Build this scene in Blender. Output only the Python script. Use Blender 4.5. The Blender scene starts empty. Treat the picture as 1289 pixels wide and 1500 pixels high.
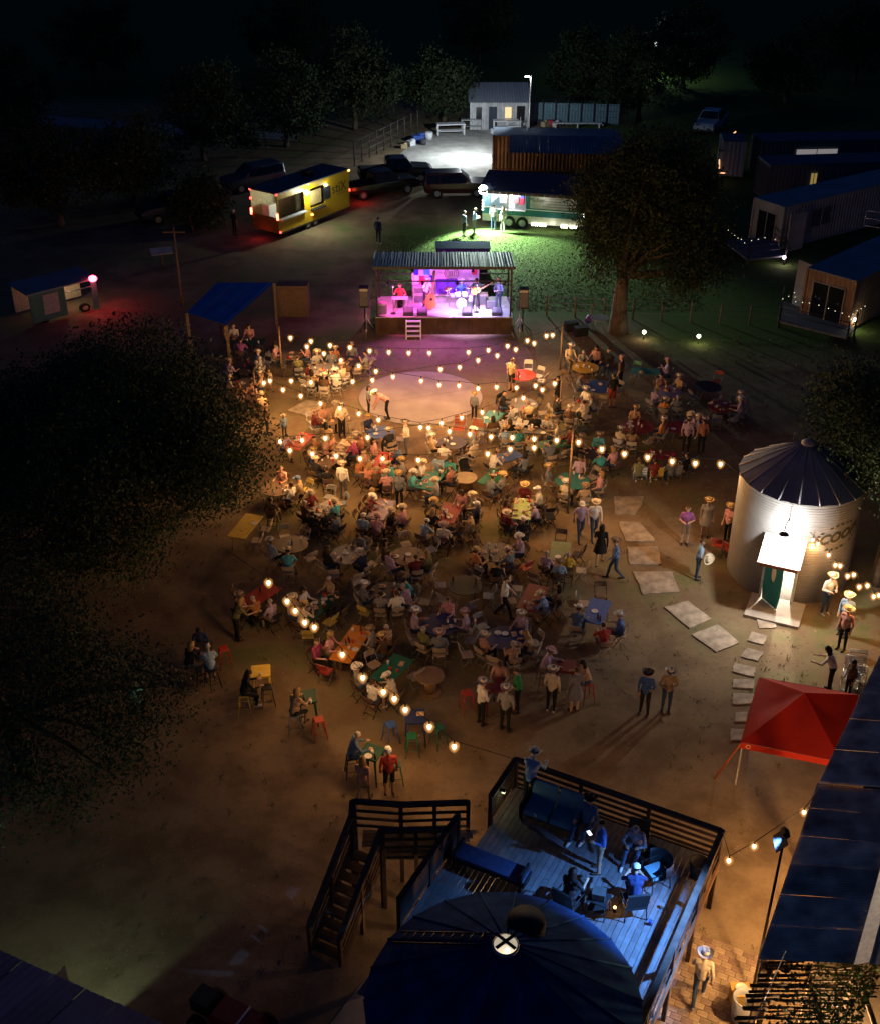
import bpy, bmesh, math, random
from mathutils import Vector, Matrix, Euler
R = math.radians
random.seed(7)
SC = bpy.context.scene
COL = SC.collection
# ------------------------------------------------------------------ camera, world, moonlight, exposure
FPX, PITCH, HCAM = 1750.0, R(31), 25.0
cam = bpy.data.objects.new('camera', bpy.data.cameras.new('camera')); COL.objects.link(cam)
cam.location = (0, 0, HCAM); cam.rotation_euler = (R(90) - PITCH, 0, 0)
cam.data.sensor_fit = 'VERTICAL'; cam.data.sensor_height = 24.0; cam.data.lens = 24.0 * FPX / 1500.0
cam.data.clip_start = 0.1; cam.data.clip_end = 2000
SC.camera = cam
W = bpy.data.worlds.new('World'); SC.world = W; W.use_nodes = True
nt = W.node_tree; bg = nt.nodes['Background']
sky = nt.nodes.new('ShaderNodeTexSky'); sky.sky_type = 'NISHITA'; sky.sun_disc = False
sky.sun_elevation = R(2.0); sky.sun_rotation = R(200); sky.air_density = 1.6; sky.ozone_density = 6.0; sky.dust_density = 0.2
tint = nt.nodes.new('ShaderNodeMix'); tint.data_type = 'RGBA'; tint.blend_type = 'MULTIPLY'; tint.inputs[0].default_value = 1.0
nt.links.new(sky.outputs[0], tint.inputs[6]); tint.inputs[7].default_value = (0.46, 0.74, 1.2, 1)
nt.links.new(tint.outputs[2], bg.inputs[0]); bg.inputs[1].default_value = 0.052
moon = bpy.data.objects.new('moon_light', bpy.data.lights.new('moon_light', 'SUN')); COL.objects.link(moon)
moon.data.energy = 0.010; moon.data.angle = R(0.5); moon.data.color = (0.75, 0.85, 1.0)
moon.rotation_euler = (R(48), 0, R(200))
vs = SC.view_settings; vs.view_transform = 'Standard'; vs.look = 'None'; vs.exposure = 0.0; vs.gamma = 1.0
SC.render.engine = 'CYCLES'; cy = SC.cycles
cy.use_denoising = True; cy.max_bounces = 5; cy.diffuse_bounces = 3; cy.glossy_bounces = 2; cy.transparent_max_bounces = 24
cy.transmission_bounces = 3; cy.caustics_reflective = False; cy.caustics_refractive = False
cy.sample_clamp_indirect = 3.0; cy.use_light_tree = True
try: cy.denoiser = 'OPENIMAGEDENOISE'
except Exception: pass

def G(x, y, z=0.0):
    """ground (or height z) point seen at photo pixel x, y"""
    u = (x - 644.5) / FPX; v = (y - 750) / FPX
    dy = math.cos(PITCH) - v * math.sin(PITCH); dz = -math.sin(PITCH) - v * math.cos(PITCH)
    t = (z - HCAM) / dz
    return Vector((u * t, dy * t, z))

# ------------------------------------------------------------------ materials
MATS = {}
def M(name, rgb, rough=0.8, metal=0.0, var=0.22, scale=7.0, bump=0.0, bscale=None, emit=0.0, ecol=None, alpha=None, spec=0.3, rnd=0.0, stretch=None):
    if name in MATS: return MATS[name]
    m = bpy.data.materials.new(name); m.use_nodes = True; MATS[name] = m
    n = m.node_tree; b = n.nodes['Principled BSDF']
    b.inputs['Roughness'].default_value = rough; b.inputs['Metallic'].default_value = metal
    b.inputs['Specular IOR Level'].default_value = spec
    b.inputs['Base Color'].default_value = (*rgb, 1)
    if var > 0:
        tc = n.nodes.new('ShaderNodeTexCoord'); no = n.nodes.new('ShaderNodeTexNoise')
        no.inputs['Scale'].default_value = scale; no.inputs['Detail'].default_value = 5
        src = tc.outputs['Object']
        if stretch:
            mp = n.nodes.new('ShaderNodeMapping'); mp.inputs['Scale'].default_value = stretch
            n.links.new(src, mp.inputs[0]); src = mp.outputs[0]
        n.links.new(src, no.inputs['Vector'])
        cr = n.nodes.new('ShaderNodeValToRGB')
        cr.color_ramp.elements[0].position = 0.3; cr.color_ramp.elements[1].position = 0.72
        cr.color_ramp.elements[0].color = (*[max(0, c * (1 - var)) for c in rgb], 1)
        cr.color_ramp.elements[1].color = (*[min(1, c * (1 + var)) for c in rgb], 1)
        n.links.new(no.outputs['Fac'], cr.inputs[0])
        out = cr.outputs[0]
        if rnd > 0:
            oi = n.nodes.new('ShaderNodeObjectInfo'); mr = n.nodes.new('ShaderNodeMapRange')
            mr.inputs[3].default_value = 1 - rnd; mr.inputs[4].default_value = 1 + rnd
            n.links.new(oi.outputs['Random'], mr.inputs[0])
            hs = n.nodes.new('ShaderNodeHueSaturation'); n.links.new(mr.outputs[0], hs.inputs['Value'])
            n.links.new(out, hs.inputs['Color']); out = hs.outputs[0]
        n.links.new(out, b.inputs['Base Color'])
        if bump > 0:
            bp = n.nodes.new('ShaderNodeBump'); bp.inputs['Strength'].default_value = bump; bp.inputs['Distance'].default_value = 0.02
            n2 = n.nodes.new('ShaderNodeTexNoise'); n2.inputs['Scale'].default_value = bscale or scale * 4; n2.inputs['Detail'].default_value = 4
            n.links.new(src, n2.inputs['Vector']); n.links.new(n2.outputs['Fac'], bp.inputs['Height']); n.links.new(bp.outputs[0], b.inputs['Normal'])
    if emit > 0:
        b.inputs['Emission Color'].default_value = (*(ecol or rgb), 1); b.inputs['Emission Strength'].default_value = emit
    if alpha is not None: b.inputs['Alpha'].default_value = alpha
    return m

def lamp_mat(name, rgb, strength, sample=False):
    if name in MATS: return MATS[name]
    m = bpy.data.materials.new(name); m.use_nodes = True; MATS[name] = m
    n = m.node_tree; n.nodes.clear()
    e = n.nodes.new('ShaderNodeEmission'); o = n.nodes.new('ShaderNodeOutputMaterial')
    e.inputs[0].default_value = (*rgb, 1); e.inputs[1].default_value = strength
    n.links.new(e.outputs[0], o.inputs[0])
    try: m.cycles.emission_sampling = 'AUTO' if sample else 'NONE'
    except Exception: pass
    return m

def glass_globe(name, rgb, strength, fac):
    m = bpy.data.materials.new(name); m.use_nodes = True; MATS[name] = m
    n = m.node_tree; n.nodes.clear()
    e = n.nodes.new('ShaderNodeEmission'); t = n.nodes.new('ShaderNodeBsdfTransparent'); mx = n.nodes.new('ShaderNodeMixShader'); o = n.nodes.new('ShaderNodeOutputMaterial')
    e.inputs[0].default_value = (*rgb, 1); e.inputs[1].default_value = strength; mx.inputs[0].default_value = fac
    n.links.new(t.outputs[0], mx.inputs[1]); n.links.new(e.outputs[0], mx.inputs[2]); n.links.new(mx.outputs[0], o.inputs[0])
    try: m.cycles.emission_sampling = 'NONE'
    except Exception: pass
    return m

# ------------------------------------------------------------------ mesh building
class MB:
    def __init__(s): s.v = []; s.f = []; s.mi = []; s.sm = []
    def add(s, vs, fs, mi=0, smooth=False):
        k = len(s.v); s.v += [tuple(p) for p in vs]
        for f in fs: s.f.append([i + k for i in f]); s.mi.append(mi); s.sm.append(smooth)
        return s
    def box(s, c, d, rz=0.0, mi=0, rot=None, taper=1.0):
        hx, hy, hz = d[0] / 2, d[1] / 2, d[2] / 2
        m = (rot.to_matrix() if rot is not None else Matrix.Rotation(rz, 3, 'Z'))
        P = []
        for z, t in ((-hz, 1.0), (hz, taper)):
            for x, y in ((-hx, -hy), (hx, -hy), (hx, hy), (-hx, hy)): P.append(Vector(c) + m @ Vector((x * t, y * t, z)))
        return s.add(P, [(3, 2, 1, 0), (4, 5, 6, 7), (0, 1, 5, 4), (1, 2, 6, 5), (2, 3, 7, 6), (3, 0, 4, 7)], mi)
    def cyl(s, a, b, r0, r1=None, n=8, mi=0, cap=True, smooth=True):
        a, b = Vector(a), Vector(b); r1 = r0 if r1 is None else r1
        d = (b - a); q = d.to_track_quat('Z', 'Y').to_matrix() if d.length > 1e-6 else Matrix.Identity(3)
        P = []
        for c, r in ((a, r0), (b, r1)):
            for i in range(n):
                t = 2 * math.pi * i / n; P.append(c + q @ Vector((r * math.cos(t), r * math.sin(t), 0)))
        F = [(i, (i + 1) % n, n + (i + 1) % n, n + i) for i in range(n)]
        s.add(P, F, mi, smooth)
        if cap:
            k = len(s.v) - 2 * n
            s.f.append([k + i for i in reversed(range(n))]); s.mi.append(mi); s.sm.append(False)
            s.f.append([k + n + i for i in range(n)]); s.mi.append(mi); s.sm.append(False)
        return s
    def tube(s, pts, r, n=6, mi=0):
        for a, b in zip(pts[:-1], pts[1:]): s.cyl(a, b, r, r, n, mi)
        return s
    def lathe(s, prof, c=(0, 0, 0), n=16, mi=0, smooth=True, sx=1.0, sy=1.0, a0=0.0, a1=2 * math.pi):
        full = abs(a1 - a0 - 2 * math.pi) < 1e-6; m = n if full else n + 1
        P = []
        for r, z in prof:
            for i in range(m):
                t = a0 + (a1 - a0) * i / n; P.append((c[0] + r * math.cos(t) * sx, c[1] + r * math.sin(t) * sy, c[2] + z))
        F = []
        for k in range(len(prof) - 1):
            for i in range(n):
                j = (i + 1) % m; F.append((k * m + i, k * m + j, (k + 1) * m + j, (k + 1) * m + i))
        return s.add(P, F, mi, smooth)
    def ball(s, c, r, n=8, m=6, mi=0, sc=(1, 1, 1)):
        prof = [(max(1e-4, r * math.sin(math.pi * k / m)), -r * math.cos(math.pi * k / m) * sc[2]) for k in range(m + 1)]
        return s.lathe(prof, c, n, mi, True, sc[0], sc[1])
    def quad(s, a, b, c, d, mi=0): return s.add([a, b, c, d], [(0, 1, 2, 3)], mi)
    def prism(s, poly, z0, z1, mi=0):
        n = len(poly); P = [(p[0], p[1], z0) for p in poly] + [(p[0], p[1], z1) for p in poly]
        return s.add(P, [tuple(reversed(range(n))), tuple(range(n, 2 * n))] + [(i, (i + 1) % n, n + (i + 1) % n, n + i) for i in range(n)], mi)
    def mesh(s, name):
        me = bpy.data.meshes.new(name); me.from_pydata(s.v, [], s.f)
        me.polygons.foreach_set('material_index', s.mi); me.polygons.foreach_set('use_smooth', s.sm)
        me.update(); return me
    def build(s, name, mats, parent=None, loc=(0, 0, 0), rz=0.0):
        me = s.mesh(name)
        for m in (mats if isinstance(mats, (list, tuple)) else [mats]): me.materials.append(m)
        return put(name, me, parent, loc, rz)

def put(name, me, parent=None, loc=(0, 0, 0), rz=0.0):
    o = bpy.data.objects.new(name, me); COL.objects.link(o); o.location = loc; o.rotation_euler = (0, 0, rz)
    if parent is not None: o.parent = parent
    return o
def tag(o, label=None, cat=None, group=None, kind=None):
    if label: o['label'] = label
    if cat: o['category'] = cat
    if group: o['group'] = group
    if kind: o['kind'] = kind
    return o
def thing(name, label, cat, loc=(0, 0, 0), rz=0.0, group=None):
    return tag(put(name, None, None, loc, rz), label, cat, group)
def dup(root, loc, rz, label=None, group=None, scale=None):
    r = root.copy(); COL.objects.link(r); r.location = loc; r.rotation_euler = (0, 0, rz)
    if label: r['label'] = label
    if group: r['group'] = group
    if scale: r.scale = (scale,) * 3
    for ch in KIDS(root):
        c = ch.copy(); COL.objects.link(c); c.parent = r
        for g in KIDS(ch):
            d = g.copy(); COL.objects.link(d); d.parent = c
    return r
_kids = {}
def KIDS(o):
    return list(o.children)
def light(kind, loc, energy, rgb, parent=None, size=0.05, rot=None, angle=None, blend=0.4, name='lamp_light'):
    l = bpy.data.lights.new(name, kind); l.energy = energy; l.color = rgb
    if kind in ('POINT', 'SPOT'): l.shadow_soft_size = size
    if kind == 'SPOT': l.spot_size = angle or R(90); l.spot_blend = blend
    o = bpy.data.objects.new(name, l); COL.objects.link(o); o.location = loc
    if rot is not None: o.rotation_euler = rot
    if parent is not None: o.parent = parent
    return o
def aim(a, b): return (Vector(b) - Vector(a)).to_track_quat('-Z', 'Y').to_euler()
def wave_sheet(mb, o, ux, uy, width, length, pitch=0.2, amp=0.02, per=4, mi=0, nl=1, thick=0.004):
    """corrugated sheet: waves across ux, straight along uy"""
    o, ux, uy = Vector(o), Vector(ux).normalized(), Vector(uy).normalized(); nz = ux.cross(uy).normalized()
    n = max(2, int(width / pitch * per)); P = []; F = []
    for j in range(nl + 1):
        for i in range(n + 1):
            x = width * i / n; P.append(o + ux * x + uy * (length * j / nl) + nz * amp * math.sin(2 * math.pi * x / pitch))
    for j in range(nl):
        for i in range(n): F.append((j * (n + 1) + i, j * (n + 1) + i + 1, (j + 1) * (n + 1) + i + 1, (j + 1) * (n + 1) + i))
    return mb.add(P, F, mi, True)
def text_mb(s, size, extrude=0.004, bold=0.0):
    cu = bpy.data.curves.new('lettering', 'FONT'); cu.body = s; cu.size = size; cu.align_x = 'CENTER'; cu.align_y = 'CENTER'; cu.extrude = extrude; cu.offset = bold; cu.resolution_u = 3
    ob = bpy.data.objects.new('lettering', cu); COL.objects.link(ob)
    dg = bpy.context.evaluated_depsgraph_get(); me = bpy.data.meshes.new_from_object(ob.evaluated_get(dg))
    vs = [v.co.copy() for v in me.vertices]; fs = [list(p.vertices) for p in me.polygons]
    bpy.data.objects.remove(ob); bpy.data.meshes.remove(me)
    return vs, fs
def lettering(s, size, parent, mat, pos, right, up, name='lettering', squash=1.0, shear=0.0):
    vs, fs = text_mb(s, size); r, u = Vector(right).normalized(), Vector(up).normalized(); n = r.cross(u)
    mb = MB(); mb.add([Vector(pos) + r * ((v.x + v.y * shear) * squash) + u * v.y + n * v.z for v in vs], fs)
    return mb.build(name, mat, parent)
# ------------------------------------------------------------------ shared materials
WOOD = M('weathered_wood', (0.16, 0.11, 0.07), 0.85, var=0.4, scale=3, stretch=(1, 1, 6), bump=0.3, rnd=0.2)
DECKW = M('deck_wood', (0.125, 0.125, 0.13), 0.7, var=0.3, scale=2.5, bump=0.25, rnd=0.22)
RAILW = M('dark_stained_wood', (0.07, 0.045, 0.035), 0.75, var=0.4, scale=4, bump=0.2, rnd=0.2)
STEEL = M('galvanised_steel', (0.42, 0.42, 0.43), 0.5, metal=0.35, var=0.16, scale=1.5, bump=0.1)
ROOFM = M('weathered_roof_metal', (0.30, 0.31, 0.34), 0.55, metal=0.25, var=0.35, scale=0.9, bump=0.1, rnd=0.12)
BLACK = M('black_metal', (0.02, 0.02, 0.022), 0.5, var=0.2)
GREYM = M('grey_metal', (0.32, 0.32, 0.33), 0.45, metal=0.5, var=0.15)
CHROME = M('pale_tube_metal', (0.55, 0.55, 0.56), 0.35, metal=0.8, var=0.05)
CONC = M('worn_concrete', (0.40, 0.35, 0.30), 0.9, var=0.22, scale=1.6, bump=0.25, bscale=18)
WHITE = M('white_paint', (0.75, 0.74, 0.70), 0.6, var=0.08)
RUBBER = M('tyre_rubber', (0.015, 0.015, 0.015), 0.9, var=0.1)
GLASSD = M('dark_window_glass', (0.012, 0.015, 0.02), 0.08, var=0.0, spec=0.6)
CABLE = M('black_cable', (0.012, 0.012, 0.012), 0.7, var=0.0)
BARK = M('tree_bark', (0.11, 0.085, 0.06), 0.95, var=0.4, scale=4, stretch=(3, 3, 0.7), bump=0.6)
# ------------------------------------------------------------------ ground
def ground_mat():
    m = bpy.data.materials.new('dirt_and_grass'); m.use_nodes = True; n = m.node_tree; L = n.links; b = n.nodes['Principled BSDF']
    b.inputs['Roughness'].default_value = 0.95; b.inputs['Specular IOR Level'].default_value = 0.1
    tc = n.nodes.new('ShaderNodeTexCoord'); sx = n.nodes.new('ShaderNodeSeparateXYZ'); L.new(tc.outputs['Object'], sx.inputs[0])
    def noise(sc, det=6, rough=0.6):
        q = n.nodes.new('ShaderNodeTexNoise'); q.inputs['Scale'].default_value = sc; q.inputs['Detail'].default_value = det; q.inputs['Roughness'].default_value = rough
        L.new(tc.outputs['Object'], q.inputs['Vector']); return q.outputs['Fac']
    def ss(src, a, c, lo=0.0, hi=1.0):
        q = n.nodes.new('ShaderNodeMapRange'); q.interpolation_type = 'SMOOTHSTEP'
        q.inputs[1].default_value = a; q.inputs[2].default_value = c; q.inputs[3].default_value = lo; q.inputs[4].default_value = hi
        L.new(src, q.inputs[0]); return q.outputs[0]
    def mth(op, a, c):
        q = n.nodes.new('ShaderNodeMath'); q.operation = op; q.use_clamp = True
        for i, s in enumerate((a, c)):
            if isinstance(s, (int, float)): q.inputs[i].default_value = s
            else: L.new(s, q.inputs[i])
        return q.outputs[0]
    def mix(f, a, c):
        q = n.nodes.new('ShaderNodeMix'); q.data_type = 'RGBA'
        if isinstance(f, (int, float)): q.inputs[0].default_value = f
        else: L.new(f, q.inputs[0])
        for i, s in ((6, a), (7, c)):
            if isinstance(s, tuple): q.inputs[i].default_value = (*s, 1)
            else: L.new(s, q.inputs[i])
        return q.outputs[2]
    big, mid, fine, grit = noise(0.12), noise(0.7), noise(5.0), noise(38, 3, 0.7)
    dirt = mix(ss(mid, 0.36, 0.62), (0.185, 0.127, 0.076), (0.30, 0.216, 0.134))
    dirt = mix(ss(fine, 0.40, 0.85, 0, .45), dirt, (0.16, 0.115, 0.075))
    dirt = mix(ss(grit, 0.5, 0.8), dirt, (0.38, 0.285, 0.19))
    grass = mix(ss(fine, 0.35, 0.65), (0.07, 0.12, 0.03), (0.10, 0.155, 0.045))
    grass = mix(ss(grit, 0.45, 0.7), grass, (0.055, 0.10, 0.026))
    lawn = mth('MULTIPLY', ss(sx.outputs[1], 60.5, 63.5), ss(sx.outputs[1], 78.0, 81.0, 1, 0))
    lawn = mth('MULTIPLY', lawn, ss(sx.outputs[0], -5.5, -2.0))
    field = ss(sx.outputs[1], 112, 122)
    side = mth('MULTIPLY', ss(sx.outputs[0], 9.0, 13.0), ss(sx.outputs[1], 54, 60))
    tuft = mth('MULTIPLY', ss(big, 0.42, 0.62), ss(mid, 0.40, 0.62)); tuft = mth('MULTIPLY', tuft, 0.75)
    tuft = mth('MULTIPLY', tuft, ss(sx.outputs[1], 24, 34))
    fac = mth('MAXIMUM', mth('MAXIMUM', lawn, field), mth('MAXIMUM', side, tuft))
    L.new(mix(fac, dirt, grass), b.inputs['Base Color'])
    bp = n.nodes.new('ShaderNodeBump'); bp.inputs['Strength'].default_value = 0.3; bp.inputs['Distance'].default_value = 0.05
    L.new(mth('ADD', mth('MULTIPLY', fine, 0.6), mth('MULTIPLY', grit, 0.4)), bp.inputs['Height']); L.new(bp.outputs[0], b.inputs['Normal'])
    return m
gm = MB(); gm.quad((-400, -60, 0), (400, -60, 0), (400, 700, 0), (-400, 700, 0))
tag(gm.build('ground', ground_mat()), kind='structure')
# far lane at the top of the picture
rd = MB(); pts = [(-70, 118), (-40, 111), (-22, 106), (-12, 104)]
for (xa, ya), (xb, yb) in zip(pts[:-1], pts[1:]): rd.quad((xa, ya - 1.6, .004), (xb, yb - 1.6, .004), (xb, yb + 1.6, .004), (xa, ya + 1.6, .004))
tag(rd.build('road', M('pale_gravel', (0.30, 0.29, 0.27), 0.95, var=0.25, scale=2, bump=0.3)), kind='structure')
# round concrete dance floor and its rim
dc = (-0.93, 52.3); df = MB(); prof = [(0.001, 0.06), (2.96, 0.06), (2.97, 0.0)]
df.lathe(prof, (dc[0], dc[1], 0), 64, smooth=False)
DF = tag(df.build('dance_floor', M('dance_concrete', (.34, .295, .26), .85, var=.2, scale=.9, bump=.15, bscale=20)), kind='structure')
for a in (0.35,):                                       # sawn joints: thin dark strips set in the slab
    j = MB(); c, s = math.cos(a), math.sin(a)
    j.box((dc[0], dc[1], 0.0615), (5.8, 0.014, 0.003), a); j.build('expansion_joint', M('joint_filler', (0.22, 0.18, 0.15), 0.95), DF)
# stepping slabs
def slab(poly_px, z, label, mat=CONC, grp='concrete stepping slabs'):
    P = [G(x, y, z) for x, y in poly_px]; cx = sum(p.x for p in P) / len(P); cy_ = sum(p.y for p in P) / len(P)
    mb = MB(); Q = []
    for i, p in enumerate(P):                                # slightly chipped, uneven edges
        q = P[(i + 1) % len(P)]
        for k in range(4):
            t = k / 4; w = p.lerp(q, t); Q.append((w.x - cx + random.uniform(-.02, .02), w.y - cy_ + random.uniform(-.02, .02)))
    mb.prism(Q, 0.0, z)
    return tag(mb.build('stepping_slab', mat, None, (cx, cy_, 0)), label, 'slab', grp)
SL = M('slab_concrete', (0.40, 0.33, 0.26), 0.9, var=0.38, scale=2.6, bump=0.3, bscale=20, rnd=0.1)
for poly, lab in (([(900, 753), (899, 727), (942, 727), (938, 742), (930, 753)], 'square concrete slab farthest up the path, beside the lawn chairs'),
                  ([(906, 764), (935, 764), (957, 787), (958, 793), (916, 793)], 'wedge shaped concrete slab, second down the path toward the silo'),
                  ([(918, 801), (963, 800), (968, 826), (922, 826)], 'plain concrete slab, third down the path toward the silo'),
                  ([(926, 837), (984, 837), (995, 866), (941, 870), (934, 852)], 'broken edged concrete slab lit white, fourth down the path'),
                  ([(973, 889), (1007, 880), (1042, 906), (1010, 920)], 'concrete slab tilted like a diamond before the silo door'),
                  ([(1012, 929), (1051, 914), (1083, 941), (1049, 955)], 'last large concrete slab of the path, beside the small pavers'),
                  ([(1108, 907), (1134, 906), (1137, 919), (1112, 920)], 'small paver nearest the silo door step'),
                  ([(1101, 925), (1124, 931), (1118, 944), (1094, 938)], 'small paver, second from the silo door'),
                  ([(1092, 949), (1118, 955), (1110, 968), (1085, 962)], 'small paver, third from the silo door'),
                  ([(1076, 971), (1107, 977), (1104, 991), (1072, 983)], 'long small paver, fourth from the silo door'),
                  ([(1074, 994), (1106, 996), (1103, 1008), (1072, 1006)], 'small paver beside the tent, fifth from the silo door'),
                  ([(1073, 1015), (1104, 1016), (1102, 1030), (1073, 1031)], 'small paver beside the tent, sixth from the silo door'),
                  ([(1077, 1043), (1095, 1043), (1093, 1056), (1076, 1056)], 'small paver half under the tent edge, seventh from the silo door'),
                  ([(1070, 1067), (1090, 1068), (1088, 1084), (1069, 1084)], 'pale paver beside the tent leg'),
                  ([(421, 601), (449, 585), (478, 590), (456, 610)], 'flat dim concrete slab in the grass near the child')):
    slab(poly, 0.05, lab, SL)
slab([(0, 1505), (540, 1430), (545, 1505), (480, 1505)][1:], 0.05, 'curved concrete apron at the foot of the deck silo', CONC, None)

# ------------------------------------------------------------------ corrugated grain bins
def bin_wall(mb, R0, z0, z1, pitch, amp, n=72, a0=0, a1=2 * math.pi, mi=0):
    prof = []; k = int((z1 - z0) / pitch * 4)
    for i in range(k + 1):
        z = z0 + (z1 - z0) * i / k; prof.append((R0 + amp * math.sin(2 * math.pi * (z - z0) / pitch), z))
    mb.lathe(prof, (0, 0, 0), n, mi, True, 1, 1, a0, a1)
def cone_roof(parent, R0, z0, z1, rin, n, mat, over=0.08, skip=()):
    for i in range(n):
        if i in skip: continue
        a, b = 2 * math.pi * i / n, 2 * math.pi * (i + 1) / n; mb = MB()
        P = []
        for r, z in ((R0 + over, z0), (rin, z1)):
            for t in (a, b): P.append(Vector((r * math.cos(t), r * math.sin(t), z)))
        h = Vector((0, 0, 0.035)); m0, m1 = (P[0] + P[1]) / 2 + h * .3, (P[2] + P[3]) / 2 + h * .3
        mb.add([P[0], m0, P[1], P[3], m1, P[2]], [(0, 1, 4, 5), (1, 2, 3, 4)])
        mb.cyl(P[0] + h * .4, P[2] + h * .4, 0.028, 0.018, 4)          # raised seam
        mb.build('roof_panel', mat, parent)
SX, SY, SR, SH = 13.0, 37.4, 2.18, 4.1
silo = thing('grain_silo', 'corrugated steel grain silo with cone roof and teal door', 'silo', (SX, SY, 0))
ad = math.atan2(G(1135, 880).y - SY, G(1135, 880).x - SX)                  # direction of the doorway
SILOM = M('silo_steel', (0.24, 0.235, 0.235), 0.55, metal=0.2, var=0.14, scale=1.2, bump=0.08)
w = MB(); hw = 0.24                                                        # half angle of the door opening
bin_wall(w, SR, 0, SH, 0.105, 0.014, 80, ad + hw, ad - hw + 2 * math.pi); bin_wall(w, SR, 2.1, SH, 0.105, 0.014, 10, ad - hw, ad + hw)
w.build('wall', SILOM, silo)
cone_roof(silo, SR, SH, SH + 1.25, 0.2, 20, M('silo_roof_steel', (0.32, 0.31, 0.36), 0.6, metal=0.2, var=0.25, scale=1, rnd=0.12))
c = MB(); c.lathe([(0.24, SH + 1.2), (0.26, SH + 1.3), (0.1, SH + 1.42), (0.001, SH + 1.44)], n=14); c.build('roof_cap', STEEL, silo)
fl = MB(); fl.lathe([(0.001, 0.04), (SR - .04, 0.04), (SR - .03, 0.0)], n=40); fl.build('floor', CONC, silo)
cd, sd = math.cos(ad), math.sin(ad); out = Vector((cd, sd, 0)); side = Vector((-sd, cd, 0))
def SP(o, s_, z): return out * o + side * s_ + Vector((0, 0, z))
fr = MB()
for s_ in (-0.56, 0.56): fr.box(SP(SR + .02, s_, 1.05), (0.34, 0.09, 2.1), ad)
fr.box(SP(SR + .02, 0, 2.14), (0.34, 1.21, 0.09), ad); fr.build('door_frame', M('bleached_wood', (0.55, 0.47, 0.40), 0.8), silo)
TEAL = M('teal_door_paint', (0.02, 0.20, 0.22), 0.5, var=0.15)
dm = MB(); hinge = SP(SR + .2, -0.5, 0); dang = ad + R(48)
dv = Vector((math.cos(dang), math.sin(dang), 0)); dn = Vector((-math.sin(dang), math.cos(dang), 0))
# door leaf with a tall pointed opening, built as a ring round the light
outer = [(0, .06), (.92, .06), (.92, 2.0), (0, 2.0)]; N = 16
inner = [(.46 + .13 * math.cos(t), 1.42 + .36 * math.sin(t)) for t in [2 * math.pi * k / N for k in range(N)]]
ro = []
for k in range(N):
    t = 2 * math.pi * k / N; x, y = math.cos(t), math.sin(t); q = max(abs(x) / .46, abs(y) / (.94 if y < 0 else 1.0)); px, py = x / q, y / q
    ro.append((.46 + px * 1.0, 1.06 + py * .97))
for sgn, off in ((1, .022), (-1, -.022)):
    P = [hinge + dv * x + dn * off + Vector((0, 0, z)) for x, z in ro] + [hinge + dv * x + dn * off + Vector((0, 0, z)) for x, z in inner]
    dm.add(P, [((k, (k + 1) % N, N + (k + 1) % N, N + k) if sgn > 0 else (k, N + k, N + (k + 1) % N, (k + 1) % N)) for k in range(N)])
for ring in (ro, inner):
    P = [hinge + dv * x + dn * .022 + Vector((0, 0, z)) for x, z in ring] + [hinge + dv * x - dn * .022 + Vector((0, 0, z)) for x, z in ring]
    dm.add(P, [(k, (k + 1) % N, N + (k + 1) % N, N + k) for k in range(N)])
door = dm.build('door', TEAL, silo); tag(door, 'teal door standing open with a tall oval light')
dl = MB(); dl.add([hinge + dv * x + Vector((0, 0, z)) for x, z in inner], [tuple(range(N))]); dl.build('door_light', M('frosted_pane', (0.8, 0.75, 0.68), 0.4, var=0.05), door)
dh = MB(); dh.ball(hinge + dv * .84 + dn * .05 + Vector((0, 0, 1.0)), .035); dh.build('handle', CHROME, door)
aw = MB(); A0, A1 = SP(SR + .02, 0, 2.72), SP(SR + 1.12, 0, 2.16); dirn = (A1 - A0).normalized()
wave_sheet(aw, A0 - side * 0.72, side, dirn, 1.44, (A1 - A0).length, 0.16, 0.012, 4)
aw.build('awning_sheet', M('white_sheet_metal', (0.80, 0.79, 0.76), 0.5, var=0.06), silo)
ab = MB(); ab.box(A1 + Vector((0, 0, -.07)), (0.05, 1.3, 0.12), ad); ab.build('awning_board', M('rust_brown_board', (0.20, 0.07, 0.035), 0.8), silo)
for s_ in (-.62, .62):
    br = MB(); br.tube([SP(SR + .03, s_, 2.0), SP(SR + 1.05, s_, 2.14)], .025, 4); br.build('awning_bracket', WOOD, silo)
st = MB(); st.box(SP(SR + .75, .1, .06), (1.5, 1.9, .12), ad); st.build('door_step', CONC, silo)
lp = MB(); lp.tube([SP(SR, 0, 3.35), SP(SR + .15, 0, 3.55), SP(SR + 1.0, 0, 3.75), SP(SR + 1.15, 0, 3.6)], .018, 6); LPp = lp.build('lamp_arm', BLACK, silo)
sh = MB(); c0 = SP(SR + 1.15, 0, 3.6); sh.lathe([(.04, .0), (.16, -.12), (.17, -.13)], c0, 14); sh.build('lamp_shade', BLACK, LPp)
lb = MB(); lb.ball(c0 + Vector((0, 0, -.12)), .075); lb.build('lamp_bulb', lamp_mat('flood_white', (1, .97, .92), 60), LPp)
light('POINT', c0 + Vector((0, 0, -.24)), 560, (1.0, .96, .88), silo, .08)
il = MB(); il.ball((0, 0, 2.6), .09); il.build('ceiling_bulb', lamp_mat('flood_white', (1, .97, .92), 60), silo)
light('POINT', (0, 0, 2.45), 1700, (1.0, .88, .74), silo, .1)
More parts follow.
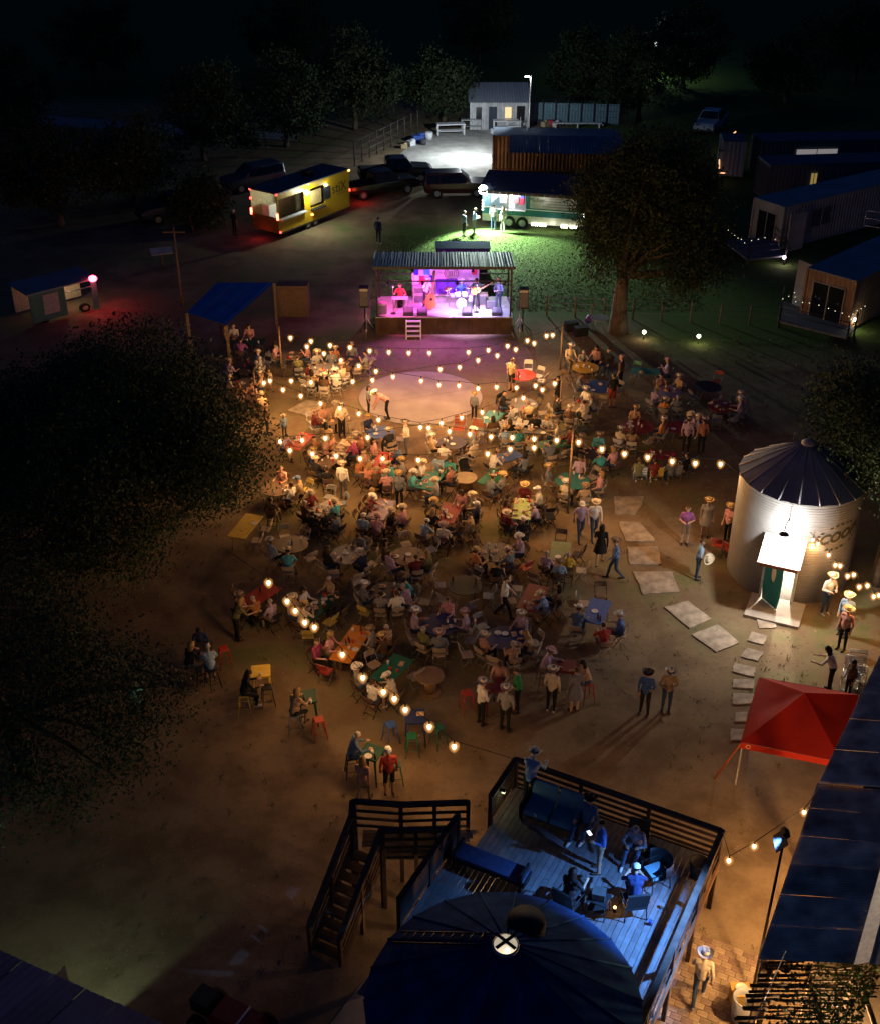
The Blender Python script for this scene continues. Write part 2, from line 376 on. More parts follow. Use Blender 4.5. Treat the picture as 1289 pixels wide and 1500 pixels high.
# COOP stencil wrapped on the wall, with its dashed oval
ac = math.atan2(G(1239, 774, 2.55).y - SY, G(1239, 774, 2.55).x - SX) + .0
ac = ad + 0.88; zc = 2.72; INK = M('stencil_ink', (0.045, 0.04, 0.02), 0.8)
def wrap(x, z): t = ac + x / SR; return ((SR + .02) * math.cos(t), (SR + .02) * math.sin(t), z)
vs, fs = text_mb('COOP', 0.55, 0.0, 0.022); tm = MB()
tm.add([wrap((v.x + v.y * .15) * 1.0, zc + v.y + (v.x) * .10) for v in vs], fs); tm.build('coop_lettering', INK, silo)
for k in range(26):
    if k in (3, 9, 15, 16, 21): continue
    t0, t1 = 2 * math.pi * k / 26, 2 * math.pi * (k + .62) / 26; P = []
    for t in (t0, (t0 + t1) / 2, t1):
        for rr in (1.0, .87): x = .98 * rr * math.cos(t); P.append(wrap(x, zc + .52 * rr * math.sin(t) + x * .10))
    d = MB(); d.add(P, [(0, 1, 3, 2), (2, 3, 5, 4)]); d.build('stencil_dash', INK, silo)

# bin beside the deck, seen from above
BX, BY, BR_, BH = 1.32, 16.2, 2.82, 3.3
s2 = thing('grain_silo', 'dark cone roofed silo with round skylight built against the deck', 'silo', (BX, BY, 0))
w = MB(); bin_wall(w, BR_, 0, BH, 0.105, 0.014, 72); w.build('wall', SILOM, s2)
DR_ = M('blue_grey_roof', (0.022, 0.068, 0.175), 0.95, metal=0.0, var=0.35, scale=2.2, rnd=0.2, spec=0.03)
cone_roof(s2, BR_, BH, 5.0, 0.24, 22, DR_, 0.1)
rim = MB(); rim.lathe([(.27, 4.95), (.28, 5.06), (.24, 5.07)], n=20); rim.build('skylight_rim', STEEL, s2)
dome = MB(); dome.lathe([(.25, 5.05), (.22, 5.1), (.12, 5.14), (.001, 5.155)], n=20); sk = dome.build('skylight', glass_globe('lit_skylight', (1.0, .86, .62), 0.85, .55), s2)
bars = MB(); bars.box((0, 0, 5.165), (.52, .07, .02), R(40)); bars.box((0, 0, 5.167), (.52, .07, .02), R(-45)); bars.build('skylight_bars', BLACK, s2)
it = MB(); it.lathe([(.001, 4.70), (.30, 4.70), (.34, 4.6)], n=14); it.build('drum_shade', M('cream_lamp_shade', (.8, .7, .5), .8, emit=0.9, ecol=(1, .8, .5)), s2)
ib = MB(); ib.ball((.05, .08, 4.80), .045); ib.build('ceiling_bulb', lamp_mat('warm_white_lamp', (1, .9, .75), 12), s2)
hatch = MB(); ha = R(62); hr = 1.05; hp = Vector((hr * math.cos(ha), hr * math.sin(ha), 5.0 - 1.7 * (hr - .24) / (BR_ - .14) + .12))
hatch.lathe([(.001, .12), (.40, .10), (.42, .0), (.42, -.14)], hp, 20); hatch.build('roof_hatch', M('dark_hatch', (0.02, 0.022, 0.025), .7), s2)
def on_roof(r, a, dz=.06): return Vector((r * math.cos(a), r * math.sin(a), 5.0 - 1.7 * (r - .24) / (BR_ - .14) + dz))
la = R(147); ld = MB()
for o in (-.17, .17): ld.tube([on_roof(.45, la) + Vector((-math.sin(la), math.cos(la), 0)) * o, on_roof(2.7, la) + Vector((-math.sin(la), math.cos(la), 0)) * o], .022, 5)
LAD = ld.build('roof_ladder', BLACK, s2)
for k in range(9):
    r_ = .6 + k * .24; q = Vector((-math.sin(la), math.cos(la), 0)) * .17; g = MB(); g.cyl(on_roof(r_, la) - q, on_roof(r_, la) + q, .016, .016, 5); g.build('rung', BLACK, LAD)

# ------------------------------------------------------------------ raised deck
ZD = 1.8; DU = Vector((.888, -.4605, 0)).normalized(); DV = Vector((-.4605, -.888, 0)).normalized(); DO = Vector((7.04, 21.48, 0))
def D(a, b, z=0.0): return DO - DU * a + DV * b + Vector((0, 0, z))
rzU = math.atan2(DU.y, DU.x)
deck = thing('raised_deck', 'raised plank deck with slatted railings built round the dark silo', 'deck')
sc = Vector((BX, BY, 0)); rel = sc - DO; sa, sb = -rel.dot(DU), rel.dot(DV)
pw, gap = 0.137, 0.014; na = int(6.1 / (pw + gap))
for i in range(na):
    a = .06 + i * (pw + gap) + pw / 2
    b0 = 0.02 if a < 5.62 else 2.55; b1 = 7.6
    d = abs(a - sa)
    if d < BR_ + .03: b1 = sb - math.sqrt((BR_ + .03) ** 2 - d * d) + random.uniform(-.02, .0)
    # boards come in two lengths with a butt joint
    cut = random.choice((2.6, 3.4, 4.2)); segs = [(b0, min(cut, b1) - .004), (cut + .004, b1)] if b1 > cut + .4 else [(b0, b1)]
    for s0, s1 in segs:
        if s1 - s0 < .15: continue
        mb = MB(); mb.box((0, 0, 0), (pw, s1 - s0, .035), 0); o = mb.build('deck_plank', DECKW, deck, D(a, (s0 + s1) / 2, ZD - .018 + random.uniform(-.002, .002)), rzU)
for b in (.1, 1.0, 2.0, 3.0, 4.0, 5.0, 6.0, 7.0):
    mb = MB(); mb.box((0, 0, 0), (5.6 if b < 2.5 else 6.0, .05, .16)); mb.build('joist', RAILW, deck, D(2.8 if b < 2.5 else 3.0, b, ZD - .12), rzU)
def rail(p, q, z0, z1, parent, posts=2, n=4, h=1.0, mat=RAILW, ground=True, cap=True, postdown=None):
    """slatted railing from p to q; floor heights z0 and z1"""
    p, q = Vector((p[0], p[1], 0)), Vector((q[0], q[1], 0)); d = q - p; L = d.length; rz = math.atan2(d.y, d.x); pit = math.atan2(z1 - z0, L); Ls = math.hypot(L, z1 - z0)
    rot = Matrix.Rotation(rz, 3, 'Z') @ Matrix.Rotation(-pit, 3, 'Y')
    def bar(z, th, dp, nm):
        mb = MB(); mb.box((0, 0, 0), (Ls, dp, th), rot=rot.to_euler()); mb.build(nm, mat, parent, ((p + q) / 2 + Vector((0, 0, (z0 + z1) / 2 + z)))[:])
    if cap: bar(h, .045, .15, 'top_rail')
    for k in range(n): bar(.14 + k * (h - .22) / max(1, n - 1), .085, .028, 'rail_slat')
    for k in range(posts):
        t = k / max(1, posts - 1); w_ = p.lerp(q, t); zf = z0 + (z1 - z0) * t
        zb = 0 if ground else zf - .1; mb = MB(); mb.box((0, 0, (zb + zf + h + .02) / 2), (.1, .1, zf + h + .02 - zb), rz); mb.build('post', mat, parent, w_[:])
rail(D(5.62, .0), D(.02, .0), ZD, ZD, deck, 4, 5, ground=True)
rail(D(.0, .0), D(.0, 7.6), ZD, ZD, deck, 5, 3)
rail(D(5.65, .0), D(5.65, 1.55), ZD, ZD, deck, 2, 7)
rail(D(6.1, 2.55), D(6.1, 5.6), ZD, ZD, deck, 3, 9)
rb = MB(); rb.box((0, 0, 0), (.05, 7.6, .24)); rb.build('rim_board', M('lit_brown_board', (0.20, 0.11, 0.06), .8), deck, D(-.06, 3.8, ZD - .14), rzU)  # lamplight put into this board's colour; the other rim board stays dark
rb = MB(); rb.box((0, 0, 0), (5.62, .05, .24)); rb.build('rim_board', RAILW, deck, D(2.81, -.06, ZD - .14), rzU)
sl = MB(); sl.box((0, 0, 0), (.16, .07, .06)); rl = sl.build('step_lamp', BLACK, deck, D(5.57, 1.0, ZD + .75), rzU)
lg = MB(); lg.box((0.03, 0, -.05), (.08, .06, .05)); lg.build('lamp_lens', lamp_mat('greenish_lamp', (.85, .9, .45), 3), rl)
light('POINT', D(5.4, 1.0, ZD + .62), 2.0, (.9, .9, .5), deck, .03)
# landing and stair down to the yard
stair = thing('deck_stair', 'dark wooden stair and landing leading off the deck', 'stair')
LW = M('stair_wood', (0.11, 0.07, 0.045), .85, var=.35, scale=3, bump=.3, rnd=.2)
for i in range(7):
    y0 = 22.42 - i * .142; mb = MB(); x0, x1 = (-2.0 if i < 4 else -1.45), (.95 - i * .1); mb.box(((x0 + x1) / 2, y0, ZD - .02), (x1 - x0, .13, .035)); mb.build('landing_board', LW, stair)
TR = Vector((-1.48, 21.62, 0)); TL_ = TR - DU * .85; NS = 9; run = 2.15
for k in range(NS):
    t = (k + .5) / NS; c = (TR + TL_) / 2 + DV * (run * t); mb = MB(); mb.box((0, 0, 0), (.85, .27, .04)); mb.build('tread', LW, stair, (c.x, c.y, ZD * (1 - (k + 1) / (NS + 1)) - .02), rzU)
for P0 in (TR + DU * .02, TL_ - DU * .02):
    Q = P0 + DV * run; mb = MB(); d = Q - P0; rot = (Matrix.Rotation(math.atan2(d.y, d.x), 3, 'Z') @ Matrix.Rotation(math.atan2(ZD - .05, run), 3, 'Y')).to_euler()
    mb.box((0, 0, 0), (math.hypot(run, ZD), .045, .24), rot=rot); mb.build('stringer', LW, stair, ((P0 + Q) / 2 + Vector((0, 0, ZD / 2 - .12)))[:])
    rail(P0[:], Q[:], ZD, .0, stair, 3, 4, .95, M('amber_lit_wood', (.17, .10, .055), .8, var=.3, rnd=.15))  # warm amber light put into the stair rail colour
rail((.72, 22.48), (-1.0, 22.4), ZD, ZD, stair, 3, 4); rail((-1.0, 22.4), (-2.2, 22.52), ZD, ZD, stair, 2, 4)
rail((.22, 21.55), (-1.42, 21.5), ZD, ZD, stair, 3, 4)
rail((-2.25, 22.5), (TL_.x, TL_.y), ZD, ZD, stair, 2, 4)
# lamps under the deck: their light shows through the gaps and on the paving
ul = thing('deck_lamp', 'warm lamp hung under the deck planks', 'lamp', D(4.6, 3.6, 1.5))
mb = MB(); mb.cyl((0, 0, .02), (0, 0, .24), .012, n=5); mb.build('cord', CABLE, ul); mb = MB(); mb.ball((0, 0, 0), .05); mb.build('bulb', lamp_mat('amber_lamp', (1, .62, .28), 40), ul)
light('POINT', (0, 0, -.15), 60, (1, .62, .28), ul, .05)

# ------------------------------------------------------------------ brick paving by the deck
PAV = [M('paver_a', (0.36, 0.26, 0.18), .9, var=.25, scale=9, bump=.3, rnd=.22), M('paver_b', (0.42, 0.31, 0.21), .9, var=.25, scale=9, bump=.3, rnd=.22), M('paver_c', (0.30, 0.20, 0.15), .9, var=.25, scale=9, bump=.3, rnd=.22)]
pv = MB(); pv.prism([D(1.2, .95), D(-1.95, .95), D(-1.95, 7.2), D(1.2, 7.2)][::-1], 0, .012)
pave = tag(pv.build('paved_patio', M('sand_joint', (.12, .08, .05), .95)), kind='structure')
pb = MB(); pb.box((0, 0, .02), (.262, .172, .04), taper=.97); PBM = [pb.mesh('brick') for _ in PAV]
for me, m in zip(PBM, PAV): me.materials.append(m)
cnt = 0
for j in range(33):
    for i in range(12):
        a = -1.85 + i * .27 + (.135 if j % 2 else 0); b = 1.05 + j * .18
        if a > .9 or b > 6.9: continue
        p = D(a, b, .008); put('brick', random.choice(PBM), pave, (p.x, p.y, p.z + random.uniform(-.004, .004)), rzU + random.uniform(-.02, .02))

# ------------------------------------------------------------------ barn roofs on the right
def roof_strip(parent, e0, e1, f0, f1, nsheet, pitch, mat, amp=.02):
    """sheets laid side by side between an eave line e0-e1 and an upper line f0-f1; waves run up the slope"""
    e0, e1, f0, f1 = map(Vector, (e0, e1, f0, f1))
    for k in range(nsheet):
        t0, t1 = k / nsheet, (k + 1) / nsheet; mb = MB(); A, B, C_, D_ = e0.lerp(e1, t0), e0.lerp(e1, t1), f0.lerp(f1, t0), f0.lerp(f1, t1)
        n = max(6, int((B - A).length / pitch * 4)); P = []; lift = Vector((0, 0, .012 * (k % 2)))
        for i in range(n + 1):
            t = i / n; z = Vector((0, 0, amp * math.sin(2 * math.pi * t * n / 4))); P += [A.lerp(B, t) + z + lift, C_.lerp(D_, t) + z + lift]
        mb.add(P, [(2 * i, 2 * i + 2, 2 * i + 3, 2 * i + 1) for i in range(n)], 0, True); mb.build('roof_sheet', mat, parent)
barn = thing('barn', 'long barn with rusty corrugated metal roofs beside the deck', 'barn')
BRM = M('barn_roof_metal', (0.76, 0.60, 0.47), .7, metal=.0, var=.55, scale=1.6, bump=.15, rnd=.25)
roof_strip(barn, G(1196, 1147, 3.0), G(1110, 1406, 3.0), G(1320, 1160, 3.45), G(1256, 1412, 3.45), 6, .085, BRM)
roof_strip(barn, G(1300, 935, 3.2), G(1199, 1146, 3.2), G(1420, 945, 3.6), G(1325, 1155, 3.6), 5, .085, BRM)
a_, b_ = G(1291, 1280, 3.5), G(1254, 1415, 3.5)
fsh = MB(); dd = (b_ - a_).normalized(); nn = Vector((-dd.y, dd.x, 0))
if nn.x < 0: nn = -nn
a2 = a_ - dd * 6
fsh.add([a2 - nn * .06, b_ - nn * .06, b_ + nn * .22 + Vector((0, 0, .25)), a2 + nn * .22 + Vector((0, 0, .25))], [(0, 1, 2, 3)]); fsh.build('flashing', M('pale_flashing', (.5, .52, .56), .45, metal=.4), barn)
wl = MB(); wl.add([b_ + nn * .2 + Vector((0, 0, .2)), a2 + nn * .2 + Vector((0, 0, .2)), a2 + nn * 2.6 + Vector((0, 0, 1.2)), b_ + nn * 2.6 + Vector((0, 0, 1.2))], [(0, 1, 2, 3)]); wl.build('upper_roof', BRM, barn)
e0, e1 = G(1196, 1147, 3.0), G(1110, 1406, 3.0); ed = (e1 - e0).normalized(); en = Vector((-ed.y, ed.x, 0)); en = en if en.x > 0 else -en
wm = MB(); p0, p1 = e0 + en * 1.1 - ed * 6, e1 + en * 1.1
wm.add([(p0.x, p0.y, 0), (p1.x, p1.y, 0), (p1.x, p1.y, 3.2), (p0.x, p0.y, 3.2)], [(0, 1, 2, 3)]); wm.build('wall', M('barn_boards', (.2, .13, .08), .9, var=.4, stretch=(6, 6, .5)), barn)
for k in range(4):
    q = e0.lerp(e1, .02 + k * .32) + en * .12; mb = MB(); mb.box((0, 0, 1.48), (.11, .11, 2.96)); mb.build('porch_post', WOOD, barn, (q.x, q.y, 0))
# porch lamps under the roof edge
for k, (t, en_) in enumerate(((.12, 240), (.5, 320), (.93, 560))):
    q = e0.lerp(e1, t) + en * .55; pl = thing('porch_lamp', ('warm porch lamp under the barn roof near the red tent', 'warm porch lamp under the barn roof beside the deck post', 'warm porch lamp under the barn roof near the branch pergola')[k], 'lamp', (q.x, q.y, 2.55))
    mb = MB(); mb.cyl((0, 0, .1), (0, 0, .5), .015, n=6); mb.build('stem', BLACK, pl); mb = MB(); mb.lathe([(.03, .12), (.14, .0)], n=12); mb.build('shade', BLACK, pl); mb = MB(); mb.ball((0, 0, -.02), .06); mb.build('bulb', lamp_mat('amber_lamp', (1, .62, .28), 40), pl)
    if k == 0: light('POINT', (0, 0, -.2), en_, (1.0, .56, .22), pl, .06)
    else: light('SPOT', (0, 0, -.06), en_ * 1.6, (1.0, .56, .22), pl, .06, (0, 0, 0), R(158), .3)

# ------------------------------------------------------------------ branch pergola with vine
perg = thing('branch_pergola', 'pergola of rough branches overgrown with vine at the barn end', 'pergola')
BRN = M('branch_wood', (.075, .05, .035), .95, var=.4, scale=5, bump=.5, rnd=.2)
pa, pb_, pc = G(1122, 1410, 2.6), G(1262, 1412, 2.6), G(1076, 1510, 2.6); ex = (pb_ - pa).normalized(); ey = (pc - pa); ey = (ey - ex * ey.dot(ex)).normalized()
skew = (pc - pa).dot(ex) / (pc - pa).dot(ey)
for k in range(26):
    d0 = k * .105 + random.uniform(-.03, .03); s = pa + ey * d0 + ex * (skew * d0 + random.uniform(-.15, .05)) + Vector((0, 0, random.uniform(-.04, .04)))
    L_ = 2.35 + random.uniform(-.25, .5); pts = [s + ex * (L_ * t) + ey * random.uniform(-.035, .035) + Vector((0, 0, random.uniform(-.02, .03))) for t in (0, .25, .5, .75, 1)]
    mb = MB(); r0 = random.uniform(.026, .048)
    for i in range(4): mb.cyl(pts[i], pts[i + 1], r0 * (1 - .13 * i), r0 * (1 - .13 * (i + 1)), 6)
    mb.build('branch', BRN, perg)
for k in range(2):
    s = pa + ex * (.9 + k * 1.1) + Vector((0, 0, -.1)); mb = MB(); mb.cyl(s, s + ey * 2.9, .06, .06, 7); mb.build('beam', BRN, perg)
for dx, dy in ((.15, .1), (2.0, .1), (.15, 2.6), (2.0, 2.6)):
    s = pa + ex * (dx + skew * dy) + ey * dy; mb = MB(); mb.cyl((s.x, s.y, 0), (s.x, s.y, 2.55), .075, .065, 8); mb.build('post', BRN, perg)
LEAF = M('vine_leaf', (.06, .095, .03), .6, var=.35, scale=30, rnd=.1)
lv = MB()
for i in range(3900):
    u_, v_ = random.random() ** .6, random.random(); d0 = v_ * 2.8
    if random.random() > (.25 + .75 * u_): continue
    c = pa + ex * (skew * d0 + u_ * 2.6) + ey * d0 + Vector((0, 0, .03 + abs(random.gauss(0, .13))))
    q = Euler((random.uniform(-.9, .9), random.uniform(-.9, .9), random.uniform(0, 6.28))).to_matrix(); s = random.uniform(.025, .055)
    lv.add([c + q @ Vector(p) * s for p in ((-1, 0, 0), (0, -.7, 0), (1.2, 0, .15), (0, .7, 0))], [(0, 1, 2, 3)])
tag(lv.build('vine_leaves', LEAF, perg), kind='stuff')
q = pa + ex * 1.5 + ey * 1.2
hl = thing('hanging_lamp', 'bright warm lamp hanging under the branch pergola', 'lamp', (q.x, q.y, 2.0)); mb = MB(); mb.cyl((0, 0, .05), (0, 0, .6), .012, n=5); mb.build('cord', CABLE, hl); mb = MB(); mb.ball((0, 0, 0), .06); mb.build('bulb', lamp_mat('amber_lamp', (1, .62, .28), 40), hl)
light('POINT', (0, 0, -.15), 700, (1.0, .64, .32), hl, .06)
# wire from the barn roof over the pergola
w0, w1 = G(1151, 1393, 3.2), G(1098, 1510, 3.2); mb = MB(); mb.tube([w0, w1], .012, 5); tag(mb.build('guy_wire', GREYM), 'pale wire stretched from the barn roof over the pergola', 'wire')
# the floodlight that lights the deck, on a pole over the pergola
fp = Vector((7.52, 18.72, 0)); flood = thing('flood_light', 'small floodlight on a post at the barn eave facing the deck', 'flood light', (fp.x, fp.y, 0))
mb = MB(); mb.cyl((0, 0, 0), (0, 0, 5.5), .04, .03, 8); mb.build('pole', BLACK, flood)
FZ = 5.6; tgt = D(1.2, 3.4, ZD) - Vector((fp.x, fp.y, 0)); hd = (tgt - Vector((0, 0, FZ))).normalized()
mb = MB(); rt = hd.to_track_quat('Y', 'Z').to_euler(); mb.box(Vector((0, 0, FZ)), (.2, .1, .16), rot=rt); mb.build('housing', BLACK, flood)
mb = MB(); mb.box(Vector((0, 0, FZ)) + hd * .056, (.16, .012, .12), rot=rt); mb.build('lens', lamp_mat('cool_flood_lens', (.5, .7, 1), 1.5), flood)
light('SPOT', Vector((0, 0, FZ)) + hd * .1, 6000, (.12, .36, 1.0), flood, .05, aim((0, 0, 0), hd), R(66), 1.0)
vdn = (Vector((0, 0, -1)) - hd * hd.dot(Vector((0, 0, -1)))).normalized(); mb = MB(); mb.box(Vector((0, 0, FZ)) + hd * .24 + vdn * .1, (.5, .34, .012), rot=rt); mb.build('visor', BLACK, flood)  # plate added to keep the flood beam off the paving
# bin and box by the pergola
tb = thing('trash_barrel', 'galvanised barrel beside the paving', 'barrel', G(1085, 1493)); mb = MB(); mb.lathe([(.001, .02), (.25, .02), (.27, .3), (.28, .32), (.27, .34), (.29, .8), (.26, .8), (.25, .3)], n=18); mb.build('drum', STEEL, tb)
mb = MB(); mb.box((0.02, .42, .25), (.42, .36, .5)); mb.box((.02, .42, .52), (.46, .4, .04)); tag(mb.build('storage_box', M('amber_box', (.5, .3, .06), .7), None, G(1085, 1493)), 'yellow sided black topped box behind the barrel', 'box')
mb = MB(); mb.lathe([(.001, .03), (.09, .02), (.14, .045), (.15, .05)], (0, 0, .54), 14); tag(mb.build('plate', WHITE, None, G(1087, 1493) + Vector((0, .42, 0))), 'white plate on the yellow box beside the barrel', 'plate')

# ------------------------------------------------------------------ red pop-up tent
def translucent(m, f):
    n = m.node_tree; b = n.nodes['Principled BSDF']; o = [q for q in n.nodes if q.type == 'OUTPUT_MATERIAL'][0]; t = n.nodes.new('ShaderNodeBsdfTranslucent'); x = n.nodes.new('ShaderNodeMixShader'); x.inputs[0].default_value = f
    t.inputs[0].default_value = (.75, .06, .02, 1); n.links.new(b.outputs[0], x.inputs[1]); n.links.new(t.outputs[0], x.inputs[2]); n.links.new(x.outputs[0], o.inputs[0]); return m
tent = thing('canopy_tent', 'red peaked pop-up canopy tent beside the barn roof', 'tent')
ZT = 1.7; tc_ = [Vector(p) for p in ((9.82, 28.9, ZT), (8.62, 25.97, ZT), (11.25, 25.15, ZT), (12.62, 28.06, ZT))]; ap = sum(tc_, Vector()) / 4 + Vector((0, 0, .95))
RED = M('red_canvas', (.58, .03, .025), .75, var=.12, scale=2, bump=.1); n_ = RED.node_tree; RED = translucent(RED, .5)
for i in range(4):
    A, B = tc_[i], tc_[(i + 1) % 4]; mb = MB(); K = 8; P = []; F = []
    for j in range(K + 1):
        for k in range(K + 1):
            s_, t_ = j / K, k / K; e = A.lerp(B, t_); p = e.lerp(ap, s_); sag = -.15 * math.sin(math.pi * s_) * (1 - abs(2 * t_ - 1)) + .028 * random.uniform(-1, 1) * (0 < j < K) * (0 < k < K); P.append(p + Vector((0, 0, sag)))
    for j in range(K):
        for k in range(K): F.append((j * (K + 1) + k, j * (K + 1) + k + 1, (j + 1) * (K + 1) + k + 1, (j + 1) * (K + 1) + k))
    mb.add(P, F, 0, True); mb.build('roof_panel', RED, tent)
    mb = MB(); dn_ = Vector((0, 0, -.22)); o_ = (A + B) / 2 - ap; o_.z = 0; o_ = o_.normalized() * .015
    mb.add([A + o_, B + o_, B + o_ + dn_, A + o_ + dn_], [(0, 1, 2, 3)]); vl = mb.build('valance', M('bright_red_canvas', (.55, .03, .015), .7, var=.08), tent)
    if i == 1:
        e_ = (B - A).normalized(); q = A + e_ * .22 + o_ * 1.4 + dn_ * .5; mb = MB()
        for k in range(14):
            t = 2 * math.pi * k / 14; t1 = 2 * math.pi * (k + 1) / 14; mb.add([q + e_ * .07 * math.cos(t) + Vector((0, 0, .07 * math.sin(t))), q + e_ * .07 * math.cos(t1) + Vector((0, 0, .07 * math.sin(t1))), q + e_ * .05 * math.cos(t1) + Vector((0, 0, .05 * math.sin(t1))), q + e_ * .05 * math.cos(t) + Vector((0, 0, .05 * math.sin(t)))], [(0, 1, 2, 3)])
        mb.build('ring_logo', M('pale_yellow_print', (.8, .6, .3), .7), vl)
for p in tc_:
    q = p.lerp(Vector((ap.x, ap.y, ZT)), .03); mb = MB(); mb.box((q.x, q.y, ZT / 2), (.035, .035, ZT)); mb.build('leg', M('pale_leg_paint', (.6, .57, .5), .4), tent)
g0, g1 = tc_[1] + Vector((0, 0, -.05)), G(1046, 1141); mb = MB(); gd = Vector((-(g1 - g0).y, (g1 - g0).x, 0)).normalized() * .025
mb.tube([g0, g1], .028, 4); mb.build('guy_strap', M('orange_webbing', (.65, .14, .03), .7), tent)
# ------------------------------------------------------------------ stage
stage = thing('stage', 'small roofed bandstand stage lit purple with blue metal roof', 'stage', (0.2, 60.2, 0))
SW, SD, SZ = 7.3, 3.1, 1.0; STB = M('stage_boards', (.42, .38, .36), .6, var=.15, scale=3, rnd=.08); DKW = M('dark_stage_skirt', (.07, .04, .025), .9, var=.4, scale=2)
for k in range(17):
    mb = MB(); mb.box((0, SD * (k + .5) / 17, SZ - .03), (SW, SD / 17 - .008, .05)); mb.build('stage_board', STB, stage)
for k in range(24):
    mb = MB(); mb.box((-SW / 2 + SW * (k + .5) / 24, .03, .46), (SW / 24 - .012, .03, .92)); mb.build('skirt_board', DKW, stage)
for x in (-SW / 2 + .1, SW / 2 - .1):
    for y in (.1, SD - .1):
        mb = MB(); zt = 3.9 if y < 1 else 3.4; mb.box((x, y, zt / 2), (.1, .1, zt)); mb.build('post', BLACK, stage)
SROOF = M('blue_roof_metal', (.07, .24, .36), .5, metal=.1, var=.2, scale=1.5, rnd=.1)
for k in range(16):
    mb = MB(); a = Vector((-3.72 + k * .462, -.5, 3.98)); d = Vector((0, SD + .7, -.5)); wave_sheet(mb, a, (1, 0, 0), d, .462, d.length, .154, .016, 4)
    mb.cyl(a + Vector((0, 0, .03)), a + d + Vector((0, 0, .03)), .022, .022, 4); mb.build('roof_sheet', SROOF, stage)
mb = MB(); mb.box((0, -.48, 3.9), (7.4, .06, .14)); mb.build('roof_beam', BLACK, stage)
mb = MB(); mb.box((0, -.1, 3.05), (7.1, .06, .06)); mb.build('light_bar', BLACK, stage)
for z in (1.7, 2.35):
    for x0, x1 in ((-3.5, -1.75), (1.95, 3.5)): mb = MB(); mb.box(((x0 + x1) / 2, SD - .1, z), (x1 - x0, .05, .05)); mb.build('back_rail', BLACK, stage)
# printed backdrop of boards with colour squares and a round emblem
bdm = M('backdrop_boards', (.55, .48, .48), .8, var=.15, scale=4, rnd=.08)
for k in range(11):
    mb = MB(); mb.box((.1, SD - .22, SZ + .2 + k * .19), (3.66, .03, .182)); mb.build('backdrop_board', bdm, stage)
for x, z, w_, h_, col, nm in ((-1.5, 2.52, .26, .38, (.03, .03, .5), 'blue'), (-.93, 2.52, .34, .38, (.05, .3, .75), 'sky'), (-.58, 2.52, .26, .38, (.7, .7, .75), 'pale'), (-1.47, 2.06, .24, .44, (.75, .72, .75), 'white'), (-1.18, 2.05, .32, .46, (.7, .03, .1), 'red'), (-.7, 2.15, .2, .3, (.04, .04, .5), 'navy'), (1.68, 2.5, .3, .3, (.65, .05, .1), 'crimson')):
    mb = MB(); mb.box((x, SD - .245, z), (w_, .012, h_)); mb.build('colour_panel', M('panel_' + nm, col, .7, var=.08), stage)
em = MB()
for rr0, rr1 in ((.40, .36), (.30, .27)):
    for k in range(28):
        t, t1 = 2 * math.pi * k / 28, 2 * math.pi * (k + 1) / 28; em.add([(.42 + r_ * math.cos(q), SD - .243, 2.4 + r_ * math.sin(q)) for r_, q in ((rr0, t), (rr0, t1), (rr1, t1), (rr1, t))], [(0, 1, 2, 3)])
for x in (.27, .37, .47, .57): em.box((x, SD - .243, 2.4), (.035, .006, .3))
em.build('round_emblem', M('emblem_ink', (.25, .08, .12), .8), stage)
mb = MB(); mb.box((.25, SD - .5, 1.75), (1.3, .1, .8)); mb.build('purple_screen', M('purple_cloth', (.10, .03, .35), .9), stage)
for x, c0, c1, e_, tx, ty in ((-2.9, (1, .12, .55), 'pink', 600, -2.2, 1.4), (-1.1, (.85, .12, .85), 'magenta', 560, -1.0, 2.0), (.7, (.50, .28, 1.0), 'violet', 900, .7, 1.2), (2.2, (.72, .55, 1.0), 'white', 900, 1.6, 1.1), (3.2, (.35, .3, 1.0), 'blue', 320, 2.4, 1.2)):
    p = Vector((x, -.1, 2.95)); t = Vector((tx, ty, 1.0)); d = (t - p).normalized(); mb = MB(); mb.cyl(p - d * .1, p + d * .12, .07, .09, 10); ob = mb.build('par_can', BLACK, stage)
    mb = MB(); mb.cyl(p + d * .125, p + d * .13, .08, .08, 10); mb.build('lens', lamp_mat('par_' + c1, c0, 8), ob)
    light('SPOT', p + d * .16, e_, c0, stage, .06, aim(p, t), R(95), .6)
for x, c0, e_ in ((-2.6, (1, .1, .5), 90), (-.8, (.7, .08, 1.0), 80), (1.2, (.55, .12, 1.0), 80)):
    p = Vector((x, SD - 1.0, 3.3)); mb = MB(); mb.box(p, (.3, .08, .06)); ob = mb.build('led_bar', BLACK, stage); mb = MB(); mb.box(p + Vector((0, 0, -.035)), (.28, .06, .01)); mb.build('lens', lamp_mat('led_%d' % int(x * 10), c0, 6), ob)
    light('POINT', p + Vector((0, 0, -.12)), e_, c0, stage, .08)
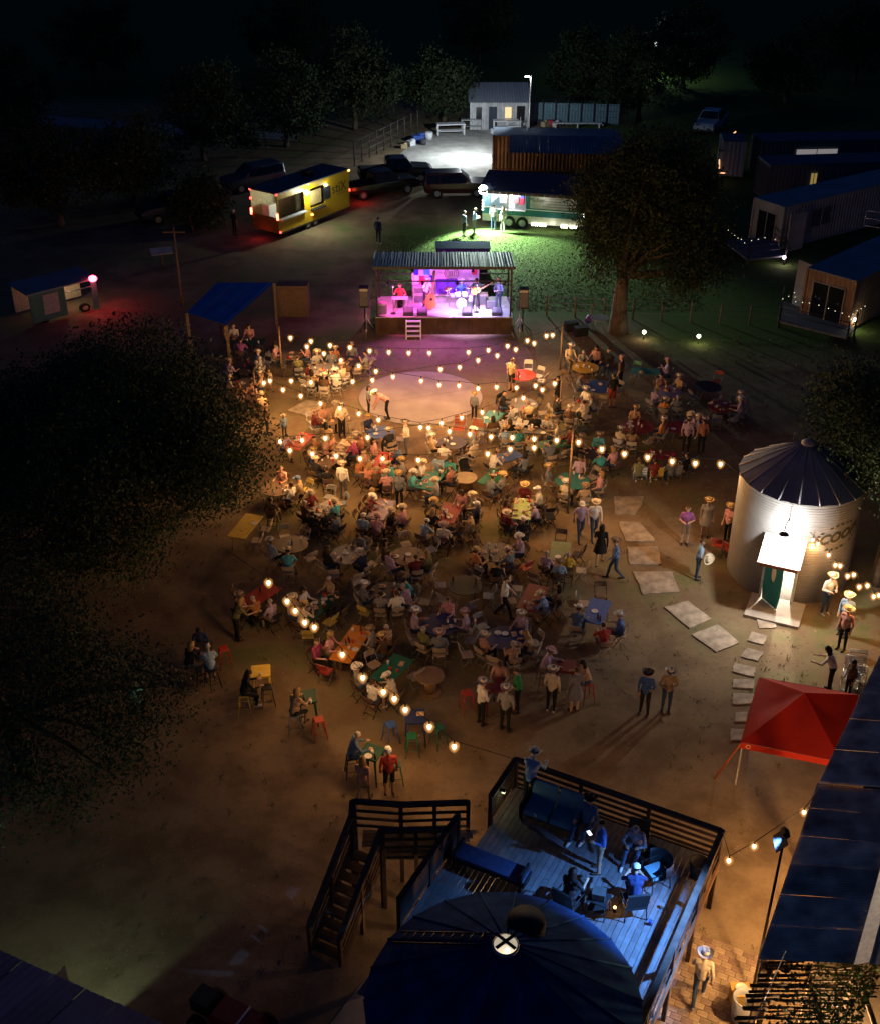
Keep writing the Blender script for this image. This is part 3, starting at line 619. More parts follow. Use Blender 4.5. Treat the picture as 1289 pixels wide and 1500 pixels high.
# front wash thrown on the ground before the stage
for x, c0, e_, tx in ((-1.6, (.85, .2, 1.0), 620, -1.2), (1.5, (.55, .2, 1.0), 560, 1.0)):
    p = Vector((x, -.52, 3.78)); t = Vector((tx, -3.2, 0)); d = (t - p).normalized(); mb = MB(); mb.cyl(p - d * .08, p + d * .1, .06, .08, 10); ob = mb.build('par_can', BLACK, stage); light('SPOT', p + d * .14, e_, c0, stage, .06, aim(p, t), R(100), .7)
ss = thing('step_ladder', 'white wooden steps leaning at the stage front', 'steps', G(606, 497))
for x in (-.38, .38): mb = MB(); mb.box((x, .12, .5), (.06, .1, 1.05), rot=Euler((R(-14), 0, 0))); mb.build('side_rail', WHITE, ss)
for k in range(4): mb = MB(); mb.box((0, .02 + k * .06, .2 + k * .25), (.76, .2, .04)); mb.build('tread', WHITE, ss)
def amp_box(name, lab, x, y, z, w_, d_, h_, cat, mat=BLACK, grp=None, rz=0):
    t = thing(name, lab, cat, (x, y, z), rz, grp); mb = MB(); mb.box((0, 0, h_ / 2), (w_, d_, h_)); mb.build('cabinet', mat, t)
    mb = MB(); mb.box((0, -d_ / 2 - .004, h_ * .45), (w_ * .86, .008, h_ * .7)); mb.build('grille', M('grille_cloth', (.12, .12, .13), .9), t)
    mb = MB(); mb.box((0, -d_ / 2 - .004, h_ * .9), (w_ * .86, .008, h_ * .12)); mb.build('control_panel', GREYM, t); return t
X0, Y0 = .2, 60.2
amp_box('amplifier', 'stacked tan amplifier behind the pedal steel', X0 - 1.35, Y0 + 2.2, SZ, .6, .4, .55, 'amplifier', M('tan_tolex', (.5, .4, .35), .8))
amp_box('amplifier', 'smaller amplifier on top of the tan amplifier', X0 - 1.35, Y0 + 2.2, SZ + .55, .55, .35, .4, 'amplifier', M('grey_tolex', (.35, .3, .33), .8))
amp_box('amplifier', 'brown amplifier behind the guitarist', X0 + 2.1, Y0 + 2.0, SZ, .6, .4, .6, 'amplifier', M('brown_tolex', (.22, .15, .1), .8))
amp_box('amplifier', 'black amplifier lit blue beside the hatted singer', X0 + 2.55, Y0 + 1.4, SZ, .55, .4, .5, 'amplifier')
amp_box('speaker_cabinet', 'small floor speaker at the left stage edge', X0 - 3.3, Y0 + .6, SZ, .5, .45, .6, 'speaker', M('magenta_box', (.2, .12, .14), .8))
amp_box('main_speaker', 'tall black loudspeaker beside the right end of the stage', X0 + 4.25, Y0 + .5, 1.35, .5, .5, 1.1, 'speaker'); mb = MB(); mb.cyl((0, 0, 0), (0, 0, 1.36), .04); 
for a in range(3): mb.cyl((0, 0, .5), (.45 * math.cos(a * 2.1), .45 * math.sin(a * 2.1), 0), .02)
tag(mb.build('speaker_stand', BLACK, None, (X0 + 4.25, Y0 + .5, 0)), 'black tripod stand under the right loudspeaker', 'stand')
amp_box('main_speaker', 'tall black loudspeaker beside the left end of the stage', X0 - 4.25, Y0 + .7, 1.35, .5, .5, 1.1, 'speaker'); mb = MB(); mb.cyl((0, 0, 0), (0, 0, 1.36), .04)
for a in range(3): mb.cyl((0, 0, .5), (.45 * math.cos(a * 2.1), .45 * math.sin(a * 2.1), 0), .02)
tag(mb.build('speaker_stand', BLACK, None, (X0 - 4.25, Y0 + .7, 0)), 'black tripod stand under the left loudspeaker', 'stand')
for x, lab in ((-1.9, 'wedge monitor at the stage front before the steel player'), (-1.15, 'wedge monitor at the stage front before the bassist'), (1.25, 'wedge monitor at the stage front before the drum kit'), (2.85, 'round black monitor at the stage front before the singer')):
    mb = MB(); mb.add([(-.28, 0, 0), (.28, 0, 0), (.28, .42, 0), (-.28, .42, 0), (-.26, .02, .16), (.26, .02, .16), (.26, .36, .38), (-.26, .36, .38)], [(3, 2, 1, 0), (4, 5, 6, 7), (0, 1, 5, 4), (1, 2, 6, 5), (2, 3, 7, 6), (3, 0, 4, 7)])
    t = thing('stage_monitor', lab, 'monitor', (X0 + x, Y0 + .15, SZ)); mb.build('cabinet', BLACK, t); mb = MB(); mb.box((0, .2, .285), (.44, .32, .01), rot=Euler((R(33), 0, 0))); mb.build('grille', M('grille_cloth', (.12, .12, .13), .9), t)
for px, lab in ((538, 'purple lit tripod light stand left of the stage'), (760, 'purple lit tripod light stand right of the stage')):
    p = G(px, 490); t = thing('tripod_stand', lab, 'stand', p); mb = MB(); mb.cyl((0, 0, .2), (0, 0, 1.5), .025); mb.build('pole', CHROME, t)
    for a in range(3): mb = MB(); mb.cyl((0, 0, 1.0), (.55 * math.cos(a * 2.09 + .5), .55 * math.sin(a * 2.09 + .5), 0), .022, n=6); mb.build('leg', CHROME, t)
# drum kit
dk = thing('drum_kit', 'white drum kit with cymbals in the middle of the stage', 'drum kit', (X0 + .95, Y0 + 1.35, SZ)); DW = M('white_drum_wrap', (.75, .72, .75), .35, var=.1)
mb = MB(); mb.cyl((0, -.2, .28), (0, .2, .28), .28, n=20); mb.build('bass_drum', DW, dk)
for x, y, z, r_, h_ in ((-.2, .1, .62, .16, .22), (.18, .1, .62, .17, .22), (.55, .35, .2, .22, .4), (-.45, .4, .5, .18, .15)): mb = MB(); mb.cyl((x, y, z), (x, y, z + h_), r_, n=16); mb.build('drum', DW, dk)
BRASS = M('brass', (.6, .45, .18), .3, metal=.9, var=.05)
for x, y, z in ((-.65, .25, 1.05), (.6, .15, 1.1), (-.75, .5, .85), (.85, .5, 1.0)):
    mb = MB(); mb.lathe([(.001, .03), (.05, .02), (.23, 0), (.001, -.002)], (x, y, z), 16); cy_o = mb.build('cymbal', BRASS, dk); mb = MB(); mb.cyl((x, y, 0), (x, y, z), .012, n=5); mb.build('stand', CHROME, cy_o)
# pedal steel
psx = thing('pedal_steel', 'pedal steel guitar on thin legs at the left of the stage', 'pedal steel', (X0 - 2.35, Y0 + .95, SZ)); mb = MB(); mb.box((0, 0, .72), (.85, .28, .1)); mb.build('body', M('pale_steel_top', (.45, .4, .5), .3), psx)
for x in (-.38, .38):
    for y in (-.1, .1): mb = MB(); mb.cyl((x, y, 0), (x * .9, y, .7), .013, n=5); mb.build('leg', CHROME, psx)
for i, (x, y, lab) in enumerate(((-2.7, .5, 'microphone stand before the steel player'), (-1.0, .75, 'microphone stand before the bassist'), (1.75, .7, 'microphone stand before the guitarist'), (3.05, .75, 'microphone stand before the hatted singer'))):
    t = thing('microphone_stand', lab, 'mic stand', (X0 + x, Y0 + y, SZ)); mb = MB(); mb.cyl((0, 0, .02), (0, 0, 1.45), .012, n=6); mb.cyl((0, 0, 0), (0, 0, .03), .14, n=12); mb.build('stand', BLACK, t); mb = MB(); mb.cyl((0, 0, 1.45), (.02, .1, 1.52), .02, .028, 8); mb.build('microphone', GREYM, t)
# a purple trailer box showing behind the stage roof
mb = MB(); bxp = G(678, 371, 1.6); mb.box((0, 0, .95), (3.2, 1.3, 1.3)); t = thing('cargo_trailer', 'low purple cargo box behind the stage roof', 'trailer', (bxp.x, bxp.y + 1.4, 0)); mb.build('box', M('purple_box', (.20, .08, .5), .7), t); mb = MB(); mb.box((0, 0, 1.63), (3.3, 1.4, .06)); mb.build('lid', M('blue_grey_roof', (.1, .13, .19)), t)
for x in (-1.2, 1.2): mb = MB(); mb.cyl((x, -.6, .3), (x, .6, .3), .3, n=14); mb.build('wheel', RUBBER, t)

# ------------------------------------------------------------------ vehicles
def wheel(parent, p, r=.36, w_=.22, axis=(0, 1, 0)):
    a = Vector(axis).normalized() * w_ / 2; mb = MB(); mb.cyl(Vector(p) - a, Vector(p) + a, r, n=18); o = mb.build('wheel', RUBBER, parent); mb = MB(); mb.cyl(Vector(p) - a * 1.04, Vector(p) + a * 1.04, r * .58, n=12); mb.build('rim', GREYM, o)
def car(lab, loc, rz, paint, kind='suv', lights=None, cat='car', name='parked_car', group=None):
    """length along +x (front), body lofted from cross sections"""
    t = thing(name, lab, cat, loc, rz, group)
    if kind == 'suv': prof = [(-2.3, .45, .95, .95), (-2.25, .4, 1.0, 1.66), (-1.9, .38, 1.0, 1.76), (.3, .35, 1.02, 1.76), (.95, .35, 1.02, 1.15), (1.0, .35, 1.02, 1.08), (2.1, .38, .95, .98), (2.3, .45, .8, .85)]
    else: prof = [(-2.75, .5, .98, .98), (-2.7, .45, 1.0, 1.0), (-.75, .4, 1.02, 1.02), (-.7, .4, 1.02, 1.72), (-.4, .4, 1.02, 1.78), (.7, .38, 1.03, 1.76), (1.25, .38, 1.05, 1.16), (2.5, .4, 1.0, 1.05), (2.75, .5, .85, .9)]
    mb = MB(); P = []
    for x, zb, zs, zt in prof:
        hw_ = .93 if abs(x) < 2.2 else .84; ht = .66 if zt > zs + .2 else .9
        P += [(x, -hw_, zb), (x, -hw_ - .02, (zb + zs) / 2), (x, -hw_, zs), (x, -hw_ * (ht / .93 if zt > zs + .2 else .97), zt), (x, hw_ * (ht / .93 if zt > zs + .2 else .97), zt), (x, hw_, zs), (x, hw_ + .02, (zb + zs) / 2), (x, hw_, zb)]
    n = len(prof); F = []; F_m = []
    for k in range(n - 1):
        for i in range(8): F.append((k * 8 + i, (k + 1) * 8 + i, (k + 1) * 8 + (i + 1) % 8, k * 8 + (i + 1) % 8))
    F += [tuple(reversed(range(8))), tuple(range((n - 1) * 8, n * 8))]
    mb.add(P, F); o = mb.build('body', paint, t); bv = o.modifiers.new('bevel', 'BEVEL'); bv.width = .05; bv.segments = 2; bv.limit_method = 'ANGLE'
    # glass laid just proud of the cabin
    if kind == 'suv': xs = [(-2.15, -1.25), (-1.2, -.35), (-.3, .45)]; xw0, xw1, xb = .32, .93, -2.27
    else: xs = [(-.62, .0), (.05, .8)]; xw0, xw1, xb = .75, 1.22, -.73
    for s_ in (-1, 1):
        for x0, x1 in xs:
            mb = MB(); q = lambda x, z: (x, s_ * (.955 - .27 * (z - 1.02) / .74), z); mb.add([q(x0, 1.08), q(x1 + (.25 if (x0, x1) == xs[-1] else 0), 1.08), q(x1, 1.62), q(x0 + .05, 1.62)], [(0, 1, 2, 3) if s_ < 0 else (3, 2, 1, 0)]); mb.build('side_window', GLASSD, t)
    mb = MB(); mb.add([(xw0 + .06, -.6, 1.73), (xw0 + .06, .6, 1.73), (xw1 + .03, .82, 1.2), (xw1 + .03, -.82, 1.2)], [(0, 1, 2, 3)]); mb.build('windscreen', GLASSD, t)
    mb = MB(); mb.add([(xb - .02, -.6, 1.6), (xb - .02, .6, 1.6), (xb - .04, .75, 1.1), (xb - .04, -.75, 1.1)], [(3, 2, 1, 0)]); mb.build('rear_window', GLASSD, t)
    if kind != 'suv': mb = MB(); mb.box((-1.72, 0, 1.028), (1.8, 1.56, .012)); mb.build('truck_bed', M('bed_liner', (.01, .01, .01), .9), t)
    xe = 1.42 if kind == 'suv' else 1.75
    for x in (-xe, xe):
        for s_ in (-1, 1): wheel(t, (x, s_ * .86, .36))
    xf = 2.31 if kind == 'suv' else 2.76; lights = lights or {}
    for s_ in (-1, 1):
        for x, z, key, nm, col in ((xf, .78, 'head', 'headlight', (.9, .95, 1)), (-xf + .01, .85, 'tail', 'tail_light', (1, .03, .02)), (xf - .25, .62, 'amber', 'marker_light', (1, .45, .05))):
            if key == 'amber' and not lights.get('amber'): continue
            mb = MB(); e_ = lights.get(key, 0); mb.box((x, s_ * .72, z), (.05, .24, .14)); mm = lamp_mat('lit_%s_%g' % (key, e_), col, e_) if e_ else M(nm + '_lens', (.3, .3, .32) if key == 'head' else (.25, .02, .02), .2, var=0)
            mb.build(nm, mm, t)
    mb = MB(); mb.box((xf, 0, .5), (.08, 1.7, .16)); mb.box((-xf, 0, .55), (.08, 1.7, .16)); mb.build('bumper', BLACK, t)
    return t
def paint(nm, rgb): return M('car_paint_' + nm, rgb, .25, metal=.2, var=.05, spec=.5)
def heading(p, q): d = Vector(q) - Vector(p); return math.atan2(d.y, d.x)
car('dark blue pickup parked left of the yellow food truck', G(262, 318), R(212), paint('navy', (.03, .05, .09)), 'pickup')
car('dark sedan like car behind the yellow food truck, under trees', G(372, 275), R(215), paint('dark_grey', (.04, .06, .10)), 'suv')
tow = car('dark pickup with red tail lights hitched to the yellow food truck', G(558, 284), R(27), paint('black', (.015, .013, .013)), 'pickup', {'tail': 40, 'amber': 30})
pt = Vector(G(537, 296)); light('POINT', pt + Vector((-.2, -.5, .7)), 16, (1, .05, .02), None, .1, name='tail_light_glow')
car('dark pickup with amber lamps and headlights on near the work yard', G(580, 264), R(10), paint('charcoal', (.02, .02, .025)), 'pickup', {'head': 25, 'amber': 30})
light('SPOT', G(580, 264) + Vector((3.1, .6, .8)), 250, (.85, .9, 1), None, .1, aim((0, 0, 0), (1, .25, -.12)), R(60), .6, name='headlight_beam')
car('dark red sport utility vehicle parked beside the food trailer', G(668, 285), R(4), paint('dark_red', (.06, .015, .012)), 'suv')
car('pale blue pickup parked among trees near the container cabins', G(1040, 190), R(245), paint('pale_blue', (.35, .45, .55)), 'pickup')
# ---- yellow food truck trailer
A_, B_, C_ = G(410, 352), G(513, 312), G(369, 337); ux = (B_ - A_); TLn = ux.length; ux.normalize(); uy = Vector((-ux.y, ux.x, 0)); TW = 2.3
yt = thing('food_truck', 'yellow food truck trailer with open hatches and red marker lamps', 'food truck', A_, math.atan2(ux.y, ux.x))
YEL = M('yellow_truck_paint', (.40, .25, .010), .45, var=.06, scale=1)
h0, h1 = .45, 3.0
# side wall facing the camera is y=0; built as panels round its openings
def panel(nm, x0, x1, z0, z1, mat, y=0.0, th=.05, parent=yt): mb = MB(); mb.box(((x0 + x1) / 2, y, (z0 + z1) / 2), (x1 - x0, th, z1 - z0)); return mb.build(nm, mat, parent)
wins = [(.12 * 1, TLn * .36), (TLn * .44, TLn * .62)]
panel('wall_panel', 0, TLn, h0, 1.35, YEL); panel('wall_panel', 0, TLn, 2.62, h1, YEL)
panel('wall_panel', 0, .1, 1.35, 2.62, YEL); panel('wall_panel', TLn * .36, TLn * .44, 1.35, 2.62, YEL); panel('wall_panel', TLn * .64, TLn, 1.35, 2.62, YEL)
panel('wall_panel', 0, TLn, h0, h1, M('cream_inside', (.55, .48, .30), .6), TW); panel('floor', 0, TLn, h0, h0 + .06, GREYM, TW / 2, TW)
mb = MB(); mb.box((0, TW / 2, .95), (.05, TW, 1.0)); mb.build('rear_panel', M('dim_gold_panel', (.22, .14, .02), .6), yt); mb = MB(); mb.box((TLn, TW / 2, (h0 + h1) / 2), (.05, TW, h1 - h0)); mb.build('front_panel', YEL, yt)
mb = MB(); mb.box((TLn / 2, TW / 2, h1 + .04), (TLn + .1, TW + .1, .08)); rf = mb.build('roof', M('navy_roof', (.06, .07, .11), .6), yt); mb = MB(); mb.box((TLn * .62, TW * .55, h1 + .22), (.7, .6, .3)); mb.build('roof_vent', BLACK, rf)
panel('counter', .1, TLn * .36, 1.28, 1.36, STEEL, -.12, .3); panel('fridge', .6, 1.3, h0, 1.9, WHITE, 1.6, .6); panel('hatch_panel', TLn * .45, TLn * .6, 1.5, 2.45, M('tan_hatch', (.35, .25, .1), .7), .02, .03); panel('serving_shelf', TLn * .44, TLn * .62, 1.2, 1.28, BLACK, -.15, .3); panel('menu_board', TLn * .625, TLn * .725, 1.55, 2.4, BLACK, -.035, .02)
panel('bumper', 0, TLn, .38, .46, BLACK, -.03, .1)
lettering('stiX', .95, yt, M('dark_print', (.05, .04, .015), .8), (TLn * .855, -.032, 2.05), (1, 0, 0), (0, 0, 1))
mb = MB(); mb.box((TLn * .87, -.03, 1.62), (.9, .006, .07)); mb.build('tagline_print', M('faded_print', (.25, .16, .02), .8), yt)
for x in (TLn * .40, TLn * .50): wheel(yt, (x, .1, .36), .36, .24)
for x, y, z, c_, nm in ((0, TW, h1, (1, .04, .03), 'red'), (0, 0, h1, (1, .04, .03), 'red'), (-.03, TW, 1.55, (1, .1, .05), 'redbar'), (-.03, .0, 1.55, (1, .1, .05), 'redbar'), (.1, -.03, .5, (1, .06, .05), 'red'), (TLn * .42, -.04, h1 - .06, (1, .5, .08), 'amber'), (TLn, -.04, h1 - .03, (1, .5, .08), 'amber'), (TLn * .45, -.05, .9, (1, .5, .08), 'amber'), (0, TW, h1 - .6, (1, .04, .03), 'red')):
    mb = MB(); mb.box((x, y, z), (.1, .1, .42 if nm == 'redbar' else .1)); mb.build('marker_lamp', lamp_mat('marker_' + nm, c_, 14), yt)
mb = MB(); mb.ball((TLn * .385, -.12, 2.5), .14); mb.build('porch_lamp', lamp_mat('flood_white', (1, .97, .92), 60), yt); mb = MB(); mb.ball((TLn * .66, -.1, 2.55), .06); mb.build('porch_lamp', lamp_mat('flood_white', (1, .97, .92), 60), yt)
light('POINT', (TLn * .385, -.75, 2.45), 230, (.92, 1, .82), yt, .08); light('POINT', (1.2, 1.0, 2.5), 7, (1, .8, .3), yt, .08); light('POINT', (-.7, TW * .5, .5), 5, (1, .05, .03), yt, .06); light('POINT', (TLn * .66, -.3, 2.5), 12, (.8, .9, 1), yt, .05)
# ---- teal food trailer with white flood
A_, B_ = G(706, 330), G(853, 341); ux = (B_ - A_); TLn = ux.length; ux.normalize()
ft = thing('food_trailer', 'teal and white food trailer with lit serving window and awning', 'food trailer', A_, math.atan2(ux.y, ux.x)); TP = M('teal_trailer_paint', (.02, .16, .17), .5, var=.08); CR = M('cream_skirt', (.6, .62, .5), .6); TW = 2.4
def fpanel(nm, x0, x1, z0, z1, mat, y=0.0, th=.05): mb = MB(); mb.box(((x0 + x1) / 2, y, (z0 + z1) / 2), (x1 - x0, th, z1 - z0)); return mb.build(nm, mat, ft)
fpanel('skirt', 0, TLn, .35, .85, CR); fpanel('wall_panel', 0, TLn, .85, 1.25, TP); fpanel('wall_panel', 0, .5, 1.25, 2.7, M('pale_blue_panel', (.2, .35, .5), .5)); fpanel('trim', 0, TLn, 1.27, 1.33, WHITE, -.035, .02)
fpanel('wall_panel', .5, TLn * .43, 2.25, 2.7, WHITE); fpanel('mullion', TLn * .24, TLn * .26, 1.25, 2.25, WHITE); fpanel('wall_panel', TLn * .43, TLn, 1.25, 2.7, TP)
fpanel('sign_board', TLn * .47, TLn * .93, 1.42, 2.5, M('dim_sign_board', (.42, .40, .40), .7, var=.2, scale=3), -.04, .03); lettering('Müller', .4, ft, INK, (TLn * .535, -.06, 1.98), (1, 0, 0), (0, 0, 1))
for k in range(5): mb = MB(); mb.box((TLn * .75, -.058, 1.58 + k * .18), (2.2 - (k % 2) * .5, .006, .05)); mb.build('menu_line', M('menu_ink', (.25, .2, .22), .8), ft)
fpanel('inside_wall', .2, TLn, .5, 2.7, WHITE, 1.7, .05); fpanel('floor', 0, TLn, .45, .5, GREYM, TW / 2, TW); fpanel('rear_wall', 0, TLn, .4, 2.7, TP, TW, .05); fpanel('counter', .5, TLn * .43, 1.2, 1.26, STEEL, -.15, .35)
for x, w_, z, c_ in ((.9, .5, 1.5, (.6, .6, .62)), (1.8, .4, 1.55, (.75, .2, .2)), (2.3, .25, 1.9, (.1, .12, .5)), (2.3, .25, 1.45, (.7, .05, .1))): fpanel('kitchen_unit', x, x + w_, z - .25, z + .2, M('unit_%d' % int(x * 10 + z * 100), c_, .5), 1.4, .3)
for x0, x1 in ((.7, 1.55), (1.75, 2.7)): mb = MB(); mb.box(((x0 + x1) / 2, -.3, 2.35), (x1 - x0, .6, .03), rot=Euler((R(-20), 0, 0))); mb.build('window_flap', M('navy_flap', (.03, .06, .1), .6), ft)
for x in (0, TLn): mb = MB(); mb.box((x, TW / 2, 1.6), (.05, TW, 2.3)); mb.build('end_wall', TP, ft)
mb = MB(); mb.box((TLn / 2, TW / 2 - .3, 2.82), (TLn + .3, TW + .9, .08), rot=Euler((R(8), 0, 0))); rf = mb.build('awning_roof', M('navy_roof', (.06, .07, .11), .6), ft)
for k in range(16): mb = MB(); mb.box((TLn * (k + .5) / 16, -.78, 2.5), (TLn / 16 - .02, .012, .16)); mb.build('valance_flag', M('maroon_valance', (.12, .05, .06), .9, rnd=.3), ft)
for x in (TLn * .27, TLn * .40): wheel(ft, (x, -.02, .38), .4, .24)
mb = MB(); mb.box((TLn + .5, 1.2, .45), (1.2, .1, .1)); mb.build('drawbar', BLACK, ft)
lmp = lamp_mat('warm_led', (1, .95, .75), 14)
for z, xs in ((2.58, (.24, .31, .47, .55, .75, .84)), (.42, (.50, .58, .79, .88))):
    for x in xs:
        for k in range(4): mb = MB(); mb.cyl((TLn * x + k * .12, -.1, z), (TLn * x + k * .12, -.1, z - .16), .035, .02, 6); mb.build('icicle_lamp', lmp, ft)
for x in (.02, TLn + .02):
    for z in (1.1, 1.3, 1.5, 1.7): mb = MB(); mb.ball((x, -.06, z), .06, 6, 4); mb.build('edge_lamp', lmp, ft)
mb = MB(); mb.ball((.1, -.45, 2.55), .3, 12, 8); mb.build('flood_globe', lamp_mat('flood_globe_white', (.92, 1.0, .95), 40), ft)
light('SPOT', (-.05, -1.3, 2.5), 11000, (.80, 1, .82), ft, .2, aim((-.05, -1.3, 2.5), (1.1, -3.4, 0)), R(114), .45); light('POINT', (1.6, .9, 2.4), 420, (.95, 1, 1), ft, .1); light('POINT', (TLn * .62, -.5, 2.3), 10, (1, .95, .8), ft); light('POINT', (TLn * .7, -.4, .45), 10, (1, .95, .8), ft)
# ---- orange container with lean-to roof behind the trailer
def container(lab, loc, rz, L_, W_, H_, mat, roofm, name='shipping_container', windows=(), doors=(), group=None, z0=.15):
    t = thing(name, lab, 'container', loc, rz, group)
    for (o, u_, ln, nm) in (((0, 0), (1, 0), L_, 'side_wall'), ((L_, W_), (-1, 0), L_, 'side_wall'), ((0, W_), (0, -1), W_, 'end_wall'), ((L_, 0), (0, 1), W_, 'end_wall')):
        mb = MB(); n = int(ln / .28) * 4; P = []; prof_ = (0, 0, .035, .035)
        nx, ny = u_[1], -u_[0]
        for i in range(n + 1):
            d = ln * i / n; q = prof_[i % 4] - .035; P += [(o[0] + u_[0] * d + nx * q, o[1] + u_[1] * d + ny * q, z0), (o[0] + u_[0] * d + nx * q, o[1] + u_[1] * d + ny * q, z0 + H_)]
        mb.add(P, [(2 * i, 2 * i + 2, 2 * i + 3, 2 * i + 1) for i in range(n)]); mb.build(nm, mat, t)
    mb = MB(); mb.box((L_ / 2, W_ / 2, z0 + H_ + .03), (L_ + .06, W_ + .06, .06)); mb.build('roof', roofm, t)
    mb = MB()
    for x in (0, L_):
        for y in (0, W_): mb.box((x, y, z0 + H_ / 2 - .02), (.12, .12, H_ + .02))
    for y in (0, W_): mb.box((L_ / 2, y, z0 + .05), (L_, .1, .12))
    mb.build('corner_frame', mat, t)
    for face, p, w_, z, h_, m, nm in windows:
        mb = MB()
        if face == 'side': mb.box((p + w_ / 2, -.045, z + h_ / 2), (w_, .03, h_))
        else: mb.box((-.045, p + w_ / 2, z + h_ / 2), (.03, w_, h_))
        wo = mb.build(nm, m, t); mb = MB(); fm = M('window_frame_grey', (.35, .35, .36), .5)
        for q0, q1, r0, r1 in ((p, p + w_, z - .03, z + .03), (p, p + w_, z + h_ - .03, z + h_ + .03), (p - .03, p + .03, z, z + h_), (p + w_ - .03, p + w_ + .03, z, z + h_), (p + w_ / 2 - .025, p + w_ / 2 + .025, z, z + h_)):
            if face == 'side': mb.box(((q0 + q1) / 2, -.07, (r0 + r1) / 2), (q1 - q0, .03, r1 - r0))
            else: mb.box((-.07, (q0 + q1) / 2, (r0 + r1) / 2), (.03, q1 - q0, r1 - r0))
        mb.build('frame', fm, wo)
    return t
NAVY = M('night_roof', (.14, .19, .26), .55, metal=.1, var=.2, scale=.7)
oc = G(721, 252); orange = container('rust orange shipping container behind the teal food trailer', oc, R(-4), 9.5, 2.5, 2.6, M('rust_orange_paint', (.38, .13, .03), .7, var=.3, scale=1.5), NAVY)
lt = thing('lean_to', 'dark sloping lean-to roof against the orange container', 'shelter', oc + Vector((1.0, -3.4, 0)), R(-4)); mb = MB()
for k in range(8): mb = MB(); wave_sheet(mb, (k * 1.05, 0, 2.35), (1, 0, 0), (0, 3.3, .5), 1.05, 3.34, .21, .015); mb.build('roof_sheet', NAVY, lt)
for x in (.1, 4.2, 8.2): mb = MB(); mb.box((x, .1, 1.17), (.1, .1, 2.34)); mb.build('post', WOOD, lt)
# ---- container cabins on the right
GC = M('grey_container_paint', (.33, .33, .34), .6, var=.2, scale=1.2); BC = M('brown_cabin_paint', (.30, .20, .12), .6, var=.2, scale=1.2); BLUER = M('cabin_roof_blue', (.22, .30, .33), .6, var=.15, scale=.8)
LITW = M('lit_window_warm', (.8, .6, .2), .5, var=.1, emit=.25, ecol=(1, .7, .2)); LITP = M('lit_window_pale', (.8, .75, .7), .5, var=.3, scale=20, emit=.2, ecol=(1, .9, .85))
p1, p2 = G(1139, 369), G(1289, 330)
container('grey container cabin with shuttered window and sloping blue roof', p1, heading(p1, p2), 12, 2.5, 2.7, GC, BLUER, 'container_cabin', windows=(('side', 2.6, 2.0, 1.1, 1.2, M('closed_shutter', (.10, .11, .12), .6), 'window'), ('end', .5, 1.5, .3, 2.0, GLASSD, 'glass_door')))
d_ = (p2 - p1).normalized(); mb = MB(); mb.box((0, 0, 1.4), (1.5, .05, 2.4)); tag(mb.build('cabin_door', GC, None, p1 + Vector((.9, -.25, 0)), heading(p1, p2)), 'grey steel door leaf swung against the grey cabin side', 'door')
mb = MB(); mb.box((0, 0, 1.4), (.05, 1.3, 2.4)); tag(mb.build('cabin_door', GC, None, G(1105, 352), R(20)), 'grey steel door leaf standing open at the grey cabin end', 'door')
p3, p4 = G(1240, 488), G(1360, 425)
container('brown fronted container cabin with glass doors and blue roof', p3, heading(p3, p4), 9, 2.9, 2.75, BC, BLUER, 'container_cabin', windows=(('end', .5, 1.9, .35, 2.0, GLASSD, 'glass_door'),))
mb = MB(); mb.box((0, 0, 1.4), (.05, 1.2, 2.6)); tag(mb.build('cabin_door', GC, None, G(1170, 452), R(28)), 'dark steel door leaf standing open at the brown cabin', 'door')
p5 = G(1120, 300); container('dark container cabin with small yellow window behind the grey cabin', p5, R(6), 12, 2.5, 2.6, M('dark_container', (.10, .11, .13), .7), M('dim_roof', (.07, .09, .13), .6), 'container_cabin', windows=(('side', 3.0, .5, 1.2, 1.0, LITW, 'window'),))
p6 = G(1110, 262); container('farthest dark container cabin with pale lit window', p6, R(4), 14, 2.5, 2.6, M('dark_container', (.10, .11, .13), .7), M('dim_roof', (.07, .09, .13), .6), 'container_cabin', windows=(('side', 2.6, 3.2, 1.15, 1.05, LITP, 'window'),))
p7 = G(1085, 262); container('small pale container end beside the rope lit porch', p7, R(84), 2.4, 1.6, 2.6, GC, M('dim_roof', (.07, .09, .13), .6), 'container_cabin')
def porch(lab, poly, z, railpx, zr, lamps, col=(1, .85, .6)):
    t = thing('cabin_porch', lab, 'porch'); P = [G(x, y, z) for x, y in poly]; mb = MB(); mb.prism([(p.x, p.y) for p in P], z - .1, z); mb.build('deck_floor', M('porch_boards', (.16, .17, .19), .8, var=.3), t)
    for p in P: mb = MB(); mb.box((p.x, p.y, z / 2 + .45), (.08, .08, z + .9)); mb.build('post', BLACK, t)
    for p, q in zip(P[:-1], P[1:]): mb = MB(); mb.tube([p + Vector((0, 0, .45)), q + Vector((0, 0, .45))], .02, 5); mb.tube([p + Vector((0, 0, .85)), q + Vector((0, 0, .85))], .025, 5); mb.build('hand_rail', BLACK, t)
    k = thing('rope_lights', 'tiny fairy lights strung along the porch of ' + lab.split(' at ')[1], 'lights'); W0 = [G(x, y, zr) for x, y in railpx]; mb = MB(); mb.tube(W0, .008, 4); mb.build('cable', CABLE, k)
    for p, q in zip(W0[:-1], W0[1:]):
        n = max(2, int((q - p).length / .45))
        for i in range(n): mb = MB(); mb.ball((0, 0, 0), .024, 6, 4); mb.build('fairy_bulb', lamp_mat('fairy', (1, .9, .6), 1.8), k, p.lerp(q, i / n) + Vector((0, 0, random.uniform(-.04, .04))))
porch('small porch with railing at the grey cabin', [(1058, 352), (1095, 380), (1150, 374), (1128, 346)], .6, [(1057, 331), (1090, 355), (1120, 349), (1150, 351)], 1.5, 1)
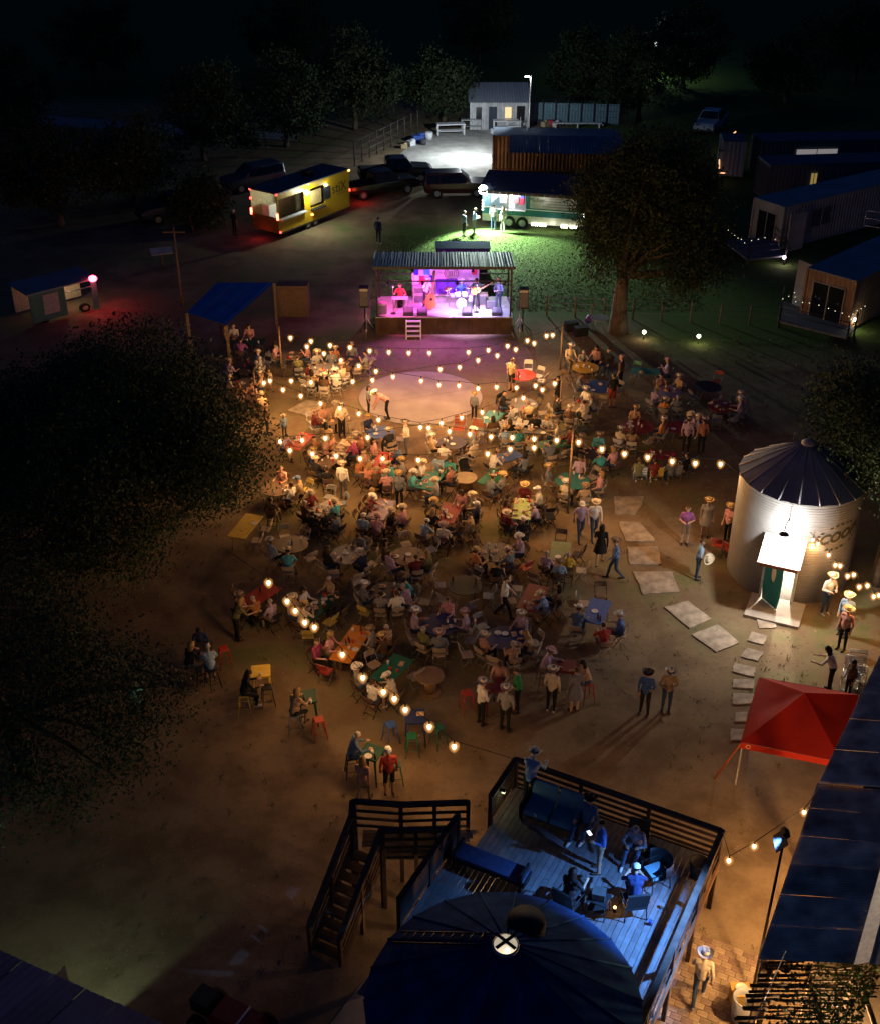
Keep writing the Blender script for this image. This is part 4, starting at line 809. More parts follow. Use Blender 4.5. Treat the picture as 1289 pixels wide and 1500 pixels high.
porch('small porch with railing at the brown cabin', [(1146, 440), (1140, 470), (1240, 495), (1252, 480)], .4, [(1146, 438), (1163, 429), (1165, 441), (1185, 443), (1213, 451), (1243, 463), (1272, 445)], 1.3, 1)
k = thing('rope_lights', 'bent orange rope light at the far dark cabin porch', 'lights'); mb = MB(); W0 = [G(x, y, 1.2) for x, y in ((1077, 193), (1062, 206), (1085, 208))]; W1 = [G(x, y, 1.0) for x, y in ((1062, 233), (1053, 234), (1053, 253), (1063, 254))]
ORL = lamp_mat('orange_rope', (1, .45, .2), 2.0); mb.tube(W0, .05, 5); mb.build('rope', ORL, k); mb = MB(); mb.tube(W1, .04, 5); mb.build('rope', ORL, k)
for px, py, z, c_, e_, lab in ((1148, 377, .5, (1, .7, .85), 12, 'small pinkish spot lamp on the grey cabin porch corner'), (1251, 468, .6, (1, .85, .6), 12, 'small warm spot lamp at the brown cabin porch corner')):
    q = G(px, py, z); t = thing('spot_lamp', lab, 'lamp', (q.x, q.y, 0)); mb = MB(); mb.cyl((0, 0, 0), (0, 0, z), .02); mb.build('stake', BLACK, t); mb = MB(); mb.ball((0, 0, z), .1); mb.build('bulb', lamp_mat('spot_%d' % px, c_, 20), t); light('POINT', (0, -.2, z), e_, c_, t)
rk = thing('roof_railing', 'pale metal railing on the brown cabin roof', 'railing'); q0, q1 = G(1265, 330, 3.0), G(1310, 338, 3.0); mb = MB()
for z in (0, .45, .9): mb.tube([q0 + Vector((0, 0, z)), q1 + Vector((0, 0, z))], .03, 5)
mb.build('rails', CHROME, rk); mb = MB(); mb.tube([q0, q0 + Vector((0, 0, .95))], .035, 5); mb.build('post', CHROME, rk)

# ------------------------------------------------------------------ work yard and shed at the back
yg = MB(); yg.add([(*G(x, y).to_2d(), .004) for x, y in ((566, 246), (590, 222), (618, 204), (648, 193), (700, 188), (790, 187), (800, 196), (735, 205), (728, 262), (690, 268), (640, 272), (600, 270))], [tuple(range(12))]); tag(yg.build('gravel_yard', M('pale_caliche', (.38, .37, .34), .95, var=.28, scale=1.1, bump=.4, bscale=5)), kind='structure')
yp, yq = G(688, 190), G(772, 190); yd = thing('work_shed', 'pale board sided shed with dark door at the back yard', 'shed', yp, heading(yp, yq)); SLn = (yq - yp).length
bs = M('pale_shed_boards', (.52, .53, .55), .8, var=.2, scale=2, rnd=.15); nb = 26
for k in range(nb): mb = MB(); mb.box((SLn * (k + .5) / nb, 0, 1.15), (SLn / nb - .015, .04, 2.3)); mb.build('wall_board', bs, yd)
for x in (0, SLn): mb = MB(); mb.box((x, 2.0, 1.15), (.04, 4, 2.3)); mb.build('end_wall', bs, yd)
for k in range(8): mb = MB(); wave_sheet(mb, (-.15 + k * (SLn + .3) / 8, -.25, 2.32), (1, 0, 0), (0, 4.0, .9), (SLn + .3) / 8, 4.1, .2, .014); mb.build('roof_sheet', M('pale_shed_roof', (.42, .45, .5), .6, var=.2, rnd=.1), yd)
for x, w_, z, h_, m, nm in ((.5, .5, .9, 1.0, GLASSD, 'window'), (1.6, .7, .05, 1.9, M('dark_blue_door', (.03, .045, .07), .6), 'door'), (3.0, .55, 1.0, .9, M('lit_shed_window', (.7, .5, .2), .5, emit=.8, ecol=(1, .75, .4)), 'window'), (4.0, .7, .8, 1.2, GLASSD, 'window')): mb = MB(); mb.box((x + w_ / 2, -.035, z + h_ / 2), (w_, .03, h_)); mb.build(nm, m, yd)
fy = G(774, 172, 2.6); ylp = thing('yard_light', 'bright white floodlight on a pole at the shed corner', 'flood light', (fy.x, fy.y - .6, 0)); mb = MB(); mb.cyl((0, 0, 0), (0, 0, 6.0), .06); mb.build('pole', GREYM, ylp); mb = MB(); mb.box((-.2, -.1, 6.0), (.5, .3, .12)); mb.build('housing', BLACK, ylp); mb = MB(); mb.box((-.25, -.12, 5.92), (.4, .24, .05)); mb.build('lens', lamp_mat('flood_white', (1, .97, .92), 60), ylp)
light('SPOT', (-.6, -.6, 5.8), 2200, (.86, .96, 1), ylp, .15, aim((-.6, -.6, 5.8), (-7.2, -4.6, 0)), R(70), .8); light('POINT', (-5.0, -2.0, 3.0), 1700, (.86, .96, 1), ylp, .1)  # second light is an added fill for the benches, with no fixture
def workbench(lab, x, y, L_, mat, rz=0): 
    t = thing('work_bench', lab, 'bench', G(x, y), rz); mb = MB(); mb.box((0, 0, .9), (L_, .8, .08)); mb.build('top', mat, t); mb = MB(); mb.box((0, 0, .35), (L_ * .95, .7, .05)); mb.build('shelf', mat, t)
    for sx_ in (-1, 1):
        for sy_ in (-1, 1): mb = MB(); mb.box((sx_ * (L_ / 2 - .08), sy_ * .32, .43), (.1, .1, .86)); mb.build('leg', mat, t)
WB = M('white_bench_paint', (.72, .72, .74), .6, var=.1)
workbench('white two tier work bench in the pale dirt yard', 660, 197, 2.4, WB, R(8)); workbench('white low bench against the shed wall', 740, 192, 2.2, WB); workbench('dark bench piled with tools by the shed door', 690, 190, 1.8, GREYM)
wc = thing('tool_cart', 'white steel tool cart by the shed corner', 'cart', G(752, 194)); mb = MB(); mb.box((0, 0, .55), (1.2, .6, .06)); mb.box((0, 0, .95), (1.2, .6, .06)); mb.build('trays', WB, wc)
for x in (-.55, .55): mb = MB(); mb.cyl((x, 0, 0), (x, 0, 1.3), .03); mb.build('upright', WB, wc)
JC = [((.7, .72, .75), 'white'), ((.05, .1, .4), 'blue'), ((.5, .05, .08), 'red'), ((.45, .35, .2), 'tan'), ((.06, .06, .07), 'black'), ((.5, .6, .1), 'lime'), ((.3, .32, .35), 'grey')]
for i, (px, py, s_, ci, nm, w_) in enumerate(((602, 213, .5, 0, 'crate', 'beside the scrap heap'), (613, 208, .7, 1, 'tarp_bundle', 'in the scrap heap'), (628, 204, .6, 0, 'water_tub', 'behind the scrap heap'), (592, 217, .4, 3, 'box', 'at the edge of the scrap heap'), (620, 212, .45, 4, 'tyre_stack', 'by the scrap heap'), (725, 195, .5, 0, 'sack', 'lying before the shed'), (798, 185, .5, 3, 'box', 'by the yard fence'), (806, 184, .5, 2, 'jerry_can', 'by the yard fence'), (814, 185, .5, 0, 'cooler', 'by the yard fence'), (790, 182, .6, 4, 'grill', 'by the yard fence'), (742, 186, .4, 5, 'jacket_bundle', 'on the shed wall bench side'), (876, 184, .3, 1, 'bucket', 'on the fence shelf'), (884, 184, .3, 0, 'bucket', 'on the fence shelf end'), (700, 184, .5, 4, 'tool_heap', 'beside the dark bench'))):
    mb = MB(); rr = random.Random(i)
    if nm in ('water_tub', 'bucket', 'tyre_stack', 'jerry_can'): mb.lathe([(.001, 0), (s_ * .5, 0), (s_ * .6, s_ * .5), (s_ * .58, s_), (s_ * .4, s_), (.001, s_ * .9)], n=12)
    else:
        mb.box((0, 0, s_ * .4), (s_ * 1.3, s_, s_ * .8), rr.uniform(0, 1)); mb.box((s_ * .3, .1, s_ * .85), (s_ * .7, s_ * .5, s_ * .3), rr.uniform(0, 1))
    tag(mb.build(nm, M('yard_' + JC[ci][1], JC[ci][0], .7), None, G(px, py)), '%s %s %s in the back yard' % (JC[ci][1], nm.replace('_', ' '), w_), nm.replace('_', ' '))
for i, (x0, y0, x1, y1, h_, lab) in enumerate(((520, 243, 612, 195, 1.9, 'tall wire fence along the left of the work yard'), (775, 183, 905, 186, 2.2, 'corrugated blue grey fence behind the work yard'))):
    fn = thing('yard_fence', lab, 'fence'); a, b = G(x0, y0), G(x1, y1); n = 9 if i == 0 else 7
    for k in range(n + 1): mb = MB(); q = a.lerp(b, k / n); mb.cyl(q, q + Vector((0, 0, h_)), .05); mb.build('post', M('rusty_fence_post', (.07, .06, .055), .9), fn)
    for z in (.3, .8, 1.3, 1.8):
        mb = MB(); mb.tube([a + Vector((0, 0, z)), b + Vector((0, 0, z))], .012, 4); mb.build('wire', GREYM, fn)
    if i == 1:
        for k in range(n): mb = MB(); q = a.lerp(b, k / n); wave_sheet(mb, q + Vector((0, .1, .2)), b - a, (0, 0, 1), (b - a).length / n - .02, 1.7, .25, .02); mb.build('fence_sheet', M('blue_fence_sheet', (.12, .22, .28), .6), fn)
shf = thing('fence_shelf', 'long low pale shelf along the yard fence', 'shelf', G(845, 187)); mb = MB(); mb.box((0, 0, .4), (4.2, .5, .06)); mb.build('top', WB, shf)
for x in (-1.9, 0, 1.9): mb = MB(); mb.box((x, 0, .19), (.08, .4, .38)); mb.build('leg', WB, shf)
# lower field fence on the right of the stage
fn = thing('field_fence', 'low post and wire fence between the stage lawn and cabins', 'fence'); a, b = G(800, 462), G(1140, 478)
for k in range(9): mb = MB(); q = a.lerp(b, k / 8); mb.cyl(q, q + Vector((0, 0, 1.2)), .05, .045, 6); mb.build('post', WOOD, fn)
for z in (.4, .75, 1.1): mb = MB(); mb.tube([a + Vector((0, 0, z)), b + Vector((0, 0, z))], .01, 4); mb.build('wire', GREYM, fn)
fn = thing('picket_posts', 'leaning bare fence posts by the parked pickup', 'fence')
for (px, py, h_) in ((284, 340, 1.3), (322, 328, 1.2), (332, 332, .9)): mb = MB(); q = G(px, py); mb.cyl(q, q + Vector((-.15, 0, h_)), .06); mb.build('post', WOOD, fn)

# ------------------------------------------------------------------ left side: blue canopy roof, teal trailer with red lamp
cn = thing('canopy_shelter', 'open shelter with blue corrugated roof left of the stage', 'shelter'); q = [G(332, 476, 2.6), G(274, 458, 2.6), G(318, 414, 2.9), G(402, 414, 2.9)]
BLR = M('bright_blue_roof', (.05, .24, .62), .5, var=.15, scale=1, rnd=.08)
roof_strip(cn, q[1], q[0], q[2], q[3], 6, .22, BLR, .02)
for p in q: mb = MB(); mb.box((p.x, p.y, p.z / 2), (.12, .12, p.z - .02)); mb.build('post', WOOD, cn)
mb = MB(); bxq = G(432, 460); mb.box((0, 0, .9), (1.7, .9, 1.8)); mb.box((0, -.47, .9), (1.5, .03, 1.5)); tag(mb.build('storage_cabinet', M('brown_cabinet', (.14, .09, .06), .8), None, bxq), 'brown wooden cabinet between the blue shelter and stage', 'cabinet')
tp, tq = G(50, 478), G(147, 452); tt = thing('teal_trailer', 'teal trailer with lit opening and red lamp beyond the big tree', 'trailer', tp, heading(tp, tq)); Lq = (tq - tp).length; TT = M('teal_dim', (.04, .12, .15), .6)
for x0, x1 in ((0, Lq * .52), (Lq * .92, Lq)): mb = MB(); mb.box(((x0 + x1) / 2, 0, 1.3), (x1 - x0, .06, 2.2)); mb.build('wall_panel', TT, tt)
mb = MB(); mb.box((Lq / 2, 2.2, 1.3), (Lq, .06, 2.2)); mb.build('wall_panel', M('lit_cream', (.7, .62, .4), .6), tt); mb = MB(); mb.box((Lq / 2, 1.1, 2.45), (Lq + .2, 2.4, .1)); mb.build('roof', NAVY, tt); mb = MB(); mb.box((Lq * .3, -.05, 1.4), (.9, .04, 1.5)); mb.build('poster', M('lilac_poster', (.3, .25, .35), .8), tt)
mb = MB(); mb.box((Lq * .7, -.4, 2.1), (Lq * .35, .8, .04), rot=Euler((R(-25), 0, 0))); mb.build('awning', NAVY, tt); light('POINT', (Lq * .7, 1.2, 2.0), 18, (1, .9, .6), tt)
for x in (.8, Lq - .8): wheel(tt, (x, 0.2, .3), .3)
tt.scale = (1, 1, .74)
mb = MB(); mb.ball((Lq * .95, -.1, 2.5), .24); mb.build('red_lamp', lamp_mat('red_beacon', (1, .03, .06), 30), tt); light('POINT', (Lq * .95, -.6, 2.3), 32, (1, .05, .08), tt)
sgn = thing('small_shelter', 'small pale blue roof on a post near the yellow truck', 'shelter', G(240, 392)); mb = MB(); mb.cyl((0, 0, 0), (0, 0, 1.0), .05); mb.build('post', WOOD, sgn); mb = MB(); mb.box((0, 0, 1.05), (1.3, .8, .06), R(30), rot=Euler((R(12), 0, R(20)))); mb.build('roof', STEEL, sgn)
up = thing('utility_pole', 'thin utility pole behind the blue shelter', 'pole', G(268, 448)); mb = MB(); mb.cyl((0, 0, 0), (0, 0, 4.6), .07, .05, 7); mb.build('pole', WOOD, up); mb = MB(); mb.box((0, 0, 4.3), (1.2, .08, .08)); mb.build('cross_arm', WOOD, up)

# ------------------------------------------------------------------ bottom left: roof, lamp pool, red machine
bl = thing('tin_roof_house', 'low house with dark blue corrugated roof below the light pool', 'house'); c0, c1 = G(-40, 1374, 2.8), G(255, 1506, 2.8); e_ = (c1 - c0).normalized(); n_ = Vector((e_.y, -e_.x, 0)); n_ = n_ if n_.y < 0 else -n_
DBR = M('deep_blue_roof', (.09, .12, .24), .6, var=.25, scale=1, rnd=.12)
roof_strip(bl, c0 - e_ * 2, c1 + e_ * .3, c0 - e_ * 2 + n_ * 3.5 + Vector((0, 0, .8)), c1 + e_ * .3 + n_ * 3.5 + Vector((0, 0, .8)), 9, .2, DBR, .018)
wq0, wq1 = c0 - e_ * 2 + n_ * .35, c1 + n_ * .35; mb = MB(); mb.add([(wq0.x, wq0.y, 0), (wq1.x, wq1.y, 0), (wq1.x, wq1.y, 2.78), (wq0.x, wq0.y, 2.78)], [(0, 1, 2, 3)]); mb.build('wall', M('house_boards', (.3, .3, .28), .8), bl)
fin = c0.lerp(c1, .42) + n_ * .35; mb = MB(); fa, fb = fin, fin - n_ * .72; mb.add([(fa.x, fa.y, 0), (fb.x, fb.y, 0), (fb.x, fb.y, 2.7), (fa.x, fa.y, 2.7)], [(0, 1, 2, 3)]); mb.build('wing_wall', M('house_boards', (.3, .3, .28), .8), bl)
lpq = fin - n_ * .12 - e_ * .12; wlp = thing('wall_lamp', 'pale green wall lamp under the blue tin roof', 'lamp', (lpq.x, lpq.y, 2.2)); mb = MB(); mb.box((0, 0, .1), (.15, .12, .1)); mb.build('housing', BLACK, wlp); mb = MB(); mb.ball((0, 0, 0), .06); mb.build('bulb', lamp_mat('pale_green_lamp', (.85, 1, .75), 10), wlp); light('POINT', -n_ * .10 + Vector((0, 0, -.2)), 80, (.66, 1, .66), wlp, .03)
rm = thing('ride_mower', 'red riding machine parked by the tin roof house', 'mower', G(345, 1492) + Vector((0, -.3, 0)), R(-28)); RP = M('mower_red', (.22, .015, .012), .4)
mb = MB(); mb.box((.2, 0, .55), (1.3, .7, .3), taper=.85); mb.build('hood', RP, rm); mb = MB(); mb.box((-.75, 0, .6), (.5, .5, .4)); mb.build('seat', BLACK, rm); mb = MB(); mb.box((.35, 0, .71), (.05, .6, .02)); mb.build('white_stripe', WHITE, rm)
for x in (-.7, .7):
    for s_ in (-.42, .42): wheel(rm, (x, s_, .25), .25, .18)
# ------------------------------------------------------------------ people
def capsules(mb, a, b, r0, r1, n=10):
    mb.cyl(a, b, r0, r1, n); mb.ball(a, r0, n, 6); mb.ball(b, r1, n, 6)
def make_pose(name, pel=.95, lean=0.0, legs=None, arms=None, headtilt=0.0, sit=False):
    """joints -> overlapping tapered limbs -> one continuous voxel-remeshed body, faces coloured by the nearest bone"""
    lz = lambda p: Vector((p[0], p[1] * math.cos(lean) + (p[2] - pel) * math.sin(lean), pel + (p[2] - pel) * math.cos(lean) - p[1] * math.sin(lean)))
    o = pel - .95
    U = lambda x, y, z: lz((x, y, z + o))
    bones = []
    B = lambda a, b, r0, r1, t: bones.append((Vector(a), Vector(b), r0, r1, t))
    B((-.075, 0, pel - .02), (.075, 0, pel - .02), .115, .115, 1)
    B(U(-.06, .012, 1.07), U(.06, .012, 1.07), .115, .115, 0); B(U(-.085, 0, 1.28), U(.085, 0, 1.28), .118, .118, 0)
    B(U(0, 0, .97), U(0, .01, 1.28), .14, .14, 0); B(U(-.165, -.005, 1.40), U(.165, -.005, 1.40), .068, .068, 0); B(U(0, -.01, 1.36), U(0, .0, 1.45), .10, .062, 0)
    B(U(0, .0, 1.44), U(0, .015, 1.54), .055, .052, 2)
    hc = U(0, .02, 1.635); ht = lean + headtilt
    hv = lambda x, y, z: hc + Vector((x, y * math.cos(ht) + z * math.sin(ht), z * math.cos(ht) - y * math.sin(ht)))
    B(hv(0, -.012, .025), hv(0, .012, .025), .092, .090, 9); B(hv(0, .035, -.055), hv(0, .03, -.02), .058, .07, 9); B(hv(0, .095, -.012), hv(0, .105, -.03), .014, .017, 9)
    for s in (-1, 1): B(hv(s * .088, -.01, -.02), hv(s * .092, -.015, .015), .018, .02, 9)
    hands = []
    for s, (el, wr) in zip((-1, 1), arms):
        sh = U(s * .185, 0, 1.395); e = sh + Vector(el); w = sh + Vector(wr)
        B(sh, e, .056, .043, 0); B(e, w, .041, .029, 4)
        d = (w - e).normalized(); side_ = d.cross(Vector((0, 0, 1))); side_ = side_.normalized() if side_.length > .1 else Vector((1, 0, 0))
        pm = w + d * .07; B(w, pm, .028, .034, 2); B(w + side_ * .018, pm + side_ * .022, .024, .024, 2); B(w - side_ * .018, pm - side_ * .022, .024, .024, 2)
        dn = Vector((0, 0, -1)) if abs(d.z) < .8 else Vector((0, 1, 0))
        for k, ln in enumerate((.062, .075, .07, .055)):
            q = pm + side_ * ((k - 1.5) * .021); m_ = q + d * ln * .6 + dn * .006; B(q, m_, .0115, .011, 2); B(m_, m_ + (d * .6 + dn * .6).normalized() * ln * .5, .011, .01, 2)
        th = w + d * .02 - side_ * .03 * s; B(th, th + (d * .6 - side_ * s * .7).normalized() * .055, .014, .0125, 2)
    for s, (kn, an) in zip((-1, 1), legs):
        hp = Vector((s * .092, 0, pel - .03)); k = Vector(kn); a = Vector(an)
        B(hp, k, .088, .062, 1); B(k, k.lerp(a, .4), .060, .056, 5); B(k.lerp(a, .4), a, .056, .040, 5)
        fd = Vector((0, 1, 0)); B(a + Vector((0, -.03, -.035)), a + fd * .16 + Vector((0, 0, -.055)), .045, .036, 3); B(a, a + Vector((0, 0, -.04)), .042, .045, 3)
    mb = MB()
    for a, b, r0, r1, t in bones: capsules(mb, a, b, r0, r1)
    me0 = mb.mesh('body_base'); ob = bpy.data.objects.new('body_base', me0); COL.objects.link(ob)
    m = ob.modifiers.new('r', 'REMESH'); m.mode = 'VOXEL'; m.voxel_size = .0125
    m = ob.modifiers.new('s', 'SMOOTH'); m.iterations = 2; m.factor = .5
    m = ob.modifiers.new('d', 'DECIMATE'); m.ratio = .16
    dg = bpy.context.evaluated_depsgraph_get(); me = bpy.data.meshes.new_from_object(ob.evaluated_get(dg)); bpy.data.objects.remove(ob); bpy.data.meshes.remove(me0)
    me.name = 'body_' + name; idx = []
    eyes = [hv(s * .034, .086, .012) for s in (-1, 1)]
    bl = [(a, b - a, (b - a).length_squared or 1e-9, (r0 + r1) / 2, t) for a, b, r0, r1, t in bones]
    for p in me.polygons:
        c = p.center; best = 9; bt = 0
        for a, d, l2, r, t in bl:
            u = (c - a).dot(d) / l2; u = 0 if u < 0 else 1 if u > 1 else u
            q = (c - a - d * u).length - r
            if q < best: best = q; bt = t
        if bt == 9:
            lc = c - hc; y = lc.y * math.cos(ht) - lc.z * math.sin(ht); z = lc.z * math.cos(ht) + lc.y * math.sin(ht)
            bt = 6 if (z > .05 or y < -.035 and z > -.06) else 2
            if bt == 2 and min((c - e).length for e in eyes) < .014: bt = 7
        idx.append(bt)
    me.polygons.foreach_set('material_index', idx); me.polygons.foreach_set('use_smooth', [True] * len(idx))
    for k in range(8): me.materials.append(WHITE)
    me.update(); return (me, hc, ht)
SL_ = lambda: [((-.105, .01, .50), (-.11, -.01, .085)), ((.105, .01, .50), (.11, -.01, .085))]
SEATL = [((-.13, .43, .53), (-.14, .40, .085)), ((.13, .43, .53), (.14, .42, .085))]
SEATX = [((-.14, .42, .53), (-.05, .30, .085)), ((.16, .43, .53), (.2, .5, .085))]
STOOLL = [((-.13, .40, .66), (-.12, .33, .30)), ((.13, .40, .66), (.12, .33, .30))]
POSE = {
 'stand': make_pose('standing', arms=[((-.06, -.03, -.27), (-.05, .06, -.52)), ((.06, -.03, -.27), (.05, .07, -.52))], legs=SL_()),
 'drink': make_pose('holding_a_cup', arms=[((-.07, -.02, -.27), (-.02, .2, -.2)), ((.06, -.03, -.27), (.04, .08, -.5))], legs=[((-.11, .03, .50), (-.13, .02, .085)), ((.10, .0, .5), (.12, -.05, .085))]),
 'folded': make_pose('hands_together', lean=.06, arms=[((-.1, .02, -.26), (.06, .22, -.24)), ((.1, .02, -.26), (-.06, .22, -.27))], legs=SL_()),
 'walk': make_pose('walking', lean=.06, arms=[((-.05, .12, -.25), (-.02, .3, -.42)), ((.06, -.14, -.24), (.06, -.12, -.5))], legs=[((-.1, -.02, .5), (-.1, -.30, .16)), ((.1, .17, .53), (.1, .26, .085))]),
 'lean': make_pose('leaning', lean=.38, arms=[((-.09, .16, -.24), (-.04, .42, -.26)), ((.09, .16, -.24), (.04, .42, -.26))], legs=SL_(), headtilt=-.1),
 'bend': make_pose('bending', lean=.95, arms=[((-.02, .12, -.27), (.02, .22, -.52)), ((.02, .12, -.27), (-.04, .25, -.52))], legs=[((-.1, .06, .5), (-.1, -.08, .085)), ((.1, .02, .5), (.1, -.03, .085))], headtilt=-.3),
 'sit': make_pose('seated_hands_on_table', pel=.56, lean=.10, arms=[((-.07, .10, -.25), (-.02, .36, -.22)), ((.07, .10, -.25), (.02, .36, -.22))], legs=SEATL),
 'sitf': make_pose('seated_leaning_in', pel=.56, lean=.36, arms=[((-.1, .16, -.22), (.02, .30, -.16)), ((.1, .16, -.22), (-.02, .32, -.18))], legs=SEATX, headtilt=.15),
 'sitb': make_pose('seated_back', pel=.56, lean=-.10, arms=[((-.08, .06, -.26), (-.06, .26, -.38)), ((.08, .06, -.26), (.03, .3, -.34))], legs=SEATX),
 'sitd': make_pose('seated_drinking', pel=.56, lean=.04, arms=[((-.09, .12, -.22), (.02, .26, -.02)), ((.07, .1, -.25), (.02, .34, -.24))], legs=SEATL),
 'stool': make_pose('on_stool', pel=.86, lean=.28, arms=[((-.08, .14, -.24), (-.02, .36, -.22)), ((.08, .14, -.24), (.02, .36, -.22))], legs=STOOLL),
 'guitar': make_pose('playing_guitar', lean=.08, arms=[((-.2, .02, -.22), (.02, .22, -.32)), ((.16, .08, -.2), (.30, .30, -.12))], legs=[((-.13, .03, .5), (-.16, .0, .085)), ((.13, .02, .5), (.17, -.02, .085))], headtilt=.1),
 'bass': make_pose('playing_bass', lean=.16, arms=[((-.1, .12, -.24), (.02, .34, -.34)), ((.1, .16, -.12), (.06, .32, .12))], legs=[((-.13, .03, .5), (-.16, .0, .085)), ((.13, .02, .5), (.17, -.02, .085))]),
 'drum': make_pose('drumming', pel=.56, lean=.12, arms=[((-.14, .08, -.24), (-.1, .32, -.18)), ((.14, .08, -.24), (.12, .32, -.14))], legs=[((-.2, .4, .53), (-.22, .42, .085)), ((.2, .4, .53), (.22, .44, .085))]),
}
SKIN = [M('skin_%d' % i, c, .55, var=.08) for i, c in enumerate(((.50, .30, .21), (.42, .24, .16), (.55, .36, .26), (.30, .17, .11)))]
HAIRM = {k: M('hair_' + k, c, .6, var=.25) for k, c in (('dark', (.02, .014, .01)), ('blonde', (.32, .2, .08)), ('grey', (.35, .33, .31)), ('brown', (.07, .04, .02)))}
EYE = M('eye_dark', (.02, .02, .02), .2, var=0)
SHIRT = {'white': (.72, .70, .66), 'cream': (.62, .53, .40), 'grey': (.28, .28, .29), 'slate': (.16, .18, .22), 'blue': (.06, .12, .35), 'light blue': (.30, .42, .58), 'navy': (.02, .03, .09), 'teal': (.05, .30, .30), 'aqua': (.10, .42, .48), 'green': (.03, .25, .08), 'red': (.38, .05, .045), 'maroon': (.16, .025, .03), 'coral': (.48, .21, .15), 'pink': (.62, .32, .33), 'magenta': (.36, .06, .17), 'lilac': (.42, .32, .46), 'purple': (.30, .10, .30), 'orange': (.48, .21, .09), 'tan': (.42, .30, .18), 'brown': (.12, .07, .04), 'yellow': (.62, .42, .06), 'black': (.018, .018, .02), 'denim': (.09, .14, .25), 'salmon': (.48, .27, .21), 'olive': (.14, .14, .06)}
def cloth(nm): return M('cloth_' + nm.replace(' ', '_'), SHIRT[nm], .85, var=.16, scale=14, rnd=.12)
def plaid(nm, a, b):
    m = M(nm, a, .85, var=.0); n = m.node_tree; tc = n.nodes.new('ShaderNodeTexCoord'); ck = n.nodes.new('ShaderNodeTexChecker'); ck.inputs['Scale'].default_value = 26; ck.inputs[1].default_value = (*a, 1); ck.inputs[2].default_value = (*b, 1)
    n.links.new(tc.outputs['Object'], ck.inputs[0]); n.links.new(ck.outputs[0], n.nodes['Principled BSDF'].inputs['Base Color']); return m
MATS['cloth_blue_plaid'] = plaid('blue_plaid_cloth', (.05, .09, .25), (.22, .32, .52)); SHIRT['blue plaid'] = 0; MATS['cloth_floral'] = plaid('floral_cloth', (.35, .16, .12), (.55, .42, .25)); SHIRT['floral'] = 0; MATS['cloth_grey_check'] = plaid('grey_check_cloth', (.12, .12, .16), (.30, .30, .34)); SHIRT['grey check'] = 0
PANTS = {k: M('trousers_' + k, c, .85, var=.2, scale=10, rnd=.15) for k, c in (('denim', (.05, .08, .15)), ('black', (.018, .018, .02)), ('tan', (.26, .20, .13)), ('white', (.55, .53, .5)), ('grey', (.12, .12, .13)), ('red', (.4, .04, .03)))}
SHOE = M('boot_leather', (.05, .03, .02), .5); SHOEW = M('white_shoes', (.6, .58, .55), .6)
# hats and hair, modelled about the head centre
def cowboy_hat(mat, band, nm):
    mb = MB(); n = 20; P = []; rings = [(.088, .088, .055), (.115, .125, .052), (.16, .17, .056), (.195, .205, .075)]
    for rx, ry, z in rings:
        for i in range(n):
            t = 2 * math.pi * i / n; P.append((rx * math.cos(t), ry * math.sin(t), z + .055 * max(0, (rx - .1) / .1) * math.cos(t) ** 4))
    F = [(k * n + i, k * n + (i + 1) % n, (k + 1) * n + (i + 1) % n, (k + 1) * n + i) for k in range(3) for i in range(n)]; mb.add(P, F, 0, True)
    P = []; cr = [(.104, .114, .05), (.102, .112, .085), (.098, .106, .12), (.085, .095, .165), (.055, .075, .168), (.01, .04, .145)]
    for rx, ry, z in cr:
        for i in range(n):
            t = 2 * math.pi * i / n; P.append((rx * math.cos(t), ry * math.sin(t), z))
    mb.add(P, [(k * n + i, k * n + (i + 1) % n, (k + 1) * n + (i + 1) % n, (k + 1) * n + i) for k in range(5) for i in range(n)] + [tuple(range(5 * n, 6 * n))], 0, True)
    me = mb.mesh(nm); me.materials.append(mat); bd = MB(); bd.lathe([(.107, .056), (.106, .082)], n=16, sy=1.08); bm_ = bd.mesh('hat_band'); bm_.materials.append(band); return me, bm_
HATM = {'c': ('cream hat', M('cream_felt', (.72, .62, .46), .8, var=.08)), 's': ('straw hat', M('straw', (.62, .44, .20), .8, var=.15, scale=30)), 'k': ('dark hat', M('dark_felt', (.05, .035, .03), .8)), 'w': ('white hat', M('white_felt', (.8, .77, .72), .8, var=.05)), 't': ('tan hat', M('tan_felt', (.36, .26, .17), .8)), 'p': ('pink hat', M('pink_straw', (.62, .42, .40), .8))}
HAT = {k: cowboy_hat(v[1], M('hat_band_leather', (.06, .035, .02), .6), 'cowboy_hat') for k, v in HATM.items()}
def cap(mat):
    mb = MB(); mb.lathe([(.104, .02), (.106, .05), (.095, .09), (.06, .118), (.001, .126)], n=16, sy=1.08); mb.add([(.09, .06, .035), (.07, .18, .03), (0, .205, .028), (-.07, .18, .03), (-.09, .06, .035), (.09, .06, .045), (.07, .18, .04), (0, .205, .038), (-.07, .18, .04), (-.09, .06, .045)], [(0, 1, 2, 3, 4), (9, 8, 7, 6, 5), (0, 5, 6, 1), (1, 6, 7, 2), (2, 7, 8, 3), (3, 8, 9, 4)]); me = mb.mesh('cap'); me.materials.append(mat); return me
CAP = {'1': ('white cap', cap(M('cap_white', (.7, .7, .7), .8))), '2': ('blue cap', cap(M('cap_blue', (.15, .25, .45), .8))), '3': ('dark cap', cap(M('cap_dark', (.03, .03, .035), .8)))}
